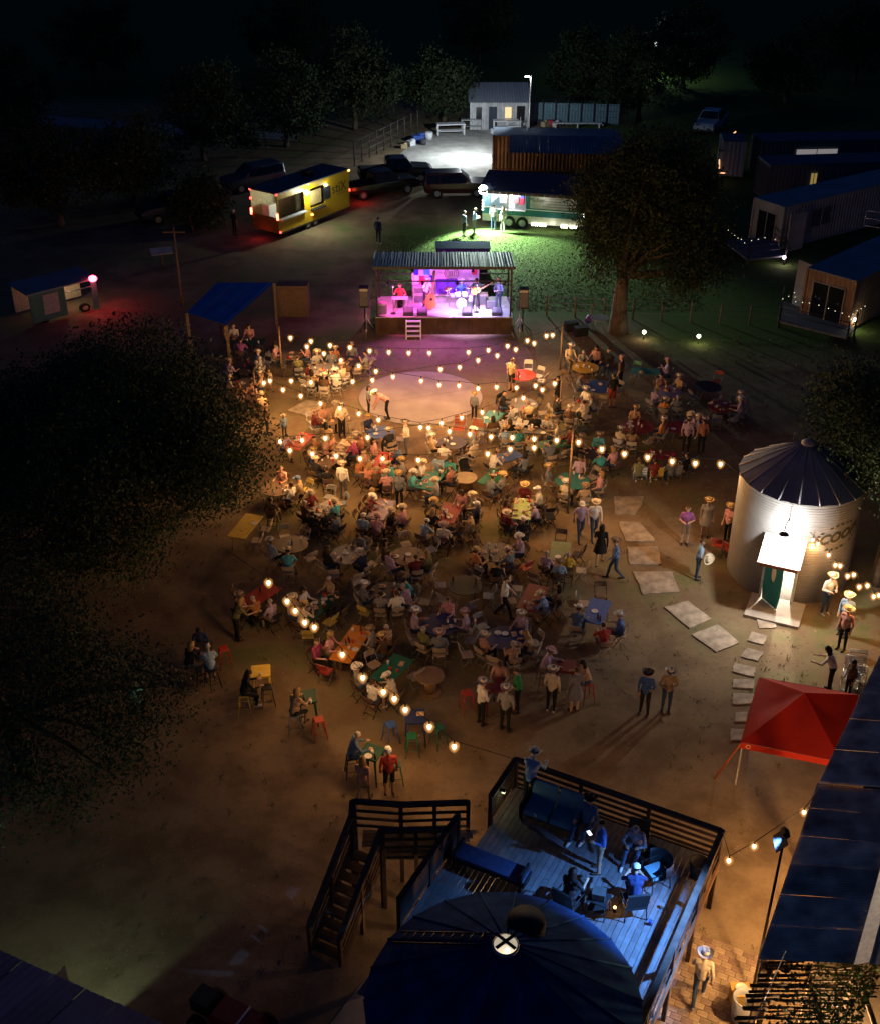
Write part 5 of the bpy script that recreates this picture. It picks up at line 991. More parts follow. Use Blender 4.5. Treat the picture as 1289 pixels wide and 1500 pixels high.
def long_hair(mat):
    mb = MB(); prof = [(.03, .128), (.085, .10), (.108, .03), (.112, -.06), (.10, -.16), (.07, -.24), (.02, -.27)]
    mb.lathe(prof, (0, -.018, 0), 14, 0, True, 1, 1.0, math.pi * .92, math.pi * 2.08); mb.lathe(prof[:3], (0, -.005, .004), 14); me = mb.mesh('hair'); me.materials.append(mat); return me
LHAIR = {'l': ('long dark hair', long_hair(HAIRM['dark'])), 'b': ('long blonde hair', long_hair(HAIRM['blonde'])), 'r': ('long brown hair', long_hair(HAIRM['brown']))}
HNAME = {'-': 'dark hair', 'g': 'grey hair', 'n': 'brown hair'}
def headdesc(h): return HATM[h][0] if h in HATM else CAP[h][0] if h in CAP else LHAIR[h][0] if h in LHAIR else HNAME[h]
prng = random.Random(11)
def person(loc, face, shirt, head, pose, label, pants=None, sleeves=None, shorts=False, scale=1.0, group=None, dress=False, skin=None):
    """face: compass angle the person looks towards, 0 = away from the camera, 90 = to the right"""
    me, hc, ht = POSE[pose]; t = thing('person', label, 'person', loc, -R(face), group); t.scale = (scale,) * 3
    b = put('body', me, t); sk = SKIN[skin if skin is not None else prng.choice((0, 0, 1, 1, 2, 3))]; pants = pants or prng.choice(('denim', 'denim', 'black', 'tan', 'grey'))
    hair = HAIRM['grey' if head == 'g' else 'blonde' if head == 'b' else 'brown' if head in 'nr' else prng.choice(('dark', 'brown', 'dark', 'grey'))]
    sleeves = prng.random() < .5 if sleeves is None else sleeves
    c = cloth(shirt); ms = [c, c if dress else PANTS[pants], sk, prng.choice((SHOE, SHOE, SHOEW)), c if sleeves else sk, sk if (shorts or dress) else PANTS[pants], hair, EYE]
    for i, m in enumerate(ms): b.material_slots[i].link = 'OBJECT'; b.material_slots[i].material = m
    def top(nm, mesh, band=None):
        o = put(nm, mesh, t, hc[:]); o.rotation_euler = (-ht, 0, 0)
        if band: put('hat_band', band, o)
    if head in HATM: top('cowboy_hat', *HAT[head])
    elif head in CAP: top('cap', CAP[head][1])
    elif head in LHAIR: top('hair', LHAIR[head][1])
    if dress and pose in ('stand', 'drink', 'walk', 'folded'):
        mb = MB(); mb.lathe([(.15, 1.12), (.19, .95), (.26, .62), (.27, .60)], n=16, sy=.85); mb.build('skirt', c, t)
    return t
# ------------------------------------------------------------------ furniture prototypes
def tube_frame(pts, r=.013): mb = MB(); mb.tube([Vector(p) for p in pts], r, 6); return mb
def folding_chair_meshes():
    s = MB(); s.box((0, 0, .44), (.40, .38, .025), taper=.97); b = MB()
    for i in range(6):
        pass
    P = []; 
    for j in range(5):
        x = -.2 + j * .1; dy = -.03 * (1 - (x / .2) ** 2)
        P += [(x, -.23 + dy, .66), (x, -.27 + dy, .86), (x, -.245 + dy, .66), (x, -.285 + dy, .86)]
    F = []
    for j in range(4): a, c = j * 4, j * 4 + 4; F += [(a, c, c + 1, a + 1), (a + 3, c + 3, c + 2, a + 2), (a + 1, c + 1, c + 3, a + 3), (a + 2, c + 2, c, a)]
    F += [(0, 1, 3, 2), (16, 18, 19, 17)]; b.add(P, F)
    f1 = tube_frame([(-.21, .2, 0), (-.21, -.27, .84), (.21, -.27, .84), (.21, .2, 0)]); f1.tube([(-.21, .12, .14), (.21, .12, .14)], .01, 5)
    f2 = tube_frame([(-.19, -.24, 0), (-.19, .15, .43), (.19, .15, .43), (.19, -.24, 0)]); f2.tube([(-.19, -.18, .1), (.19, -.18, .1)], .01, 5)
    return s.mesh('seat'), b.mesh('backrest'), f1.mesh('back_leg_frame'), f2.mesh('front_leg_frame')
CHS = folding_chair_meshes()
CHC = {'tan': (.45, .36, .26), 'brown': (.16, .10, .07), 'grey': (.30, .30, .31), 'white': (.62, .60, .57), 'yellow': (.55, .42, .08), 'black': (.03, .03, .032), 'red': (.45, .06, .04), 'orange': (.60, .16, .07), 'green': (.05, .25, .12), 'plaid': (.2, .28, .38)}
CHM = {}
def chair(loc, face, col, label, group=None):
    """chair opens towards the compass angle face"""
    if col not in CHM:
        m = M('chair_' + col, CHC[col], .5, var=.15, rnd=.1); CHM[col] = []
        for i, me in enumerate(CHS): c = me.copy(); c.materials.clear(); c.materials.append(m if i < 2 else (BLACK if col in ('black', 'brown') else CHROME if col == 'white' else GREYM)); CHM[col].append(c)
    t = thing('folding_chair', label, 'chair', loc, -R(face), group)
    for nm, me in zip(('seat', 'backrest', 'back_leg_frame', 'front_leg_frame'), CHM[col]): put(nm, me, t)
    return t
TC = {'green': (.02, .16, .09), 'dark green': (.012, .07, .045), 'red': (.50, .05, .025), 'blue': (.05, .12, .40), 'navy': (.025, .04, .14), 'orange': (.65, .24, .03), 'yellow': (.68, .46, .06), 'teal': (.05, .22, .21), 'lime': (.36, .48, .20), 'mottled green': (.20, .26, .15), 'maroon': (.22, .03, .035), 'grey': (.25, .24, .24), 'brown': (.20, .13, .08), 'black': (.03, .03, .03), 'lilac': (.32, .28, .40), 'tan': (.45, .34, .22), 'dark': (.06, .05, .05), 'gold': (.45, .28, .05), 'wood': (.26, .16, .09)}
def tmat(c): return M('table_' + c.replace(' ', '_'), TC[c], .55, var=.14, scale=5)
def rect_table(p, rz, L_, W_, col, label, grp=None):
    t = thing('folding_table', label, 'table', p, rz, grp); mb = MB(); mb.box((0, 0, .725), (L_, W_, .035), taper=.995); mb.build('table_top', tmat(col), t)
    for s in (-1, 1): tube = tube_frame([(s * L_ * .40, -W_ * .38, 0), (s * L_ * .36, -W_ * .38, .71), (s * L_ * .36, W_ * .38, .71), (s * L_ * .40, W_ * .38, 0)], .016); tube.build('leg_frame', GREYM, t)
    return t
def round_table(p, r_, col, label, grp=None):
    t = thing('round_table', label, 'table', p, 0, grp); mb = MB(); mb.cyl((0, 0, .71), (0, 0, .74), r_, n=28, smooth=False); mb.build('table_top', tmat(col), t)
    for s in (-1, 1): tube = tube_frame([(s * r_ * .6, -r_ * .5, 0), (s * r_ * .45, -r_ * .5, .71), (s * r_ * .45, r_ * .5, .71), (s * r_ * .6, r_ * .5, 0)], .016); tube.build('leg_frame', GREYM, t)
    return t
def bar_table(p, rz, col, label, w_=.62, h_=1.05):
    t = thing('bar_table', label, 'table', p, rz); m = tmat(col); mb = MB(); mb.box((0, 0, h_ - .02), (w_, w_, .04), taper=.99); mb.build('table_top', m, t); mb = MB(); mb.box((0, 0, h_ - .08), (w_ * .86, w_ * .86, .08)); mb.build('apron', m, t)
    for sx_ in (-1, 1):
        for sy_ in (-1, 1): mb = MB(); mb.cyl((sx_ * w_ * .46, sy_ * w_ * .46, 0), (sx_ * w_ * .38, sy_ * w_ * .38, h_ - .05), .022, .04, 6); mb.build('leg', m, t)
    return t
def stool(p, rz, col, label, h_=.74, grp=None):
    t = thing('bar_stool', label, 'stool', p, rz, grp); m = M('stool_' + col, TC.get(col) or CHC[col], .45, var=.12); mb = MB(); mb.box((0, 0, h_ - .02), (.31, .31, .035), taper=.9); mb.build('seat', m, t)
    for sx_ in (-1, 1):
        for sy_ in (-1, 1): mb = MB(); mb.cyl((sx_ * .21, sy_ * .21, 0), (sx_ * .13, sy_ * .13, h_ - .03), .013, .022, 6); mb.build('leg', m, t)
    q = .135 + .08 * (1 - .3 / h_); mb = MB(); mb.tube([(q, q, .27), (-q, q, .27), (-q, -q, .27), (q, -q, .27), (q, q, .27)], .01, 5); mb.build('foot_ring', m, t)
    return t
def cup_mesh(r0, r1, h_, mat, nm):
    mb = MB(); mb.lathe([(.001, .003), (r0, .0), (r1, h_), (r1 * .9, h_), (r0 * .9, .01), (.001, .012)], n=10); me = mb.mesh(nm); me.materials.append(mat); return me
ITEM = {'white cup': cup_mesh(.033, .045, .13, M('cup_white', (.8, .78, .75), .4, var=.02), 'cup'), 'red cup': cup_mesh(.033, .045, .12, M('cup_red', (.6, .03, .03), .4, var=.02), 'cup')}
mb = MB(); mb.lathe([(.001, .0), (.032, 0), (.034, .14), (.014, .19), (.013, .24), (.001, .24)], n=10); me = mb.mesh('bottle'); me.materials.append(M('bottle_brown', (.10, .04, .01), .15, var=0)); ITEM['brown bottle'] = me
mb = MB(); mb.lathe([(.001, .008), (.07, .006), (.115, .022), (.12, .02)], n=14); me = mb.mesh('plate'); me.materials.append(M('plate_white', (.75, .73, .7), .5, var=.02)); ITEM['paper plate'] = me
mb = MB(); mb.box((0, 0, .012), (.24, .17, .024)); mb.box((.02, 0, .045), (.14, .1, .045), taper=.7); me = mb.mesh('food_tray'); me.materials.append(M('tray_paper', (.6, .42, .28), .8)); ITEM['food tray'] = me
mb = MB(); mb.box((0, 0, .006), (.15, .075, .012)); me = mb.mesh('phone'); me.materials.append(BLACK); ITEM['phone'] = me
def fit(a, b): return a + ', ' + b if len((a + ' ' + b).split()) <= 16 else a
def side_of(d):
    return ('silo side' if d.x > 0 else 'tree side') if abs(d.x) > abs(d.y) else ('stage side' if d.y > 0 else 'deck side')
# ------------------------------------------------------------------ the tables of guests
# kind, colour, end points or centre, description, guests (x, y, shirt, head), empty chairs (x, y, colour), clutter count, chair colour
TB = [
 ('R', 'dark green', (343, 499), (384, 500), 'green table by blue shelter', [(333, 488, 'tan', 'n'), (343, 484, 'white', '-'), (366, 485, 'pink', 'l'), (352, 508, 'purple', '-')], [(385, 508, 'brown')], 7, 'brown'),
 ('O', 'dark', (356, 536), .62, 'dim table by short pole', [(347, 534, 'lilac', 't'), (362, 529, 'light blue', '-'), (372, 532, 'grey', 'g'), (378, 540, 'olive', '-')], [(391, 529, 'grey')], 2, 'grey'),
 ('O', 'brown', (360, 561), .55, 'brown table behind short pole', [(348, 557, 'cream', 'g'), (371, 556, 'tan', 'c'), (383, 547, 'salmon', '-')], [], 3, 'brown'),
 ('R', 'wood', (350, 584), (380, 583), 'plank table at tree edge', [(354, 575, 'brown', 'b'), (366, 574, 'salmon', '-'), (384, 588, 'tan', 'n')], [], 4, 'brown'),
 ('O', 'brown', (427, 520), .6, 'table at the tall pole', [(403, 512, 'pink', 'l'), (441, 514, 'pink', 'b'), (437, 533, 'olive', '-')], [(412, 520, 'white')], 3, 'grey'),
 ('O', 'grey', (478, 541), .78, 'big cluttered table near pole', [(461, 541, 'maroon', 'n'), (464, 524, 'grey', 'c'), (492, 553, 'white', 'w'), (503, 545, 'cream', 'g'), (475, 560, 'brown', 'c'), (454, 553, 'tan', 'l'), (484, 527, 'slate', '-')], [(452, 563, 'white')], 12, 'white'),
 ('O', 'dark', (513, 528), .6, 'dark table facing stage', [(497, 518, 'orange', 'c'), (516, 512, 'slate', 't'), (524, 524, 'grey', '-'), (505, 539, 'brown', 'n')], [(521, 541, 'tan'), (545, 524, 'tan')], 3, 'tan'),
 ('R', 'red', (449, 637), (431, 655), 'long red table by child', [(425, 645, 'lilac', '-')], [], 4, 'brown'),
 ('O', 'blue', (558, 633), .62, 'round blue table by dancers', [(535, 618, 'navy', 's'), (571, 641, 'black', '-')], [(583, 641, 'tan'), (527, 632, 'tan')], 5, 'tan'),
 ('R', 'brown', (478, 618), (505, 612), 'brown table by empty slab', [(467, 610, 'maroon', 't'), (482, 607, 'salmon', 'b'), (490, 602, 'tan', 'c'), (478, 633, 'tan', 'l')], [(459, 617, 'white')], 5, 'white'),
 ('R', 'tan', (512, 647), (496, 666), 'pale table by coral guest', [(515, 644, 'coral', 'n'), (522, 655, 'magenta', '-'), (486, 648, 'salmon', 'b'), (477, 654, 'orange', '-')], [], 5, 'brown'),
 ('R', 'brown', (492, 668), (472, 683), 'brown table by standing hat', [(463, 668, 'navy', 's'), (466, 680, 'black', 'c'), (492, 657, 'salmon', 'c'), (480, 694, 'black', '-'), (458, 660, 'cream', 'n')], [], 5, 'brown'),
 ('R', 'red', (568, 666), (549, 688), 'crowded red table', [(549, 655, 'pink', 'l'), (537, 672, 'salmon', 'n'), (527, 682, 'orange', 'r'), (538, 692, 'coral', 'b'), (552, 698, 'brown', 't'), (566, 703, 'pink', 'c'), (577, 690, 'aqua', 'c'), (589, 684, 'grey', '-'), (578, 661, 'denim', '3')], [], 9, 'brown'),
 ('O', 'dark', (662, 648), .62, 'table by orange chairs', [(650, 660, 'white', '-'), (682, 640, 'slate', '-'), (647, 644, 'tan', 'w'), (693, 655, 'cream', 'g')], [(635, 646, 'white')], 6, 'tan'),
 ('R', 'teal', (640, 692), (622, 713), 'teal table by wooden stump', [(616, 703, 'aqua', 'n'), (640, 714, 'grey', 'c'), (652, 693, 'coral', '-'), (617, 684, 'white', 'c'), (640, 684, 'light blue', 'n'), (656, 683, 'teal', 'l')], [(659, 714, 'brown')], 7, 'black'),
 ('R', 'green', (728, 693), (713, 706), 'green table by blue bench', [(738, 703, 'grey', 's'), (716, 712, 'slate', '-')], [(745, 715, 'brown')], 5, 'brown'),
 ('R', 'blue', (752, 665), (730, 673), 'small blue table', [(721, 674, 'white', 'n'), (764, 674, 'slate', 'l')], [(747, 681, 'black')], 2, 'black'),
 ('R', 'teal', (723, 607), (714, 616), 'small teal table by dance floor', [(735, 613, 'brown', 'l'), (745, 612, 'grey', 'n')], [(715, 627, 'grey')], 4, 'grey'),
 ('R', 'grey', (742, 622), (765, 621), 'grey table by two straw hats', [(740, 636, 'light blue', 's'), (759, 640, 'teal', 's'), (742, 615, 'black', 'r')], [(758, 613, 'white')], 5, 'tan'),
 ('O', 'red', (765, 549), .66, 'round red table near stage', [], [(749, 544, 'white'), (773, 540, 'white'), (788, 549, 'white'), (783, 556, 'white')], 3, 'white'),
 ('O', 'grey', (765, 592), .7, 'cluttered table with black chairs', [(746, 586, 'black', '-'), (772, 600, 'tan', 'n')], [(737, 590, 'black'), (748, 602, 'black'), (784, 590, 'black'), (788, 602, 'tan')], 6, 'black'),
 ('R', 'dark', (776, 629), (800, 631), 'dark table by tank top guest', [(780, 615, 'black', '-'), (801, 621, 'white', 's'), (814, 630, 'cream', 't'), (790, 645, 'tan', 'n')], [], 7, 'grey'),
 ('R', 'green', (795, 652), (822, 648), 'green table left of tall pole', [(832, 640, 'maroon', 'n'), (806, 660, 'slate', '-')], [(818, 662, 'tan')], 3, 'tan'),
 ('R', 'lilac', (566, 735), (551, 757), 'lilac table by blue capped guest', [(545, 737, 'maroon', 'w'), (533, 766, 'light blue', '1'), (551, 769, 'pink', 'p'), (589, 754, 'pink', 'c'), (573, 756, 'black', '-'), (538, 748, 'brown', 'n'), (560, 729, 'floral', 'b')], [], 6, 'brown'),
 ('R', 'grey', (492, 736), (464, 749), 'cluttered table with checked chair', [(455, 731, 'maroon', 'c'), (449, 744, 'brown', 'g'), (493, 747, 'aqua', '-'), (477, 760, 'black', 'n'), (462, 763, 'black', '-'), (491, 762, 'slate', '-')], [(483, 726, 'grey'), (499, 737, 'plaid')], 10, 'black'),
 ('O', 'brown', (405, 716), .6, 'brown table against the tree', [(425, 718, 'white', 'n'), (440, 712, 'tan', '2'), (414, 694, 'salmon', 'n'), (398, 740, 'brown', '-')], [(449, 716, 'yellow')], 5, 'brown'),
 ('R', 'maroon', (664, 741), (652, 762), 'maroon table with phone light', [(675, 733, 'pink', 'l'), (693, 732, 'grey', '-'), (697, 746, 'navy', '1'), (689, 762, 'tan', 'n'), (670, 764, 'brown', 'r'), (650, 779, 'white', 'p'), (620, 775, 'light blue', '1'), (632, 760, 'black', 'b'), (641, 745, 'black', '-')], [], 9, 'brown'),
 ('R', 'lime', (767, 733), (763, 757), 'lime table', [(768, 721, 'maroon', 's'), (787, 728, 'white', '1'), (788, 744, 'lilac', 'g'), (748, 737, 'brown', 'l'), (739, 744, 'maroon', 'r'), (743, 759, 'maroon', 'n'), (766, 771, 'black', '-')], [(803, 756, 'black'), (777, 748, 'black')], 6, 'black'),
 ('O', 'teal', (838, 704), .72, 'round teal table at front pole', [(812, 694, 'slate', 's'), (827, 716, 'cream', 'w'), (855, 721, 'tan', 't'), (878, 702, 'pink', 'b'), (845, 687, 'lilac', 'k')], [(867, 697, 'tan'), (816, 722, 'brown')], 8, 'tan'),
 ('O', 'dark', (872, 664), .6, 'dark table by green guest', [(876, 645, 'aqua', 't'), (861, 656, 'black', '3'), (881, 676, 'teal', 'n'), (899, 668, 'pink', 'b'), (848, 652, 'salmon', '-')], [], 4, 'brown'),
 ('R', 'maroon', (956, 666), (980, 667), 'maroon table by lawn chairs', [], [], 8, 'grey'),
 ('O', 'gold', (857, 538), .66, 'gold table below guitar', [(834, 515, 'cream', 'n'), (852, 519, 'grey', 'g'), (873, 517, 'salmon', 'l'), (890, 521, 'black', '-')], [(836, 549, 'brown'), (856, 552, 'brown')], 7, 'brown'),
 ('O', 'blue', (876, 566), .7, 'round blue table by tank top', [(859, 559, 'slate', '-')], [(880, 580, 'tan'), (901, 570, 'grey')], 4, 'grey'),
 ('O', 'tan', (842, 593), .66, 'tan table by middle pole', [(858, 578, 'white', 'w'), (814, 592, 'black', '-'), (855, 601, 'cream', 'n'), (870, 588, 'grey', '-'), (834, 606, 'brown', 'c')], [(841, 612, 'tan')], 6, 'tan'),
 ('R', 'teal', (938, 543), (952, 544), 'small teal table in shadow', [(978, 537, 'lilac', 'p')], [(930, 546, 'green')], 1, 'black'),
 ('O', 'lilac', (977, 574), .68, 'lilac table in shadow', [(956, 580, 'lilac', 's'), (972, 562, 'salmon', '-'), (993, 561, 'tan', 'c'), (973, 592, 'orange', '-'), (992, 590, 'grey', 'g')], [], 5, 'grey'),
 ('O', 'dark', (1036, 566), .66, 'empty dark table with pink chair', [], [(1050, 556, 'red'), (1018, 580, 'grey'), (1046, 580, 'tan')], 0, 'grey'),
 ('O', 'maroon', (1056, 595), .64, 'maroon table with white cups', [(1075, 592, 'lilac', 'w'), (1086, 584, 'slate', 'c')], [(1072, 612, 'grey'), (1050, 614, 'grey')], 8, 'grey'),
 ('O', 'maroon', (935, 624), .72, 'round maroon table right of poles', [(931, 607, 'floral', 's'), (908, 637, 'cream', 'n'), (925, 640, 'tan', 'r'), (969, 624, 'orange', 'c')], [(946, 642, 'tan')], 7, 'white'),
 ('O', 'maroon', (995, 626), .6, 'dim maroon table', [(1016, 614, 'lilac', '-'), (1005, 620, 'slate', 'c')], [], 2, 'grey'),
 ('R', 'yellow', (371, 757), (349, 784), 'bright yellow table under tree', [], [(388, 773, 'tan'), (373, 789, 'tan')], 1, 'tan'),
 ('O', 'brown', (428, 797), .62, 'brown table near yellow table', [(401, 802, 'light blue', 'n'), (422, 821, 'aqua', '-')], [(446, 812, 'tan'), (418, 785, 'tan'), (442, 790, 'tan')], 6, 'tan'),
 ('O', 'grey', (511, 812), .66, 'grey table with black topped woman', [(490, 812, 'black', 'r'), (523, 796, 'slate', 'n'), (533, 822, 'navy', '-')], [(489, 840, 'tan'), (524, 845, 'tan'), (546, 824, 'tan')], 6, 'tan'),
 ('O', 'brown', (598, 814), .64, 'brown table by lilac guest', [(577, 820, 'lilac', '-'), (564, 803, 'brown', 'l'), (602, 826, 'maroon', 'n'), (622, 822, 'olive', 'b')], [(595, 795, 'tan'), (632, 803, 'grey'), (600, 842, 'brown')], 5, 'tan'),
 ('R', 'red', (398, 860), (368, 880), 'long red table under bulb', [(370, 884, 'orange', 'g'), (390, 889, 'lilac', 'g'), (357, 884, 'salmon', 'n')], [(352, 872, 'brown')], 3, 'black'),
 ('R', 'dark green', (484, 876), (452, 899), 'dark green table by bulb row', [(443, 872, 'white', 'l'), (480, 860, 'tan', 'g'), (447, 902, 'cream', 's'), (434, 889, 'tan', 'c'), (494, 884, 'black', '-')], [(485, 906, 'yellow'), (450, 924, 'yellow')], 12, 'brown'),
 ('R', 'orange', (530, 921), (500, 965), 'orange table', [(547, 932, 'grey', 't'), (569, 930, 'floral', 'g'), (470, 951, 'magenta', 'n'), (488, 944, 'pink', 'b'), (562, 944, 'brown', '-')], [(477, 974, 'red')], 10, 'brown'),
 ('O', 'dark', (567, 867), .62, 'dark table by white topped guest', [(551, 868, 'slate', 'g'), (553, 878, 'grey', '-'), (579, 879, 'white', 'n'), (600, 871, 'lilac', '-'), (583, 860, 'teal', '3')], [(531, 866, 'tan'), (590, 853, 'tan'), (613, 878, 'tan'), (544, 890, 'yellow')], 4, 'tan'),
 ('O', 'dark', (728, 809), .68, 'dark table by orange topped guest', [(695, 817, 'orange', 'n'), (703, 793, 'brown', 'r'), (761, 797, 'lilac', 'w'), (752, 818, 'slate', 'p'), (727, 836, 'black', '-')], [(765, 830, 'red')], 8, 'brown'),
 ('R', 'mottled green', (821, 803), (820, 812), 'mottled green table by walkers', [(799, 820, 'lilac', 'g'), (820, 830, 'light blue', 'n'), (835, 820, 'yellow', '-')], [(820, 792, 'brown'), (846, 834, 'tan'), (846, 810, 'black'), (784, 846, 'brown')], 1, 'brown'),
 ('R', 'maroon', (787, 861), (771, 890), 'long maroon table', [(803, 880, 'blue plaid', 'g'), (814, 873, 'brown', 'l')], [(757, 860, 'tan'), (748, 878, 'tan'), (776, 902, 'brown')], 3, 'brown'),
 ('O', 'black', (680, 857), .62, 'empty black round table', [], [(645, 855, 'grey'), (657, 876, 'grey'), (687, 882, 'grey'), (704, 869, 'grey'), (694, 846, 'grey')], 2, 'grey'),
 ('O', 'navy', (645, 914), .64, 'round navy table of hats', [(623, 908, 'lilac', 'w'), (651, 896, 'pink', 'n'), (670, 911, 'lilac', 'p'), (642, 938, 'slate', 'p'), (620, 930, 'olive', 'g')], [(676, 928, 'grey'), (612, 938, 'tan')], 5, 'tan'),
 ('O', 'navy', (741, 934), .68, 'round navy table by high tables', [(708, 938, 'salmon', 'c'), (757, 914, 'lilac', 'n'), (767, 930, 'tan', 'b'), (752, 954, 'floral', 'g')], [(706, 916, 'grey'), (722, 966, 'tan'), (700, 955, 'tan'), (774, 944, 'tan')], 6, 'tan'),
 ('R', 'blue', (879, 882), (868, 908), 'blue table on silo light', [(845, 906, 'denim', 'g'), (886, 930, 'red', 'n'), (910, 911, 'blue', 'w')], [(854, 882, 'tan'), (880, 870, 'brown')], 4, 'tan'),
 ('R', 'green', (588, 966), (560, 994), 'bright green table', [(527, 988, 'grey', 'w'), (545, 1011, 'white', 'n'), (578, 1004, 'cream', 'w')], [(550, 970, 'tan'), (598, 985, 'tan')], 4, 'brown'),
]
seats = []
TABLES = []
for kind, col, a, b, desc, guests, empt, clut, cc in TB:
    if kind == 'R':
        A, B_ = G(*a, .74), G(*b, .74); c = (A + B_) / 2; d = B_ - A; L_ = max(1.35, min(2.0, d.length + .35)); rz = math.atan2(d.y, d.x); hx, hy = L_ / 2, .37
        rect_table((c.x, c.y, 0), rz, L_, .74, col, 'folding table with %s top: the %s' % (col, desc), 'long folding tables')
    else:
        c = G(*a, .74); rz = 0; hx = hy = b; round_table((c.x, c.y, 0), b, col, 'round table with %s top: the %s' % (col, desc), 'round tables')
    TABLES.append((kind, c, rz, hx, hy))
    for g in guests: seats.append([G(g[0], g[1], .95), 'g', g, len(TABLES) - 1, desc, cc])
    for e in empt: seats.append([G(e[0], e[1], .5), 'e', e, len(TABLES) - 1, desc, e[2]])
    rr = random.Random(len(TABLES)); names = ('white cup', 'white cup', 'brown bottle', 'paper plate', 'food tray', 'white cup', 'red cup')
    for k in range(clut):
        nm = names[rr.randrange(7)]
        if kind == 'R': lx, ly = rr.uniform(-.85, .85) * hx, rr.uniform(-.75, .75) * hy
        else: t = rr.uniform(0, 6.28); q = math.sqrt(rr.random()) * hx * .82; lx, ly = q * math.cos(t), q * math.sin(t)
        wv = Matrix.Rotation(rz, 3, 'Z') @ Vector((lx, ly, 0)); tag(put(ITEM[nm].name, ITEM[nm], None, (c.x + wv.x, c.y + wv.y, .7425), rr.uniform(0, 6)), '%s on the %s' % (nm, desc), nm.split()[1], '%ss on the %s' % (nm, desc))
def push_table(p, ti, gap):
    kind, c, rz, hx, hy = TABLES[ti]; d = p - c; d.z = 0
    if kind == 'O':
        if d.length < hx + gap: d = d.normalized() * (hx + gap) if d.length > .01 else Vector((0, -(hx + gap), 0))
        return Vector((c.x + d.x, c.y + d.y, 0))
    l = Matrix.Rotation(-rz, 3, 'Z') @ d; ox, oy = hx + gap - abs(l.x), hy + gap - abs(l.y)
    if ox > 0 and oy > 0:
        if ox < oy: l.x = math.copysign(hx + gap, l.x)
        else: l.y = math.copysign(hy + gap, l.y if abs(l.y) > .001 else -1)
    w = Matrix.Rotation(rz, 3, 'Z') @ l; return Vector((c.x + w.x, c.y + w.y, 0))
for it in range(40):
    for i, s in enumerate(seats):
        for j in range(i):
            q = seats[j]; d = s[0] - q[0]; d.z = 0; m_ = .54
            if d.length < m_:
                d = d if d.length > .01 else Vector((.01, .01, 0)); f = d.normalized() * (m_ - d.length) * .5; s[0] = s[0] + f; q[0] = q[0] - f
    for s in seats:
        for ti in range(len(TABLES)):
            if (TABLES[ti][1] - s[0]).length < 3: s[0] = push_table(s[0], ti, .26 if ti == s[3] else .30)
for p, k, g, ti, desc, cc in seats:
    kind, c, rz, hx, hy = TABLES[ti]; d = c - p; d.z = 0; face = math.degrees(math.atan2(d.x, d.y))
    if kind == 'R':                                                     # sit square to the table edge
        l = Matrix.Rotation(-rz, 3, 'Z') @ -d
        n = Vector((0, -math.copysign(1, l.y), 0)) if abs(l.y) > hy and abs(l.x) < hx + .15 else Vector((-math.copysign(1, l.x), 0, 0)) if abs(l.y) < hy + .1 else Vector((-l.x, -l.y, 0))
        w = Matrix.Rotation(rz, 3, 'Z') @ n; face = math.degrees(math.atan2(w.x, w.y))
    face += prng.uniform(-10, 10); sd_ = side_of(-d)
    if k == 'g':
        x, y, shirt, head = g; head = prng.choice('ccwwst') if head in '-ng' and prng.random() < .38 else head; ps = prng.choice(('sit', 'sit', 'sitf', 'sitb', 'sitd'))
        person((p.x, p.y, 0), face, shirt, head, ps, fit('person, %s top, %s, at the %s' % (shirt, headdesc(head), desc), sd_), group='guests seated at tables', shorts=prng.random() < .2, scale=prng.uniform(.95, 1.04))
        chair((p.x, p.y, 0), face, cc, fit('%s chair under guest in %s top at %s' % (cc, shirt, desc), headdesc(head)), 'folding chairs at the tables')
    else:
        chair((p.x, p.y, 0), face + prng.uniform(-25, 25), cc, 'empty %s folding chair at the %s, %s' % (cc, desc, sd_), 'folding chairs at the tables')
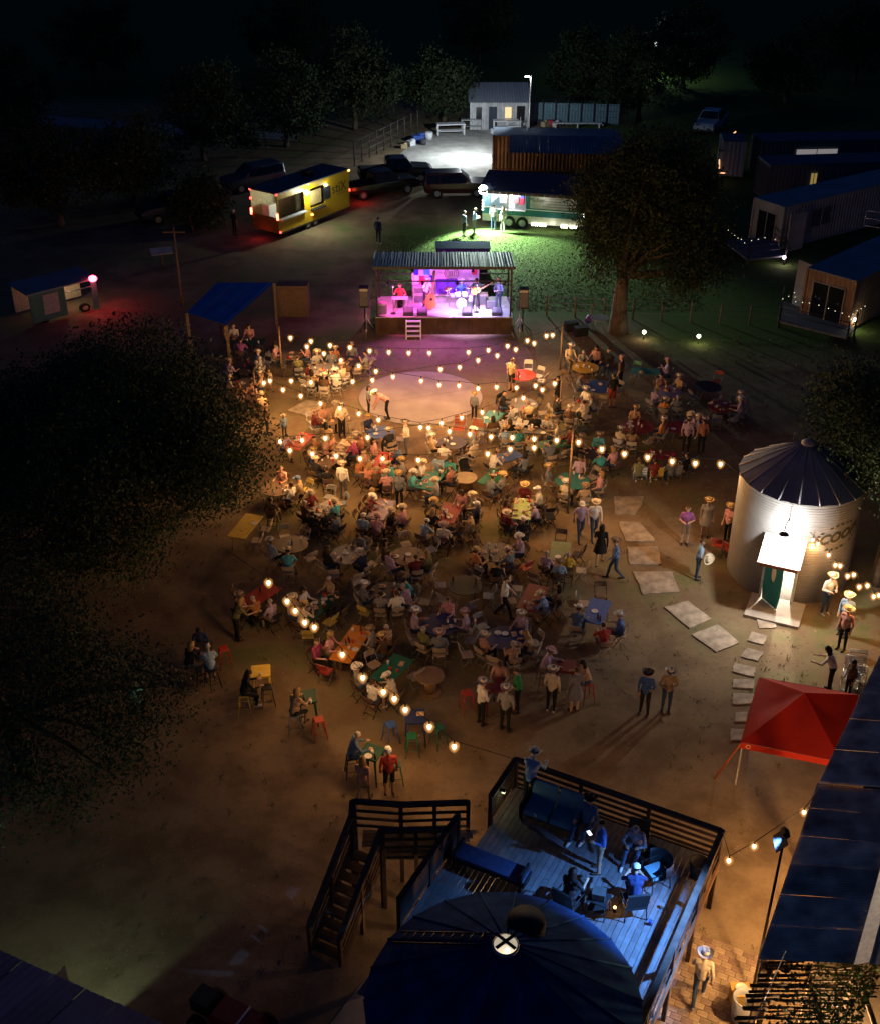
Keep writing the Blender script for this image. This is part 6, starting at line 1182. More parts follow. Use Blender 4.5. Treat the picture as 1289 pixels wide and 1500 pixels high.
# ------------------------------------------------------------------ people on their feet
ST = [  # x, y of the feet, shirt, head, facing, pose, description, options
 (504, 731, 'white', 'c', 20, 'stand', 'standing by the brown table', dict(pants='grey', sleeves=True)),
 (586, 745, 'slate', 's', 200, 'stand', 'standing beside the crowded red table', dict(pants='black')),
 (502, 640, 'cream', 'c', 160, 'folded', 'standing by the empty slab table', dict(pants='black')),
 (596, 668, 'white', 'c', 250, 'drink', 'standing behind the crowded red table', {}),
 (418, 642, 'light blue', 'c', 150, 'stand', 'child standing at the long red table', dict(scale=.68)),
 (393, 636, 'brown', 'n', 90, 'stand', 'standing in the tree shade by the slab', dict(scale=.9)),
 (396, 570, 'cream', 'b', 10, 'stand', 'small child by the short pole', dict(scale=.6, shorts=True)),
 (848, 790, 'lilac', '1', 170, 'walk', 'walking beside the cream hatted man in jeans', dict(pants='denim')),
 (868, 788, 'white', 'c', 175, 'walk', 'walking in jeans past the front pole', dict(pants='denim', sleeves=True)),
 (877, 827, 'black', 'l', 10, 'walk', 'woman in short dress walking toward the walkers', dict(dress=True)),
 (899, 848, 'blue plaid', 't', 270, 'walk', 'walking past the slab path', dict(pants='denim', sleeves=True)),
 (1001, 797, 'purple', 'n', 190, 'folded', 'standing with tan shorts near the silo', dict(pants='tan', shorts=True)),
 (1031, 786, 'grey', 's', 190, 'stand', 'woman in grey dress near the silo', dict(dress=True)),
 (1063, 795, 'pink', 's', 230, 'drink', 'standing close to the silo wall', dict(pants='black')),
 (1019, 848, 'light blue', 'n', 100, 'folded', 'standing on the slab path holding a hat', dict(pants='denim')),
 (1206, 899, 'white', 'c', 160, 'folded', 'standing at the silo wall right of the door', dict(pants='denim', sleeves=True)),
 (1232, 930, 'light blue', 'c', 220, 'drink', 'standing between the two hatted men by silo', dict(pants='black')),
 (1231, 951, 'coral', 's', 230, 'stand', 'standing under the paired bulbs near the silo', dict(pants='black')),
 (704, 1061, 'white', 'c', 60, 'folded', 'standing at the red high table, tree side', dict(pants='black', sleeves=True)),
 (739, 1070, 'grey', 'c', 20, 'drink', 'standing at the red high table, deck side', dict(pants='black')),
 (757, 1043, 'green', 'n', 270, 'folded', 'standing at the red high table, silo side', dict(pants='black')),
 (806, 1042, 'cream', 'c', 25, 'stand', 'standing at the maroon high table, deck side', dict(pants='black', sleeves=True)),
 (840, 1042, 'grey check', 'n', 340, 'stand', 'woman in checked dress at the maroon high table', dict(dress=True)),
 (942, 1046, 'blue', 'k', 200, 'drink', 'standing with long shadow beside the tan shirted man', dict(pants='black', sleeves=True)),
 (974, 1042, 'tan', 'c', 180, 'folded', 'standing with long shadow beside the blue shirted man', dict(pants='denim', sleeves=True)),
 (571, 1163, 'red', '1', 350, 'stand', 'standing in black shorts at the green bar table', dict(pants='black', shorts=True)),
 (533, 1178, 'salmon', 'b', 20, 'walk', 'walking up to the deck stair', dict(pants='tan')),
 (349, 938, 'olive', 'b', 60, 'lean', 'standing behind the long red table', dict(pants='black')),
 (207, 1060, 'aqua', '-', 300, 'stand', 'standing alone in the dark under the tree', dict(pants='black')),
 (1021, 1467, 'cream', 'c', 15, 'walk', 'walking on the brick paving', dict(pants='denim', sleeves=True)),
 (568, 615, 'pink', 'c', 265, 'bend', 'bending forward on the dance floor', dict(pants='black', sleeves=True)),
 (541, 607, 'slate', 'l', 95, 'stand', 'standing at the dance floor edge', dict(pants='black', scale=.85)),
 (694, 615, 'slate', 's', 20, 'stand', 'child at the right of the dance floor', dict(pants='black', scale=.8)),
 (748, 573, 'tan', 'n', 40, 'stand', 'standing at the round red table', dict(pants='black', shorts=True)),
 (895, 597, 'black', 'n', 350, 'stand', 'standing in red shorts at the round blue table', dict(pants='red', shorts=True)),
 (907, 570, 'brown', 'p', 300, 'stand', 'standing behind the round blue table', dict(pants='black')),
 (1003, 664, 'lilac', 't', 15, 'stand', 'standing in the group by the dim maroon table', dict(pants='black')),
 (1025, 664, 'coral', 'p', 350, 'stand', 'standing in the group by the dim maroon table', dict(pants='black')),
 (737, 905, 'white', 'n', 90, 'walk', 'walking between the maroon and navy tables', dict(pants='black')),
 (815, 600, 'black', '-', 300, 'stand', 'standing in shadow by the middle pole', dict(pants='black')),
 (345, 345, 'black', '-', 40, 'stand', 'silhouette behind the yellow food truck', dict(pants='black')),
 (555, 357, 'navy', '-', 30, 'stand', 'silhouette on the lawn edge above the stage', dict(pants='black')),
 (679, 347, 'slate', '-', 60, 'stand', 'queueing in the dark at the food trailer', dict(pants='black')),
 (694, 343, 'light blue', 'n', 80, 'folded', 'queueing in flood light at the food trailer', dict(pants='grey')),
 (722, 337, 'grey', 'n', 10, 'stand', 'at the counter of the food trailer', dict(pants='denim')),
 (736, 341, 'white', 'b', 330, 'stand', 'in pale clothes at the food trailer window', dict(pants='white')),
]
for x, y, shirt, head, face, pose, desc, opt in ST:
    p = G(x, y); person((p.x, p.y, .06 if (Vector((p.x - dc[0], p.y - dc[1], 0)).length < 2.9) else 0), face, shirt, head, pose, 'person, %s top, %s, %s' % (shirt, headdesc(head), desc), **opt)
hp = G(1019, 848); mb = MB(); hatob = put('cowboy_hat', HAT['c'][0], None, (hp.x + .28, hp.y - .12, 1.0)); hatob.rotation_euler = (R(80), 0, R(20)); hatob.scale = (1.15,) * 3; tag(hatob, 'cream cowboy hat held in the hands of the blue shirted man', 'hat')
# ------------------------------------------------------------------ bar tables, stools and their guests
bar_table(G(386, 1020), R(8), 'yellow', 'tall yellow metal bar table with matching stool')
stool(G(361, 1043), 0, 'yellow', 'yellow metal stool under the long haired guest'); stool(G(394, 1032), R(15), 'black', 'dark stool tucked at the yellow bar table')
person(G(361, 1043), 70, 'black', 'l', 'stool', 'person, black top, long dark hair, on the yellow stool', pants='black', sleeves=True)
bar_table(G(303, 985), R(10), 'dark', 'dark bar table of the three seated friends')
for x, y, s_, h, f, sc_ in ((281, 1003, 'black', 'b', 40, 'brown'), (313, 1007, 'light blue', 'g', 340, 'black'), (299, 972, 'navy', '3', 170, 'red')):
    stool(G(x, y), R(x), sc_, '%s stool under the %s topped guest at dark bar table' % (sc_, s_)); person(G(x, y), f, s_, h, 'stool', 'person, %s top, %s, on a stool at the dark bar table' % (s_, headdesc(h)), shorts=(s_ == 'light blue'))
stool(G(331, 975), R(20), 'red', 'empty red stool beside the dark bar table')
bar_table(G(452, 1058), R(12), 'dark green', 'green bar table with the curly haired guest'); stool(G(434, 1073), 0, 'grey', 'grey green stool under the guest in patterned top'); person(G(434, 1073), 35, 'floral', 'b', 'stool', 'person, floral top, long blonde hair, on a stool at green bar table', shorts=True); stool(G(469, 1080), R(20), 'red', 'red stool beside the green bar table')
bar_table(G(546, 1140), R(-25), 'dark green', 'green bar table nearest the deck stair'); stool(G(517, 1135), R(10), 'black', 'dark stool under the blue shirted man'); person(G(517, 1135), 75, 'denim', 'g', 'stool', 'person, denim top, grey hair, on a stool by the deck stair', sleeves=True); stool(G(580, 1146), R(10), 'green', 'green stool behind the red shirted man')
bar_table(G(609, 1087), R(4), 'navy', 'tall navy bar table under the bulb string'); stool(G(573, 1087), R(30), 'blue', 'blue stool beside the navy bar table'); stool(G(604, 1104), R(5), 'green', 'green stool before the navy bar table'); stool(G(642, 1091), R(40), 'green', 'green stool on the silo side of the navy bar table')
for (x, y), it, lab in (((446, 1028), 'brown bottle', 'brown bottle on the curly haired guest bar table'), ((456, 1030), 'white cup', 'white cup on the curly haired guest bar table'), ((382, 990), 'white cup', 'white cup on the yellow bar table'), ((540, 1108), 'paper plate', 'paper plate on the deck stair bar table'), ((546, 1104), 'white cup', 'white cup on the deck stair bar table'), ((550, 1112), 'brown bottle', 'brown bottle on the deck stair bar table'), ((616, 1046), 'food tray', 'food tray on the navy bar table')):
    p = G(x, y, 1.05); tag(put(ITEM[it].name, ITEM[it], None, (p.x, p.y, 1.0525)), lab, it.split()[1])
bar_table(G(722, 1040), R(10), 'maroon', 'tall red bar table ringed by hatted guests'); stool(G(684, 1040), R(20), 'red', 'red stool beside the tall red bar table'); stool(G(731, 1022), 0, 'red', 'red stool under the salmon topped guest'); person(G(731, 1022), 190, 'salmon', 'n', 'stool', 'person, salmon top, brown hair, on a red stool at tall red table')
bar_table(G(826, 1012), R(-10), 'maroon', 'tall maroon bar table by the checked dress'); stool(G(794, 1008), R(10), 'brown', 'brown stool under the lilac shirted hat wearer'); person(G(794, 1008), 100, 'lilac', 'p', 'stool', 'person, lilac top, pink hat, on a stool at tall maroon table', sleeves=True); stool(G(858, 1026), R(20), 'red', 'red stool under the floral topped woman'); person(G(858, 1026), 270, 'floral', 'l', 'stool', 'person, floral top, long dark hair, on a red stool at maroon table', shorts=True)
sp = thing('cable_spool', 'wooden cable spool used as a table', 'spool table', G(630, 1015)); mb = MB(); mb.cyl((0, 0, 0), (0, 0, .07), .36, n=22, smooth=False); mb.build('base_disc', tmat('wood'), sp); mb = MB(); mb.cyl((0, 0, .07), (0, 0, .68), .19, n=16); mb.build('core', tmat('wood'), sp); mb = MB(); mb.cyl((0, 0, .68), (0, 0, .75), .46, n=24, smooth=False); mb.build('top_disc', tmat('wood'), sp)
st_ = thing('stump_table', 'round tan stump table by the teal table', 'table', G(681, 716)); mb = MB(); mb.cyl((0, 0, .0), (0, 0, .5), .3, .28, 14); mb.build('stump', tmat('wood'), st_); mb = MB(); mb.cyl((0, 0, .5), (0, 0, .55), .5, n=22, smooth=False); mb.build('table_top', tmat('tan'), st_)
# lawn chairs with woven webbing
def lawn_chair(loc, face, c0, c1, label, grp=None):
    t = thing('lawn_chair', label, 'chair', loc, -R(face), grp); mb = MB(); mb.tube([Vector(p) for p in ((-.27, .25, 0), (-.27, -.25, .0), (-.27, -.28, .55), (-.27, -.38, .95), (.27, -.38, .95), (.27, -.28, .55), (.27, -.25, 0), (.27, .25, 0), (-.27, .25, 0))], .014, 6)
    for s in (-1, 1): mb.tube([Vector(p) for p in ((s * .27, .25, .0), (s * .27, .25, .62), (s * .27, -.3, .6))], .014, 6)
    mb.build('frame', CHROME, t); ms = (M('web_' + c0, CHC[c0], .8, var=.1), M('web_' + c1, CHC[c1], .8, var=.1))
    for k in range(7):
        f = (k + .5) / 7; mb = MB(); a = Vector((0, -.285 - .1 * f, .48 + .45 * f)); mb.box(a, (.55, .006, .052), rot=Euler((R(-12), 0, 0))); mb.build('back_strap', ms[k % 2], t); mb = MB(); mb.box((0, .22 - .5 * f, .42), (.55, .055, .006)); mb.build('seat_strap', ms[k % 2], t)
    return t
for x, y, c0, c1, lab, f in ((935, 706, 'plaid', 'white', 'blue plaid webbed lawn chair by the maroon table', 5), (958, 707, 'yellow', 'yellow', 'yellow webbed lawn chair by the maroon table', 0), (983, 705, 'grey', 'plaid', 'grey blue webbed lawn chair by the maroon table', 350), (1004, 694, 'green', 'grey', 'dim green webbed lawn chair turned to the maroon table', 320), (672, 640, 'orange', 'red', 'orange striped lawn chair behind the dark table', 190), (696, 646, 'orange', 'orange', 'second plain orange lawn chair behind the dark table', 200), (1243, 1005, 'white', 'white', 'white webbed chair by the barn corner', 200), (1252, 996, 'white', 'grey', 'pale grey webbed chair stacked by the barn corner', 190)): lawn_chair(G(x, y), f, c0, c1, lab, 'webbed lawn chairs')
for x, y, s_, h, f, d in ((935, 688, 'olive', 'n', 5, 'blue plaid lawn chair'), (958, 689, 'maroon', '-', 0, 'yellow lawn chair'), (983, 688, 'slate', 'g', 350, 'grey blue lawn chair'), (1003, 682, 'black', 'n', 320, 'dim green lawn chair')): p = G(x, y, .75); person((p.x, p.y, 0), f, s_, h, 'sitb', 'person, %s top, %s, sitting in the %s' % (s_, headdesc(h), d))
for x, y, c0, f, lab in ((1049, 812, 'red', 30, 'red folding chair in shadow beside the silo'), (1066, 810, 'brown', 350, 'brown folding chair against the silo wall'), (1068, 820, 'red', 60, 'pink striped folding chair leaning on the silo base'), (802, 766, 'black', 350, 'empty black folding chair apart from the lime table')): chair(G(x, y), f, c0, lab)
fpz = G(1213, 1012); person(fpz, 300, 'white', 'l', 'lean', 'person, white top, long dark hair, leaning over behind the red tent', pants='black'); person(fpz + Vector((.5, -.3, 0)), 250, 'brown', 'l', 'stand', 'person, brown top, long dark hair, half hidden by the red tent', pants='black', scale=.85)
# stroller, guitar, far white round table
stl = thing('stroller', 'grey hooded stroller beside the stump table', 'stroller', G(680, 700), R(200)); mb = MB(); mb.lathe([(.3, .0), (.29, .15), (.18, .28), (.001, .32)], (0, -.1, .6), 14, 0, True, 1, 1, math.pi, 2 * math.pi); mb.build('hood', M('stroller_grey', (.2, .2, .2), .8), stl); mb = MB(); mb.box((0, .1, .5), (.42, .6, .12)); mb.box((0, -.2, .62), (.42, .1, .3)); mb.build('seat', BLACK, stl); mb = MB(); mb.tube([Vector(p) for p in ((-.24, .35, .1), (-.24, -.3, .9), (.24, -.3, .9), (.24, .35, .1))], .015, 6); mb.build('frame', GREYM, stl)
for x in (-.25, .25):
    for y in (-.25, .38): wheel(stl, (x, y, .11), .11, .04, (1, 0, 0))
def guitar(name, lab, mat, s=1.0, parent=None):
    t = thing(name, lab, 'guitar'); N = 24; P = []
    for k in range(N):
        a = 2 * math.pi * k / N; z = math.cos(a); r_ = .19 - .045 * math.cos(2 * a) * 0 + (.02 if z < 0 else -.025) - .035 * math.exp(-((z - .15) / .22) ** 2); P.append((r_ * math.sin(a), .25 * z))
    mb = MB(); mb.add([(x, -.045, z) for x, z in P] + [(x, .045, z) for x, z in P], [tuple(range(N)), tuple(reversed(range(N, 2 * N)))] + [(i, N + i, N + (i + 1) % N, (i + 1) % N) for i in range(N)]); mb.build('body', mat, t); mb = MB(); mb.box((0, -.05, .52), (.05, .025, .6)); mb.box((0, -.04, .88), (.075, .02, .15)); mb.build('neck', M('neck_wood', (.2, .1, .05), .5), t); mb = MB(); mb.cyl((0, -.047, .06), (0, -.05, .06), .05, n=14); mb.build('sound_hole', BLACK, t); t.scale = (s,) * 3; return t
g1 = guitar('guitar', 'blue lit guitar standing beside the round white table', M('violet_guitar', (.25, .12, .6), .4)); q = G(861, 476); g1.location = (q.x, q.y, .35); g1.rotation_euler = (0, R(14), R(10)); mb = MB()
for a in (0, 2.1, 4.2): mb.cyl((0, 0, .35), (.22 * math.cos(a), .22 * math.sin(a), 0), .012, n=5)
tag(mb.build('guitar_stand', BLACK, None, (q.x, q.y, 0)), 'small stand under the blue lit guitar', 'stand'); round_table(G(876, 484), .5, 'grey', 'small pale round table by the large tree trunk')
for i, (x, y) in enumerate(((836, 484), (850, 491))): mb = MB(); mb.box((0, 0, .22), (.7, .4, .44), .3); mb.box((0, 0, .47), (.72, .42, .05), .3); tag(mb.build('gear_case', BLACK, None, G(x, y)), ('black gear case behind the pole right of stage', 'second black gear case nearer the round white table')[i], 'case')
# ------------------------------------------------------------------ the band
def on_stage(x, y): return (X0 + x, Y0 + y, SZ)
person(on_stage(-2.35, 1.55), 180, 'red', 'n', 'drum', 'person, red top, brown hair, seated playing the pedal steel'); mb = MB(); mb.cyl((0, 0, 0), (0, 0, .44), .16, n=12); tag(mb.build('player_stool', BLACK, None, on_stage(-2.35, 1.55)), 'low round stool of the pedal steel player', 'stool')
person(on_stage(-.95, 1.35), 150, 'white', 'c', 'bass', 'person, white top, cream hat, playing the upright bass', pants='black', sleeves=True)
bs_ = guitar('upright_bass', 'large amber upright bass held on the stage', M('amber_varnish', (.5, .18, .05), .3), 1.75); bs_.location = (X0 - .70, Y0 + .95, SZ + .55); bs_.rotation_euler = (R(-8), R(8), R(10))
person(on_stage(.95, 2.15), 180, 'blue', 'w', 'drum', 'person, blue top, white hat, seated behind the drum kit'); mb = MB(); mb.cyl((0, 0, 0), (0, 0, .44), .16, n=12); tag(mb.build('drum_throne', BLACK, None, on_stage(.95, 2.15)), 'round throne under the drummer', 'stool')
person(on_stage(1.75, 1.3), 175, 'black', '-', 'guitar', 'person, black top, dark hair, playing the amber guitar on stage', pants='black', sleeves=True)
g2 = guitar('guitar', 'amber sunburst guitar held by the dark suited player', M('sunburst', (.6, .25, .06), .3), 1.05); g2.location = (X0 + 1.72, Y0 + 1.08, SZ + 1.08); g2.rotation_euler = (0, R(62), R(0))
person(on_stage(2.95, 1.15), 215, 'slate', 'c', 'folded', 'person, slate top, cream hat, singing at the stage right', pants='denim', sleeves=True)
# ------------------------------------------------------------------ deck furniture and guests
sofa = thing('outdoor_sofa', 'blue cushioned two seat sofa on the deck', 'sofa', D(4.2, .75, ZD), rzU + math.pi); CUS = M('blue_grey_cushion', (.16, .30, .36), .9, var=.12, bump=.15)
for x in (-.37, .37):
    mb = MB(); mb.box((x, .05, .40), (.70, .66, .16), taper=.94); mb.build('seat_cushion', CUS, sofa); mb = MB(); mb.box((x, -.3, .68), (.70, .16, .52), rot=Euler((R(14), 0, 0)), taper=.94); mb.build('back_cushion', CUS, sofa)
mb = MB(); mb.box((0, 0, .28), (1.56, .72, .06)); 
for x in (-.8, .8): mb.box((x, 0, .36), (.06, .74, .5))
mb.build('frame', BLACK, sofa)
for x in (-.76, .76):
    for y in (-.32, .32): mb = MB(); mb.box((x, y, .13), (.05, .05, .26)); mb.build('leg', BLACK, sofa)
def patio_chair(lab, a, b, rz, cush=True, name='patio_chair', back_round=False):
    t = thing(name, lab, 'chair', D(a, b, ZD), rz); mb = MB(); mb.box((0, 0, .40), (.54, .52, .05)); mb.build('seat', BLACK, t); mb = MB()
    if back_round: mb.lathe([(.32, .40), (.40, .62), (.38, .88), (.36, .88), (.36, .62), (.3, .42)], (0, 0, 0), 16, 0, True, 1, 1, math.pi, 2 * math.pi)
    else: mb.box((0, -.28, .70), (.54, .05, .55), rot=Euler((R(12), 0, 0)))
    mb.build('backrest', BLACK, t)
    if cush: mb = MB(); mb.box((0, .02, .45), (.48, .46, .08), taper=.93); mb.build('cushion', CUS, t)
    for x in (-.25, .25):
        for y in (-.24, .24): mb = MB(); mb.cyl((x * 1.1, y * 1.1, 0), (x, y, .4), .016, n=6); mb.build('leg', BLACK, t)
    for x in (-.29, .29): mb = MB(); mb.tube([Vector(p) for p in ((x, .24, .4), (x, .24, .62), (x, -.3, .64))], .014, 5); mb.build('arm', BLACK, t)
    return t
bkz = rzU + math.pi
patio_chair('cushioned patio chair against the far deck railing', 1.9, .85, bkz + R(10)); patio_chair('round backed wicker chair near the deck corner', 1.15, 1.5, bkz - R(40), True, back_round=True)
patio_chair('folding mesh chair with its back to the dark silo', 1.35, 2.6, rzU + R(35), False); patio_chair('black armchair of the long haired guest beside the side table', 2.75, 3.3, rzU + R(-10), False)
sbt = thing('side_table', 'small black side table with a box on the deck', 'table', D(2.1, 3.0, ZD), rzU); mb = MB(); mb.box((0, 0, .52), (.5, .42, .03)); mb.build('table_top', BLACK, sbt); mb = MB(); mb.box((0, 0, .2), (.44, .36, .02)); mb.build('shelf', BLACK, sbt)
for x in (-.22, .22):
    for y in (-.18, .18): mb = MB(); mb.cyl((x * 1.1, y * 1.1, 0), (x, y, .51), .014, n=5); mb.build('leg', BLACK, sbt)
mb = MB(); mb.box((0, 0, .1), (.3, .26, .2)); mb.box((0, 0, .21), (.32, .28, .03)); tag(mb.build('cooler_box', M('dark_box', (.08, .075, .07), .7), None, D(2.1, 3.0, ZD + .537), rzU + .2), 'dark box standing on the deck side table', 'box')
bench = thing('deck_bench', 'long dark blue cushioned bench beside the silo on the deck', 'bench', D(4.9, 3.1, ZD), rzU); mb = MB(); mb.box((0, 0, .40), (1.9, .5, .1)); mb.build('cushion', M('navy_cushion', (.04, .06, .14), .9), bench); mb = MB(); mb.box((0, 0, .31), (2.0, .55, .06)); mb.build('seat', BLACK, bench)
for x in (-.9, .9): mb = MB(); mb.box((x, 0, .3), (.07, .55, .6)); mb.build('end_frame', BLACK, bench)
for a, b, r_, h_, lab in ((.30, .75, .24, .5, 'dark planter tub in the deck corner'), (1.55, .95, .26, .45, 'round black drum table between the deck chairs')):
    t = thing('drum_tub', lab, 'tub', D(a, b, ZD)); mb = MB(); mb.lathe([(.001, 0), (r_ * .8, 0), (r_, h_), (r_ * .9, h_), (r_ * .85, h_ - .06), (.001, h_ - .06)], n=18); mb.build('tub', BLACK, t)
pd = lambda a, b, z=0: D(a, b, ZD + z)
compass = lambda dirv: math.degrees(math.atan2(dirv.x, dirv.y))
fU, fV = compass(DU), compass(DV)
person(pd(5.05, .42), compass(-DV), 'light blue', 'c', 'lean', 'person, light blue top, cream hat, leaning on the deck railing', pants='black')
person(pd(3.25, .78), fV + 10, 'denim', 'k', 'sitb', 'person, denim top, dark hat, sitting on the blue deck sofa', pants='denim', sleeves=True)
person(pd(2.55, 1.75), fV + 60, 'blue', '-', 'drink', 'person, blue jacket, shorts, standing on the deck holding a phone', pants='tan', shorts=True, sleeves=True)
mb = MB(); mb.box((0, 0, 0), (.08, .15, .01)); tag(mb.build('phone', lamp_mat('phone_screen', (.8, .9, 1), 2.5), None, pd(2.86, 1.78, 1.2), .4), 'lit phone held by the standing deck guest', 'phone')
person(pd(1.9, .88), fV - 5, 'grey check', 'g', 'sitf', 'person, grey checked top, grey hair, in the far deck chair', pants='denim')
person(pd(1.35, 2.55), compass(-DV) + 35 - 60, 'navy', '1', 'sitf', 'person, navy top, white cap, hunched in the folding mesh chair', pants='black')
person(pd(2.75, 3.25), compass(-DV) + 10, 'black', 'l', 'sit', 'person, black top, long dark hair, in the black deck armchair', pants='black')
for a, b, lab in ((.75, 2.15, 'silver can standing on the deck near the wicker chair'), (.85, 2.75, 'dark can standing on the deck near the mesh chair')): mb = MB(); mb.cyl((0, 0, 0), (0, 0, .15), .045, n=12); tag(mb.build('drink_can', (CHROME, M('blue_can', (.05, .06, .3), .3))[b > 2.5], None, pd(a, b)), lab, 'can')
for i, (a, b) in enumerate(((1.15, 2.1), (1.75, 2.75))): t = thing('candle_lamp', ('small amber candle beside the wicker chair', 'small amber candle by the mesh chair leg')[i], 'candle', pd(a, b)); mb = MB(); mb.cyl((0, 0, 0), (0, 0, .08), .035, n=10); mb.build('holder', BLACK, t); mb = MB(); mb.ball((0, 0, .12), .035, 8, 6); mb.build('flame', lamp_mat('candle_flame', (1, .45, .12), 12), t); light('POINT', (0, 0, .25), 1.2, (1, .5, .15), t, .03)
# ------------------------------------------------------------------ strings of bulbs on poles
POLES = {}
for key, (px, py), h_, lab in (('P1', (414, 553), 2.75, 'thin pole carrying bulbs near the tall left tables'), ('P2', (377, 602), 2.1, 'short pole carrying bulbs at the tree edge'), ('PA', (820, 541), 2.45, 'thin pole carrying bulbs right of the stage front'), ('PB', (819, 610), 2.2, 'thin pole carrying bulbs beside the tan table'), ('PC', (831, 752), 4.0, 'tall pole carrying bulbs in front of the teal table')):
    p = G(px, py); t = thing('light_pole', lab, 'pole', p); mb = MB(); mb.cyl((0, 0, 0), (0, 0, h_), .045, .04, 8); mb.build('shaft', WOOD, t); mb = MB(); mb.tube([Vector((-.09, 0, h_ - .08)), Vector((.09, 0, h_ - .08))], .012, 5); mb.build('hook', BLACK, t); POLES[key] = p + Vector((0, 0, h_ - .08))
# heart shaped glass: a bright globe that tapers to a point below
def bulb_profile(k): k *= .72; return [(.001, .13 * k), (.065 * k, .11 * k), (.105 * k, .06 * k), (.11 * k, .0), (.085 * k, -.07 * k), (.05 * k, -.13 * k), (.001, -.17 * k)]
bm0 = MB(); bm0.lathe(bulb_profile(1.0), n=12); BULB = bm0.mesh('bulb'); BULB.materials.append(glass_globe('bulb_glass', (1.0, .52, .20), 2.2, .42))
bm3 = MB(); [bm3.lathe([(r_ * q, z * (q * .85 + .1)) for r_, z in bulb_profile(1.0)], n=12) for q in (1.2, 1.45, 1.72, 2.0)]; GLOW = bm3.mesh('globe_shade'); GLOW.materials.append(glass_globe('frosted_shade', (1.0, .44, .12), 1.5, .075))  # nested glow shells added to imitate bloom round each bulb
bm1 = MB(); bm1.lathe([(r_ * .72, z * .75) for r_, z in bulb_profile(1.0)], n=10); CORE = bm1.mesh('filament'); CORE.materials.append(lamp_mat('bulb_core', (1.0, .74, .42), 20))
bm2 = MB(); bm2.cyl((0, 0, .12), (0, 0, .22), .03, .02, 8); SOCK = bm2.mesh('socket'); SOCK.materials.append(CABLE)
PW = 44.0
def strand(label, a, b, bulbs, z, power=None, k=1.0, zs=None, sag=None):
    """bulbs are photo pixels; a and b are the ends of the cable"""
    t = thing('string_lights', label, 'string lights', (0, 0, 0), 0, 'strings of warm bulbs'); pts = []
    n = len(bulbs)
    for i, (x, y) in enumerate(bulbs):
        zz = z if zs is None else zs[0] + (zs[1] - zs[0]) * (i / max(1, n - 1)); pts.append(G(x, y, zz))
    cab = ([Vector(a)] if a is not None else []) + [p + Vector((0, 0, .22 * k)) for p in pts] + ([Vector(b)] if b is not None else [])
    mb = MB(); mb.tube(cab, .011, 4); mb.build('cable', CABLE, t)
    for p in pts:
        o = put('bulb', BULB, t, p); o.scale = (k,) * 3; put('filament', CORE, o); put('globe_shade', GLOW, o); put('socket', SOCK, o); light('POINT', p + Vector((0, 0, -.34 * k)), (power or PW) * random.uniform(.85, 1.15), (1.0, .50, .17), t, .08)
strand('string of bulbs sagging before the stage front', POLES['P1'], POLES['PA'], [(426, 495), (456, 500), (484, 506), (513, 509), (542, 514), (570, 516), (599, 517), (629, 517), (686, 516), (715, 513), (743, 507), (772, 499), (800, 492)], 2.35)
strand('string of bulbs from stage pole across to the tree edge pole', POLES['PA'], POLES['P2'], [(809, 491), (782, 503), (755, 512), (728, 521), (700, 528), (673, 538), (645, 541), (546, 557), (517, 559), (456, 560), (427, 558), (396, 558)], 2.1)
strand('string of bulbs crossing over the dance floor', POLES['P1'], POLES['PB'], [(450, 508), (475, 518), (500, 528), (526, 536), (551, 544), (576, 552), (617, 558), (643, 564), (672, 565), (700, 569), (727, 567), (756, 568), (784, 565), (812, 562)], 2.2)
strand('string of bulbs along the near rim of the dance floor', POLES['P2'], POLES['PB'], [(387, 561), (415, 571), (441, 580), (470, 591), (498, 598), (526, 606), (555, 615), (616, 626), (647, 620), (676, 612), (706, 604), (766, 583), (794, 571)], 2.1)
strand('string of bulbs over the crowd from red table to front pole', None, POLES['PC'], [(411, 647), (443, 645), (477, 642), (539, 641), (628, 627), (658, 632), (688, 636), (719, 640), (750, 641), (782, 643), (815, 645)], 3.0, zs=(2.4, 3.5))
strand('string of bulbs from the tree over the crowded red table', None, POLES['PC'], [(425, 660), (458, 665), (493, 668), (528, 672), (561, 672), (613, 674), (714, 665), (747, 658), (782, 656)], 3.0, zs=(2.3, 3.4))
strand('string of bulbs from the front pole to the grain silo', POLES['PC'], Vector((SX - 2.1, SY - .4, SH - .05)), [(847, 648), (881, 658), (914, 665), (948, 670), (984, 676), (1018, 679), (1055, 680)], 3.7)
strand('string of bulbs running from the big tree to the deck corner', G(330, 805, 4.2), D(5.62, .02, ZD + 1.0), [(394, 854), (421, 881), (433, 895), (447, 912), (461, 919), (502, 959), (532, 993), (562, 1014), (578, 1024), (594, 1040), (629, 1065), (665, 1094)], 2.9, power=24, zs=(3.2, 2.7))
strand('string of paired bulbs leading right from the silo wall', Vector((SX, SY, 0)) + SP(SR + .02, .75, 3.1), None, [(1190, 791), (1197, 797), (1213, 813), (1223, 828), (1230, 829), (1241, 844), (1250, 842), (1258, 860), (1270, 858), (1279, 874), (1287, 872)], 2.6, power=22, k=.8, zs=(2.7, 2.3))
strand('string of three bulbs from the deck to the barn roof', D(.0, .0, ZD + 1.0), G(1199, 1155, 3.05), [(1067, 1261), (1104, 1240), (1177, 1190)], 2.9, power=28, k=.75)
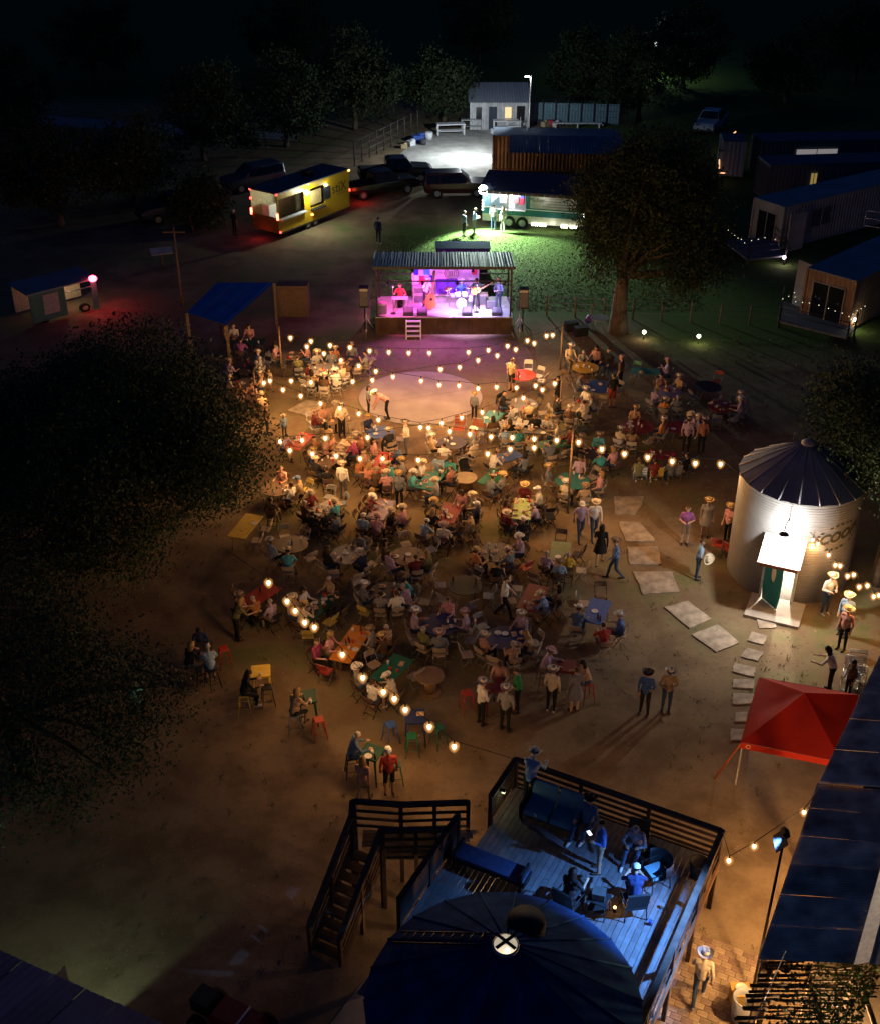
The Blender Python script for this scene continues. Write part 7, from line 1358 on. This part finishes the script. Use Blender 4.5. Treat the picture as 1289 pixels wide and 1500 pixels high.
for (x, y), lab in (((943, 487), 'low path light near the large tree trunk'), ((1023, 493), 'low path light by the field fence')):
    q = G(x, y, .4); t = thing('path_light', lab, 'lamp', (q.x, q.y, 0)); mb = MB(); mb.cyl((0, 0, 0), (0, 0, .36), .02, n=6); mb.build('stake', BLACK, t); mb = MB(); mb.ball((0, 0, .42), .1, 10, 6); mb.build('globe', lamp_mat('path_globe', (1, .85, .55), 14), t); light('POINT', (0, -.15, .5), 9, (1, .8, .5), t, .06)
# ------------------------------------------------------------------ trees
def leaf_mat(nm, c): return M(nm, c, .7, var=.45, scale=1.3, rnd=.05)
def tree(lab, base, trunk_r, trunk_h, lobes, nleaf, size, mat, seed, limbs=8, name='tree', lean=(0, 0)):
    rr = random.Random(seed); t = thing(name, lab, 'tree', base); mb = MB(); top = Vector((lean[0], lean[1], trunk_h)); pts = [Vector((0, 0, -.05)), Vector((lean[0] * .3 + rr.uniform(-.1, .1), lean[1] * .3, trunk_h * .4)), top]
    mb.cyl(pts[0], pts[1], trunk_r * 1.25, trunk_r * .9, 10); mb.cyl(pts[1], pts[2], trunk_r * .9, trunk_r * .7, 10); mb.build('trunk', BARK, t)
    import bisect
    vol = [l[3] * l[4] * l[5] for l in lobes]; cum = [sum(vol[:i + 1]) for i in range(len(vol))]
    def pick():
        l = lobes[bisect.bisect(cum, rr.random() * cum[-1] * .9999)]
        while True:
            v = Vector((rr.uniform(-1, 1), rr.uniform(-1, 1), rr.uniform(-1, 1)))
            if .25 < v.length < 1: return Vector(l[:3]) + Vector((v.x * l[3], v.y * l[4], v.z * l[5]))
    lm = MB(); ends = [pick() for _ in range(limbs)]
    for e in ends:
        m_ = top.lerp(e, .5) + Vector((rr.uniform(-.3, .3), rr.uniform(-.3, .3), rr.uniform(0, .4))); lm.cyl(top - Vector((0, 0, .2)), m_, trunk_r * .45, trunk_r * .25, 6); lm.cyl(m_, e, trunk_r * .25, trunk_r * .06, 5)
    lm.build('limbs', BARK, t)
    cl = [pick() for _ in range(max(40, nleaf // 70))]; V = []; F = []; k = 0
    for i in range(nleaf):
        c = cl[i % len(cl)] + Vector((rr.gauss(0, .42), rr.gauss(0, .42), rr.gauss(0, .30))); q = Euler((rr.uniform(-1.2, 1.2), rr.uniform(-1.2, 1.2), rr.uniform(0, 6.28))).to_matrix(); s = size * rr.uniform(.6, 1.3)
        V += [c + q @ Vector(p) for p in ((-s, 0, 0), (0, -s * .5, 0), (s * 1.1, 0, s * .2), (0, s * .5, 0))]; F.append((k, k + 1, k + 2, k + 3)); k += 4
    me = bpy.data.meshes.new('crown'); me.from_pydata([tuple(v) for v in V], [], F); me.materials.append(mat); me.update(); tag(put('crown', me, t), kind='stuff'); return t
LG = leaf_mat('leaf_green', (.055, .085, .03)); LD = leaf_mat('leaf_dark', (.035, .055, .022)); LD2 = leaf_mat('leaf_deep', (.03, .042, .016)); LO = leaf_mat('leaf_olive', (.05, .055, .025))
b1 = G(150, 800); tree('huge spreading tree darkening the left of the yard', b1, .42, 3.2, [(0, 0, 5.0, 4.6, 4.2, 2.5), (3.6, .2, 4.5, 2.6, 2.8, 1.9), (2.2, .8, 6.8, 2.7, 2.5, 2.0), (4.9, -.6, 4.6, 2.1, 2.3, 1.9), (4.2, -1.6, 4.0, 2.0, 2.0, 1.5), (2.2, 2.4, 5.2, 2.6, 2.2, 1.6), (-3.0, -1.0, 4.8, 3.4, 3.2, 2.3), (.6, -3.6, 4.2, 3.6, 2.6, 1.9), (.5, 1.8, 5.2, 3.0, 2.4, 1.8), (-1.0, -5.6, 3.6, 3.4, 2.2, 1.6), (2.2, -5.0, 3.3, 1.9, 1.8, 1.3)], 120000, .075, LG, 1, 20, lean=(.4, .3))
b2 = G(40, 1130); tree('leafy tree over the light pool at the lower left', b2, .26, 2.4, [(.4, 0, 4.4, 2.7, 2.4, 1.5), (2.6, -.8, 3.9, 2.2, 2.0, 1.3), (4.0, -1.4, 3.4, 1.5, 1.6, 1.0), (1.2, -2.6, 3.6, 1.6, 1.4, .9), (3.4, -3.2, 3.2, 1.7, 1.5, 1.0), (1.2, -4.2, 3.2, 1.7, 1.3, .9), (-.6, 1.6, 4.4, 2.4, 2.2, 1.4), (-1.0, -2.2, 3.6, 1.6, 1.7, 1.1)], 30000, .06, LG, 2, 12)
b3 = Vector((16.2, 36.5, 0)); tree('leafy tree hanging over the silo roof', b3, .28, 3.0, [(-.3, 1.2, 6.0, 2.4, 2.6, 1.9), (-1.5, 1.6, 6.6, 1.4, 1.9, 1.4), (-1.3, -.4, 5.9, 1.0, 1.2, .9), (.3, -.8, 5.0, 1.5, 1.8, 1.6)], 30000, .07, LG, 3, 10)
b4 = G(905, 487); tree('large brown leaved tree with thick trunk right of the stage', b4, .45, 3.4, [(.3, .5, 6.8, 3.2, 3.0, 3.0), (3.0, .5, 6.0, 2.4, 2.6, 2.6), (-.9, 1.2, 6.6, 1.6, 2.4, 2.4), (1.6, .4, 9.0, 2.4, 2.2, 1.8), (3.8, -.6, 4.0, 1.8, 1.8, 1.6), (-1.0, -.6, 4.2, 1.3, 1.5, 1.4), (2.0, -.9, 3.6, 1.8, 1.5, 1.3)], 52000, .085, LD, 4, 14)
BGT = [(200, 300, 6, 3.2, 'beyond the parked cars'), (90, 330, 7, 3.6, 'in the far left dark'), (300, 235, 7, 3.5, 'behind the yellow food truck'), (420, 215, 7, 3.4, 'left of the work yard'), (520, 190, 8, 3.6, 'above the yard wire fence'), (650, 178, 6, 2.6, 'overhanging the work shed roof'), (850, 160, 7, 3.2, 'behind the orange container'), (935, 175, 7, 3.2, 'beside the far floodlit clearing'), (1000, 130, 8, 3.6, 'behind the pale blue pickup'), (1150, 150, 7, 3.4, 'behind the farthest cabin'), (1250, 120, 8, 3.8, 'in the far right dark'), (700, 90, 8, 4.0, 'far beyond the shed'), (140, 120, 8, 4.2, 'beside the far lane'), (420, 110, 8, 4.0, 'above the far lane end'), (20, 210, 8, 3.8, 'at the dark left edge'), (296, 330, 3.2, 1.3, 'beside the fence posts'), (980, 330, 5, 2.4, 'in the lawn by the grey cabin porch')]
for i, (x, y, h_, r_, wh) in enumerate(BGT):
    p = G(x, y); rr = random.Random(50 + i); tree('dark tree ' + wh, p, .22, h_ * .25, [(0, 0, h_ * .52, r_ * 1.15, r_, h_ * .40), (rr.uniform(-1, 1) * r_ * .6, rr.uniform(-1, 1), h_ * .42, r_ * .8, r_ * .7, h_ * .30), (rr.uniform(-1, 1) * r_ * .5, 0, h_ * .85, r_ * .6, r_ * .6, h_ * .22)], 9500, .15, (LD, LD2, LD)[i % 3], 100 + i, 6)
# grass on the stage lawn
rr = random.Random(5); V = []; F = []; k = 0
for i in range(26000):
    x, y = rr.uniform(-4, 15), rr.uniform(63.6, 77); h_ = rr.uniform(.02, .055); a = rr.uniform(0, 3.14); c, s = .03 * math.cos(a), .03 * math.sin(a); V += [(x - c, y - s, 0), (x + c, y + s, 0), (x + rr.uniform(-.03, .03), y + rr.uniform(-.03, .03), h_)]; F.append((k, k + 1, k + 2)); k += 3
me = bpy.data.meshes.new('lawn_grass'); me.from_pydata(V, [], F); me.materials.append(M('lawn_blade', (.08, .14, .035), .8, var=.3, scale=.6)); tag(put('lawn_grass', me), 'short green grass on the lawn behind the stage', 'grass', kind='stuff')
# loose stones and dry tufts over the dirt yard
V = []; F = []; k = 0
for i in range(16000):
    y = rr.uniform(17, 60); x = rr.uniform(-.26, .30) * (y + 14); s = rr.uniform(.012, .035) * (1 + y / 90); z = rr.uniform(.3, .8) * s
    if (Vector((x - dc[0], y - dc[1], 0)).length < 3.05): continue
    a = rr.uniform(0, 6.28); V += [(x + s * math.cos(a + t), y + s * math.sin(a + t), -.004) for t in (0, 2.1, 4.2)] + [(x + rr.uniform(-.3, .3) * s, y + rr.uniform(-.3, .3) * s, z)]; F += [(k, k + 1, k + 3), (k + 1, k + 2, k + 3), (k + 2, k, k + 3)]; k += 4
me = bpy.data.meshes.new('gravel'); me.from_pydata(V, [], F); me.materials.append(M('loose_stone', (.34, .26, .19), .9, var=.45, scale=3)); tag(put('gravel', me), 'loose pale stones scattered over the dirt yard', 'gravel', kind='stuff')
V = []; F = []; k = 0
for i in range(650):
    y = rr.uniform(19, 60); x = rr.uniform(-.26, .28) * (y + 14)
    if (Vector((x - dc[0], y - dc[1], 0)).length < 3.2): continue
    for j in range(9):
        a = rr.uniform(0, 6.28); d = rr.uniform(0, .16); h_ = rr.uniform(.04, .13); px_, py_ = x + d * math.cos(a), y + d * math.sin(a); V += [(px_ - .012, py_, 0), (px_ + .012, py_, 0), (px_ + rr.uniform(-.06, .06), py_ + rr.uniform(-.06, .06), h_)]; F.append((k, k + 1, k + 2)); k += 3
me = bpy.data.meshes.new('dry_grass'); me.from_pydata(V, [], F); me.materials.append(M('dry_blade', (.22, .18, .085), .9, var=.4, scale=2)); tag(put('dry_grass', me), 'sparse dry grass tufts on the dirt yard', 'grass', kind='stuff')
# light of the far clearing beyond the trees
fl_ = G(955, 118); t = thing('clearing_light', 'distant white lamp shining through trees at the far clearing', 'lamp', fl_); mb = MB(); mb.cyl((0, 0, 0), (0, 0, 3.5), .05); mb.build('pole', GREYM, t); mb = MB(); mb.ball((0, 0, 3.5), .2); mb.build('globe', lamp_mat('clearing_globe', (.85, 1, .9), 3), t); light('POINT', (0, 1.0, 3.2), 420, (.8, 1, .85), t, .2)
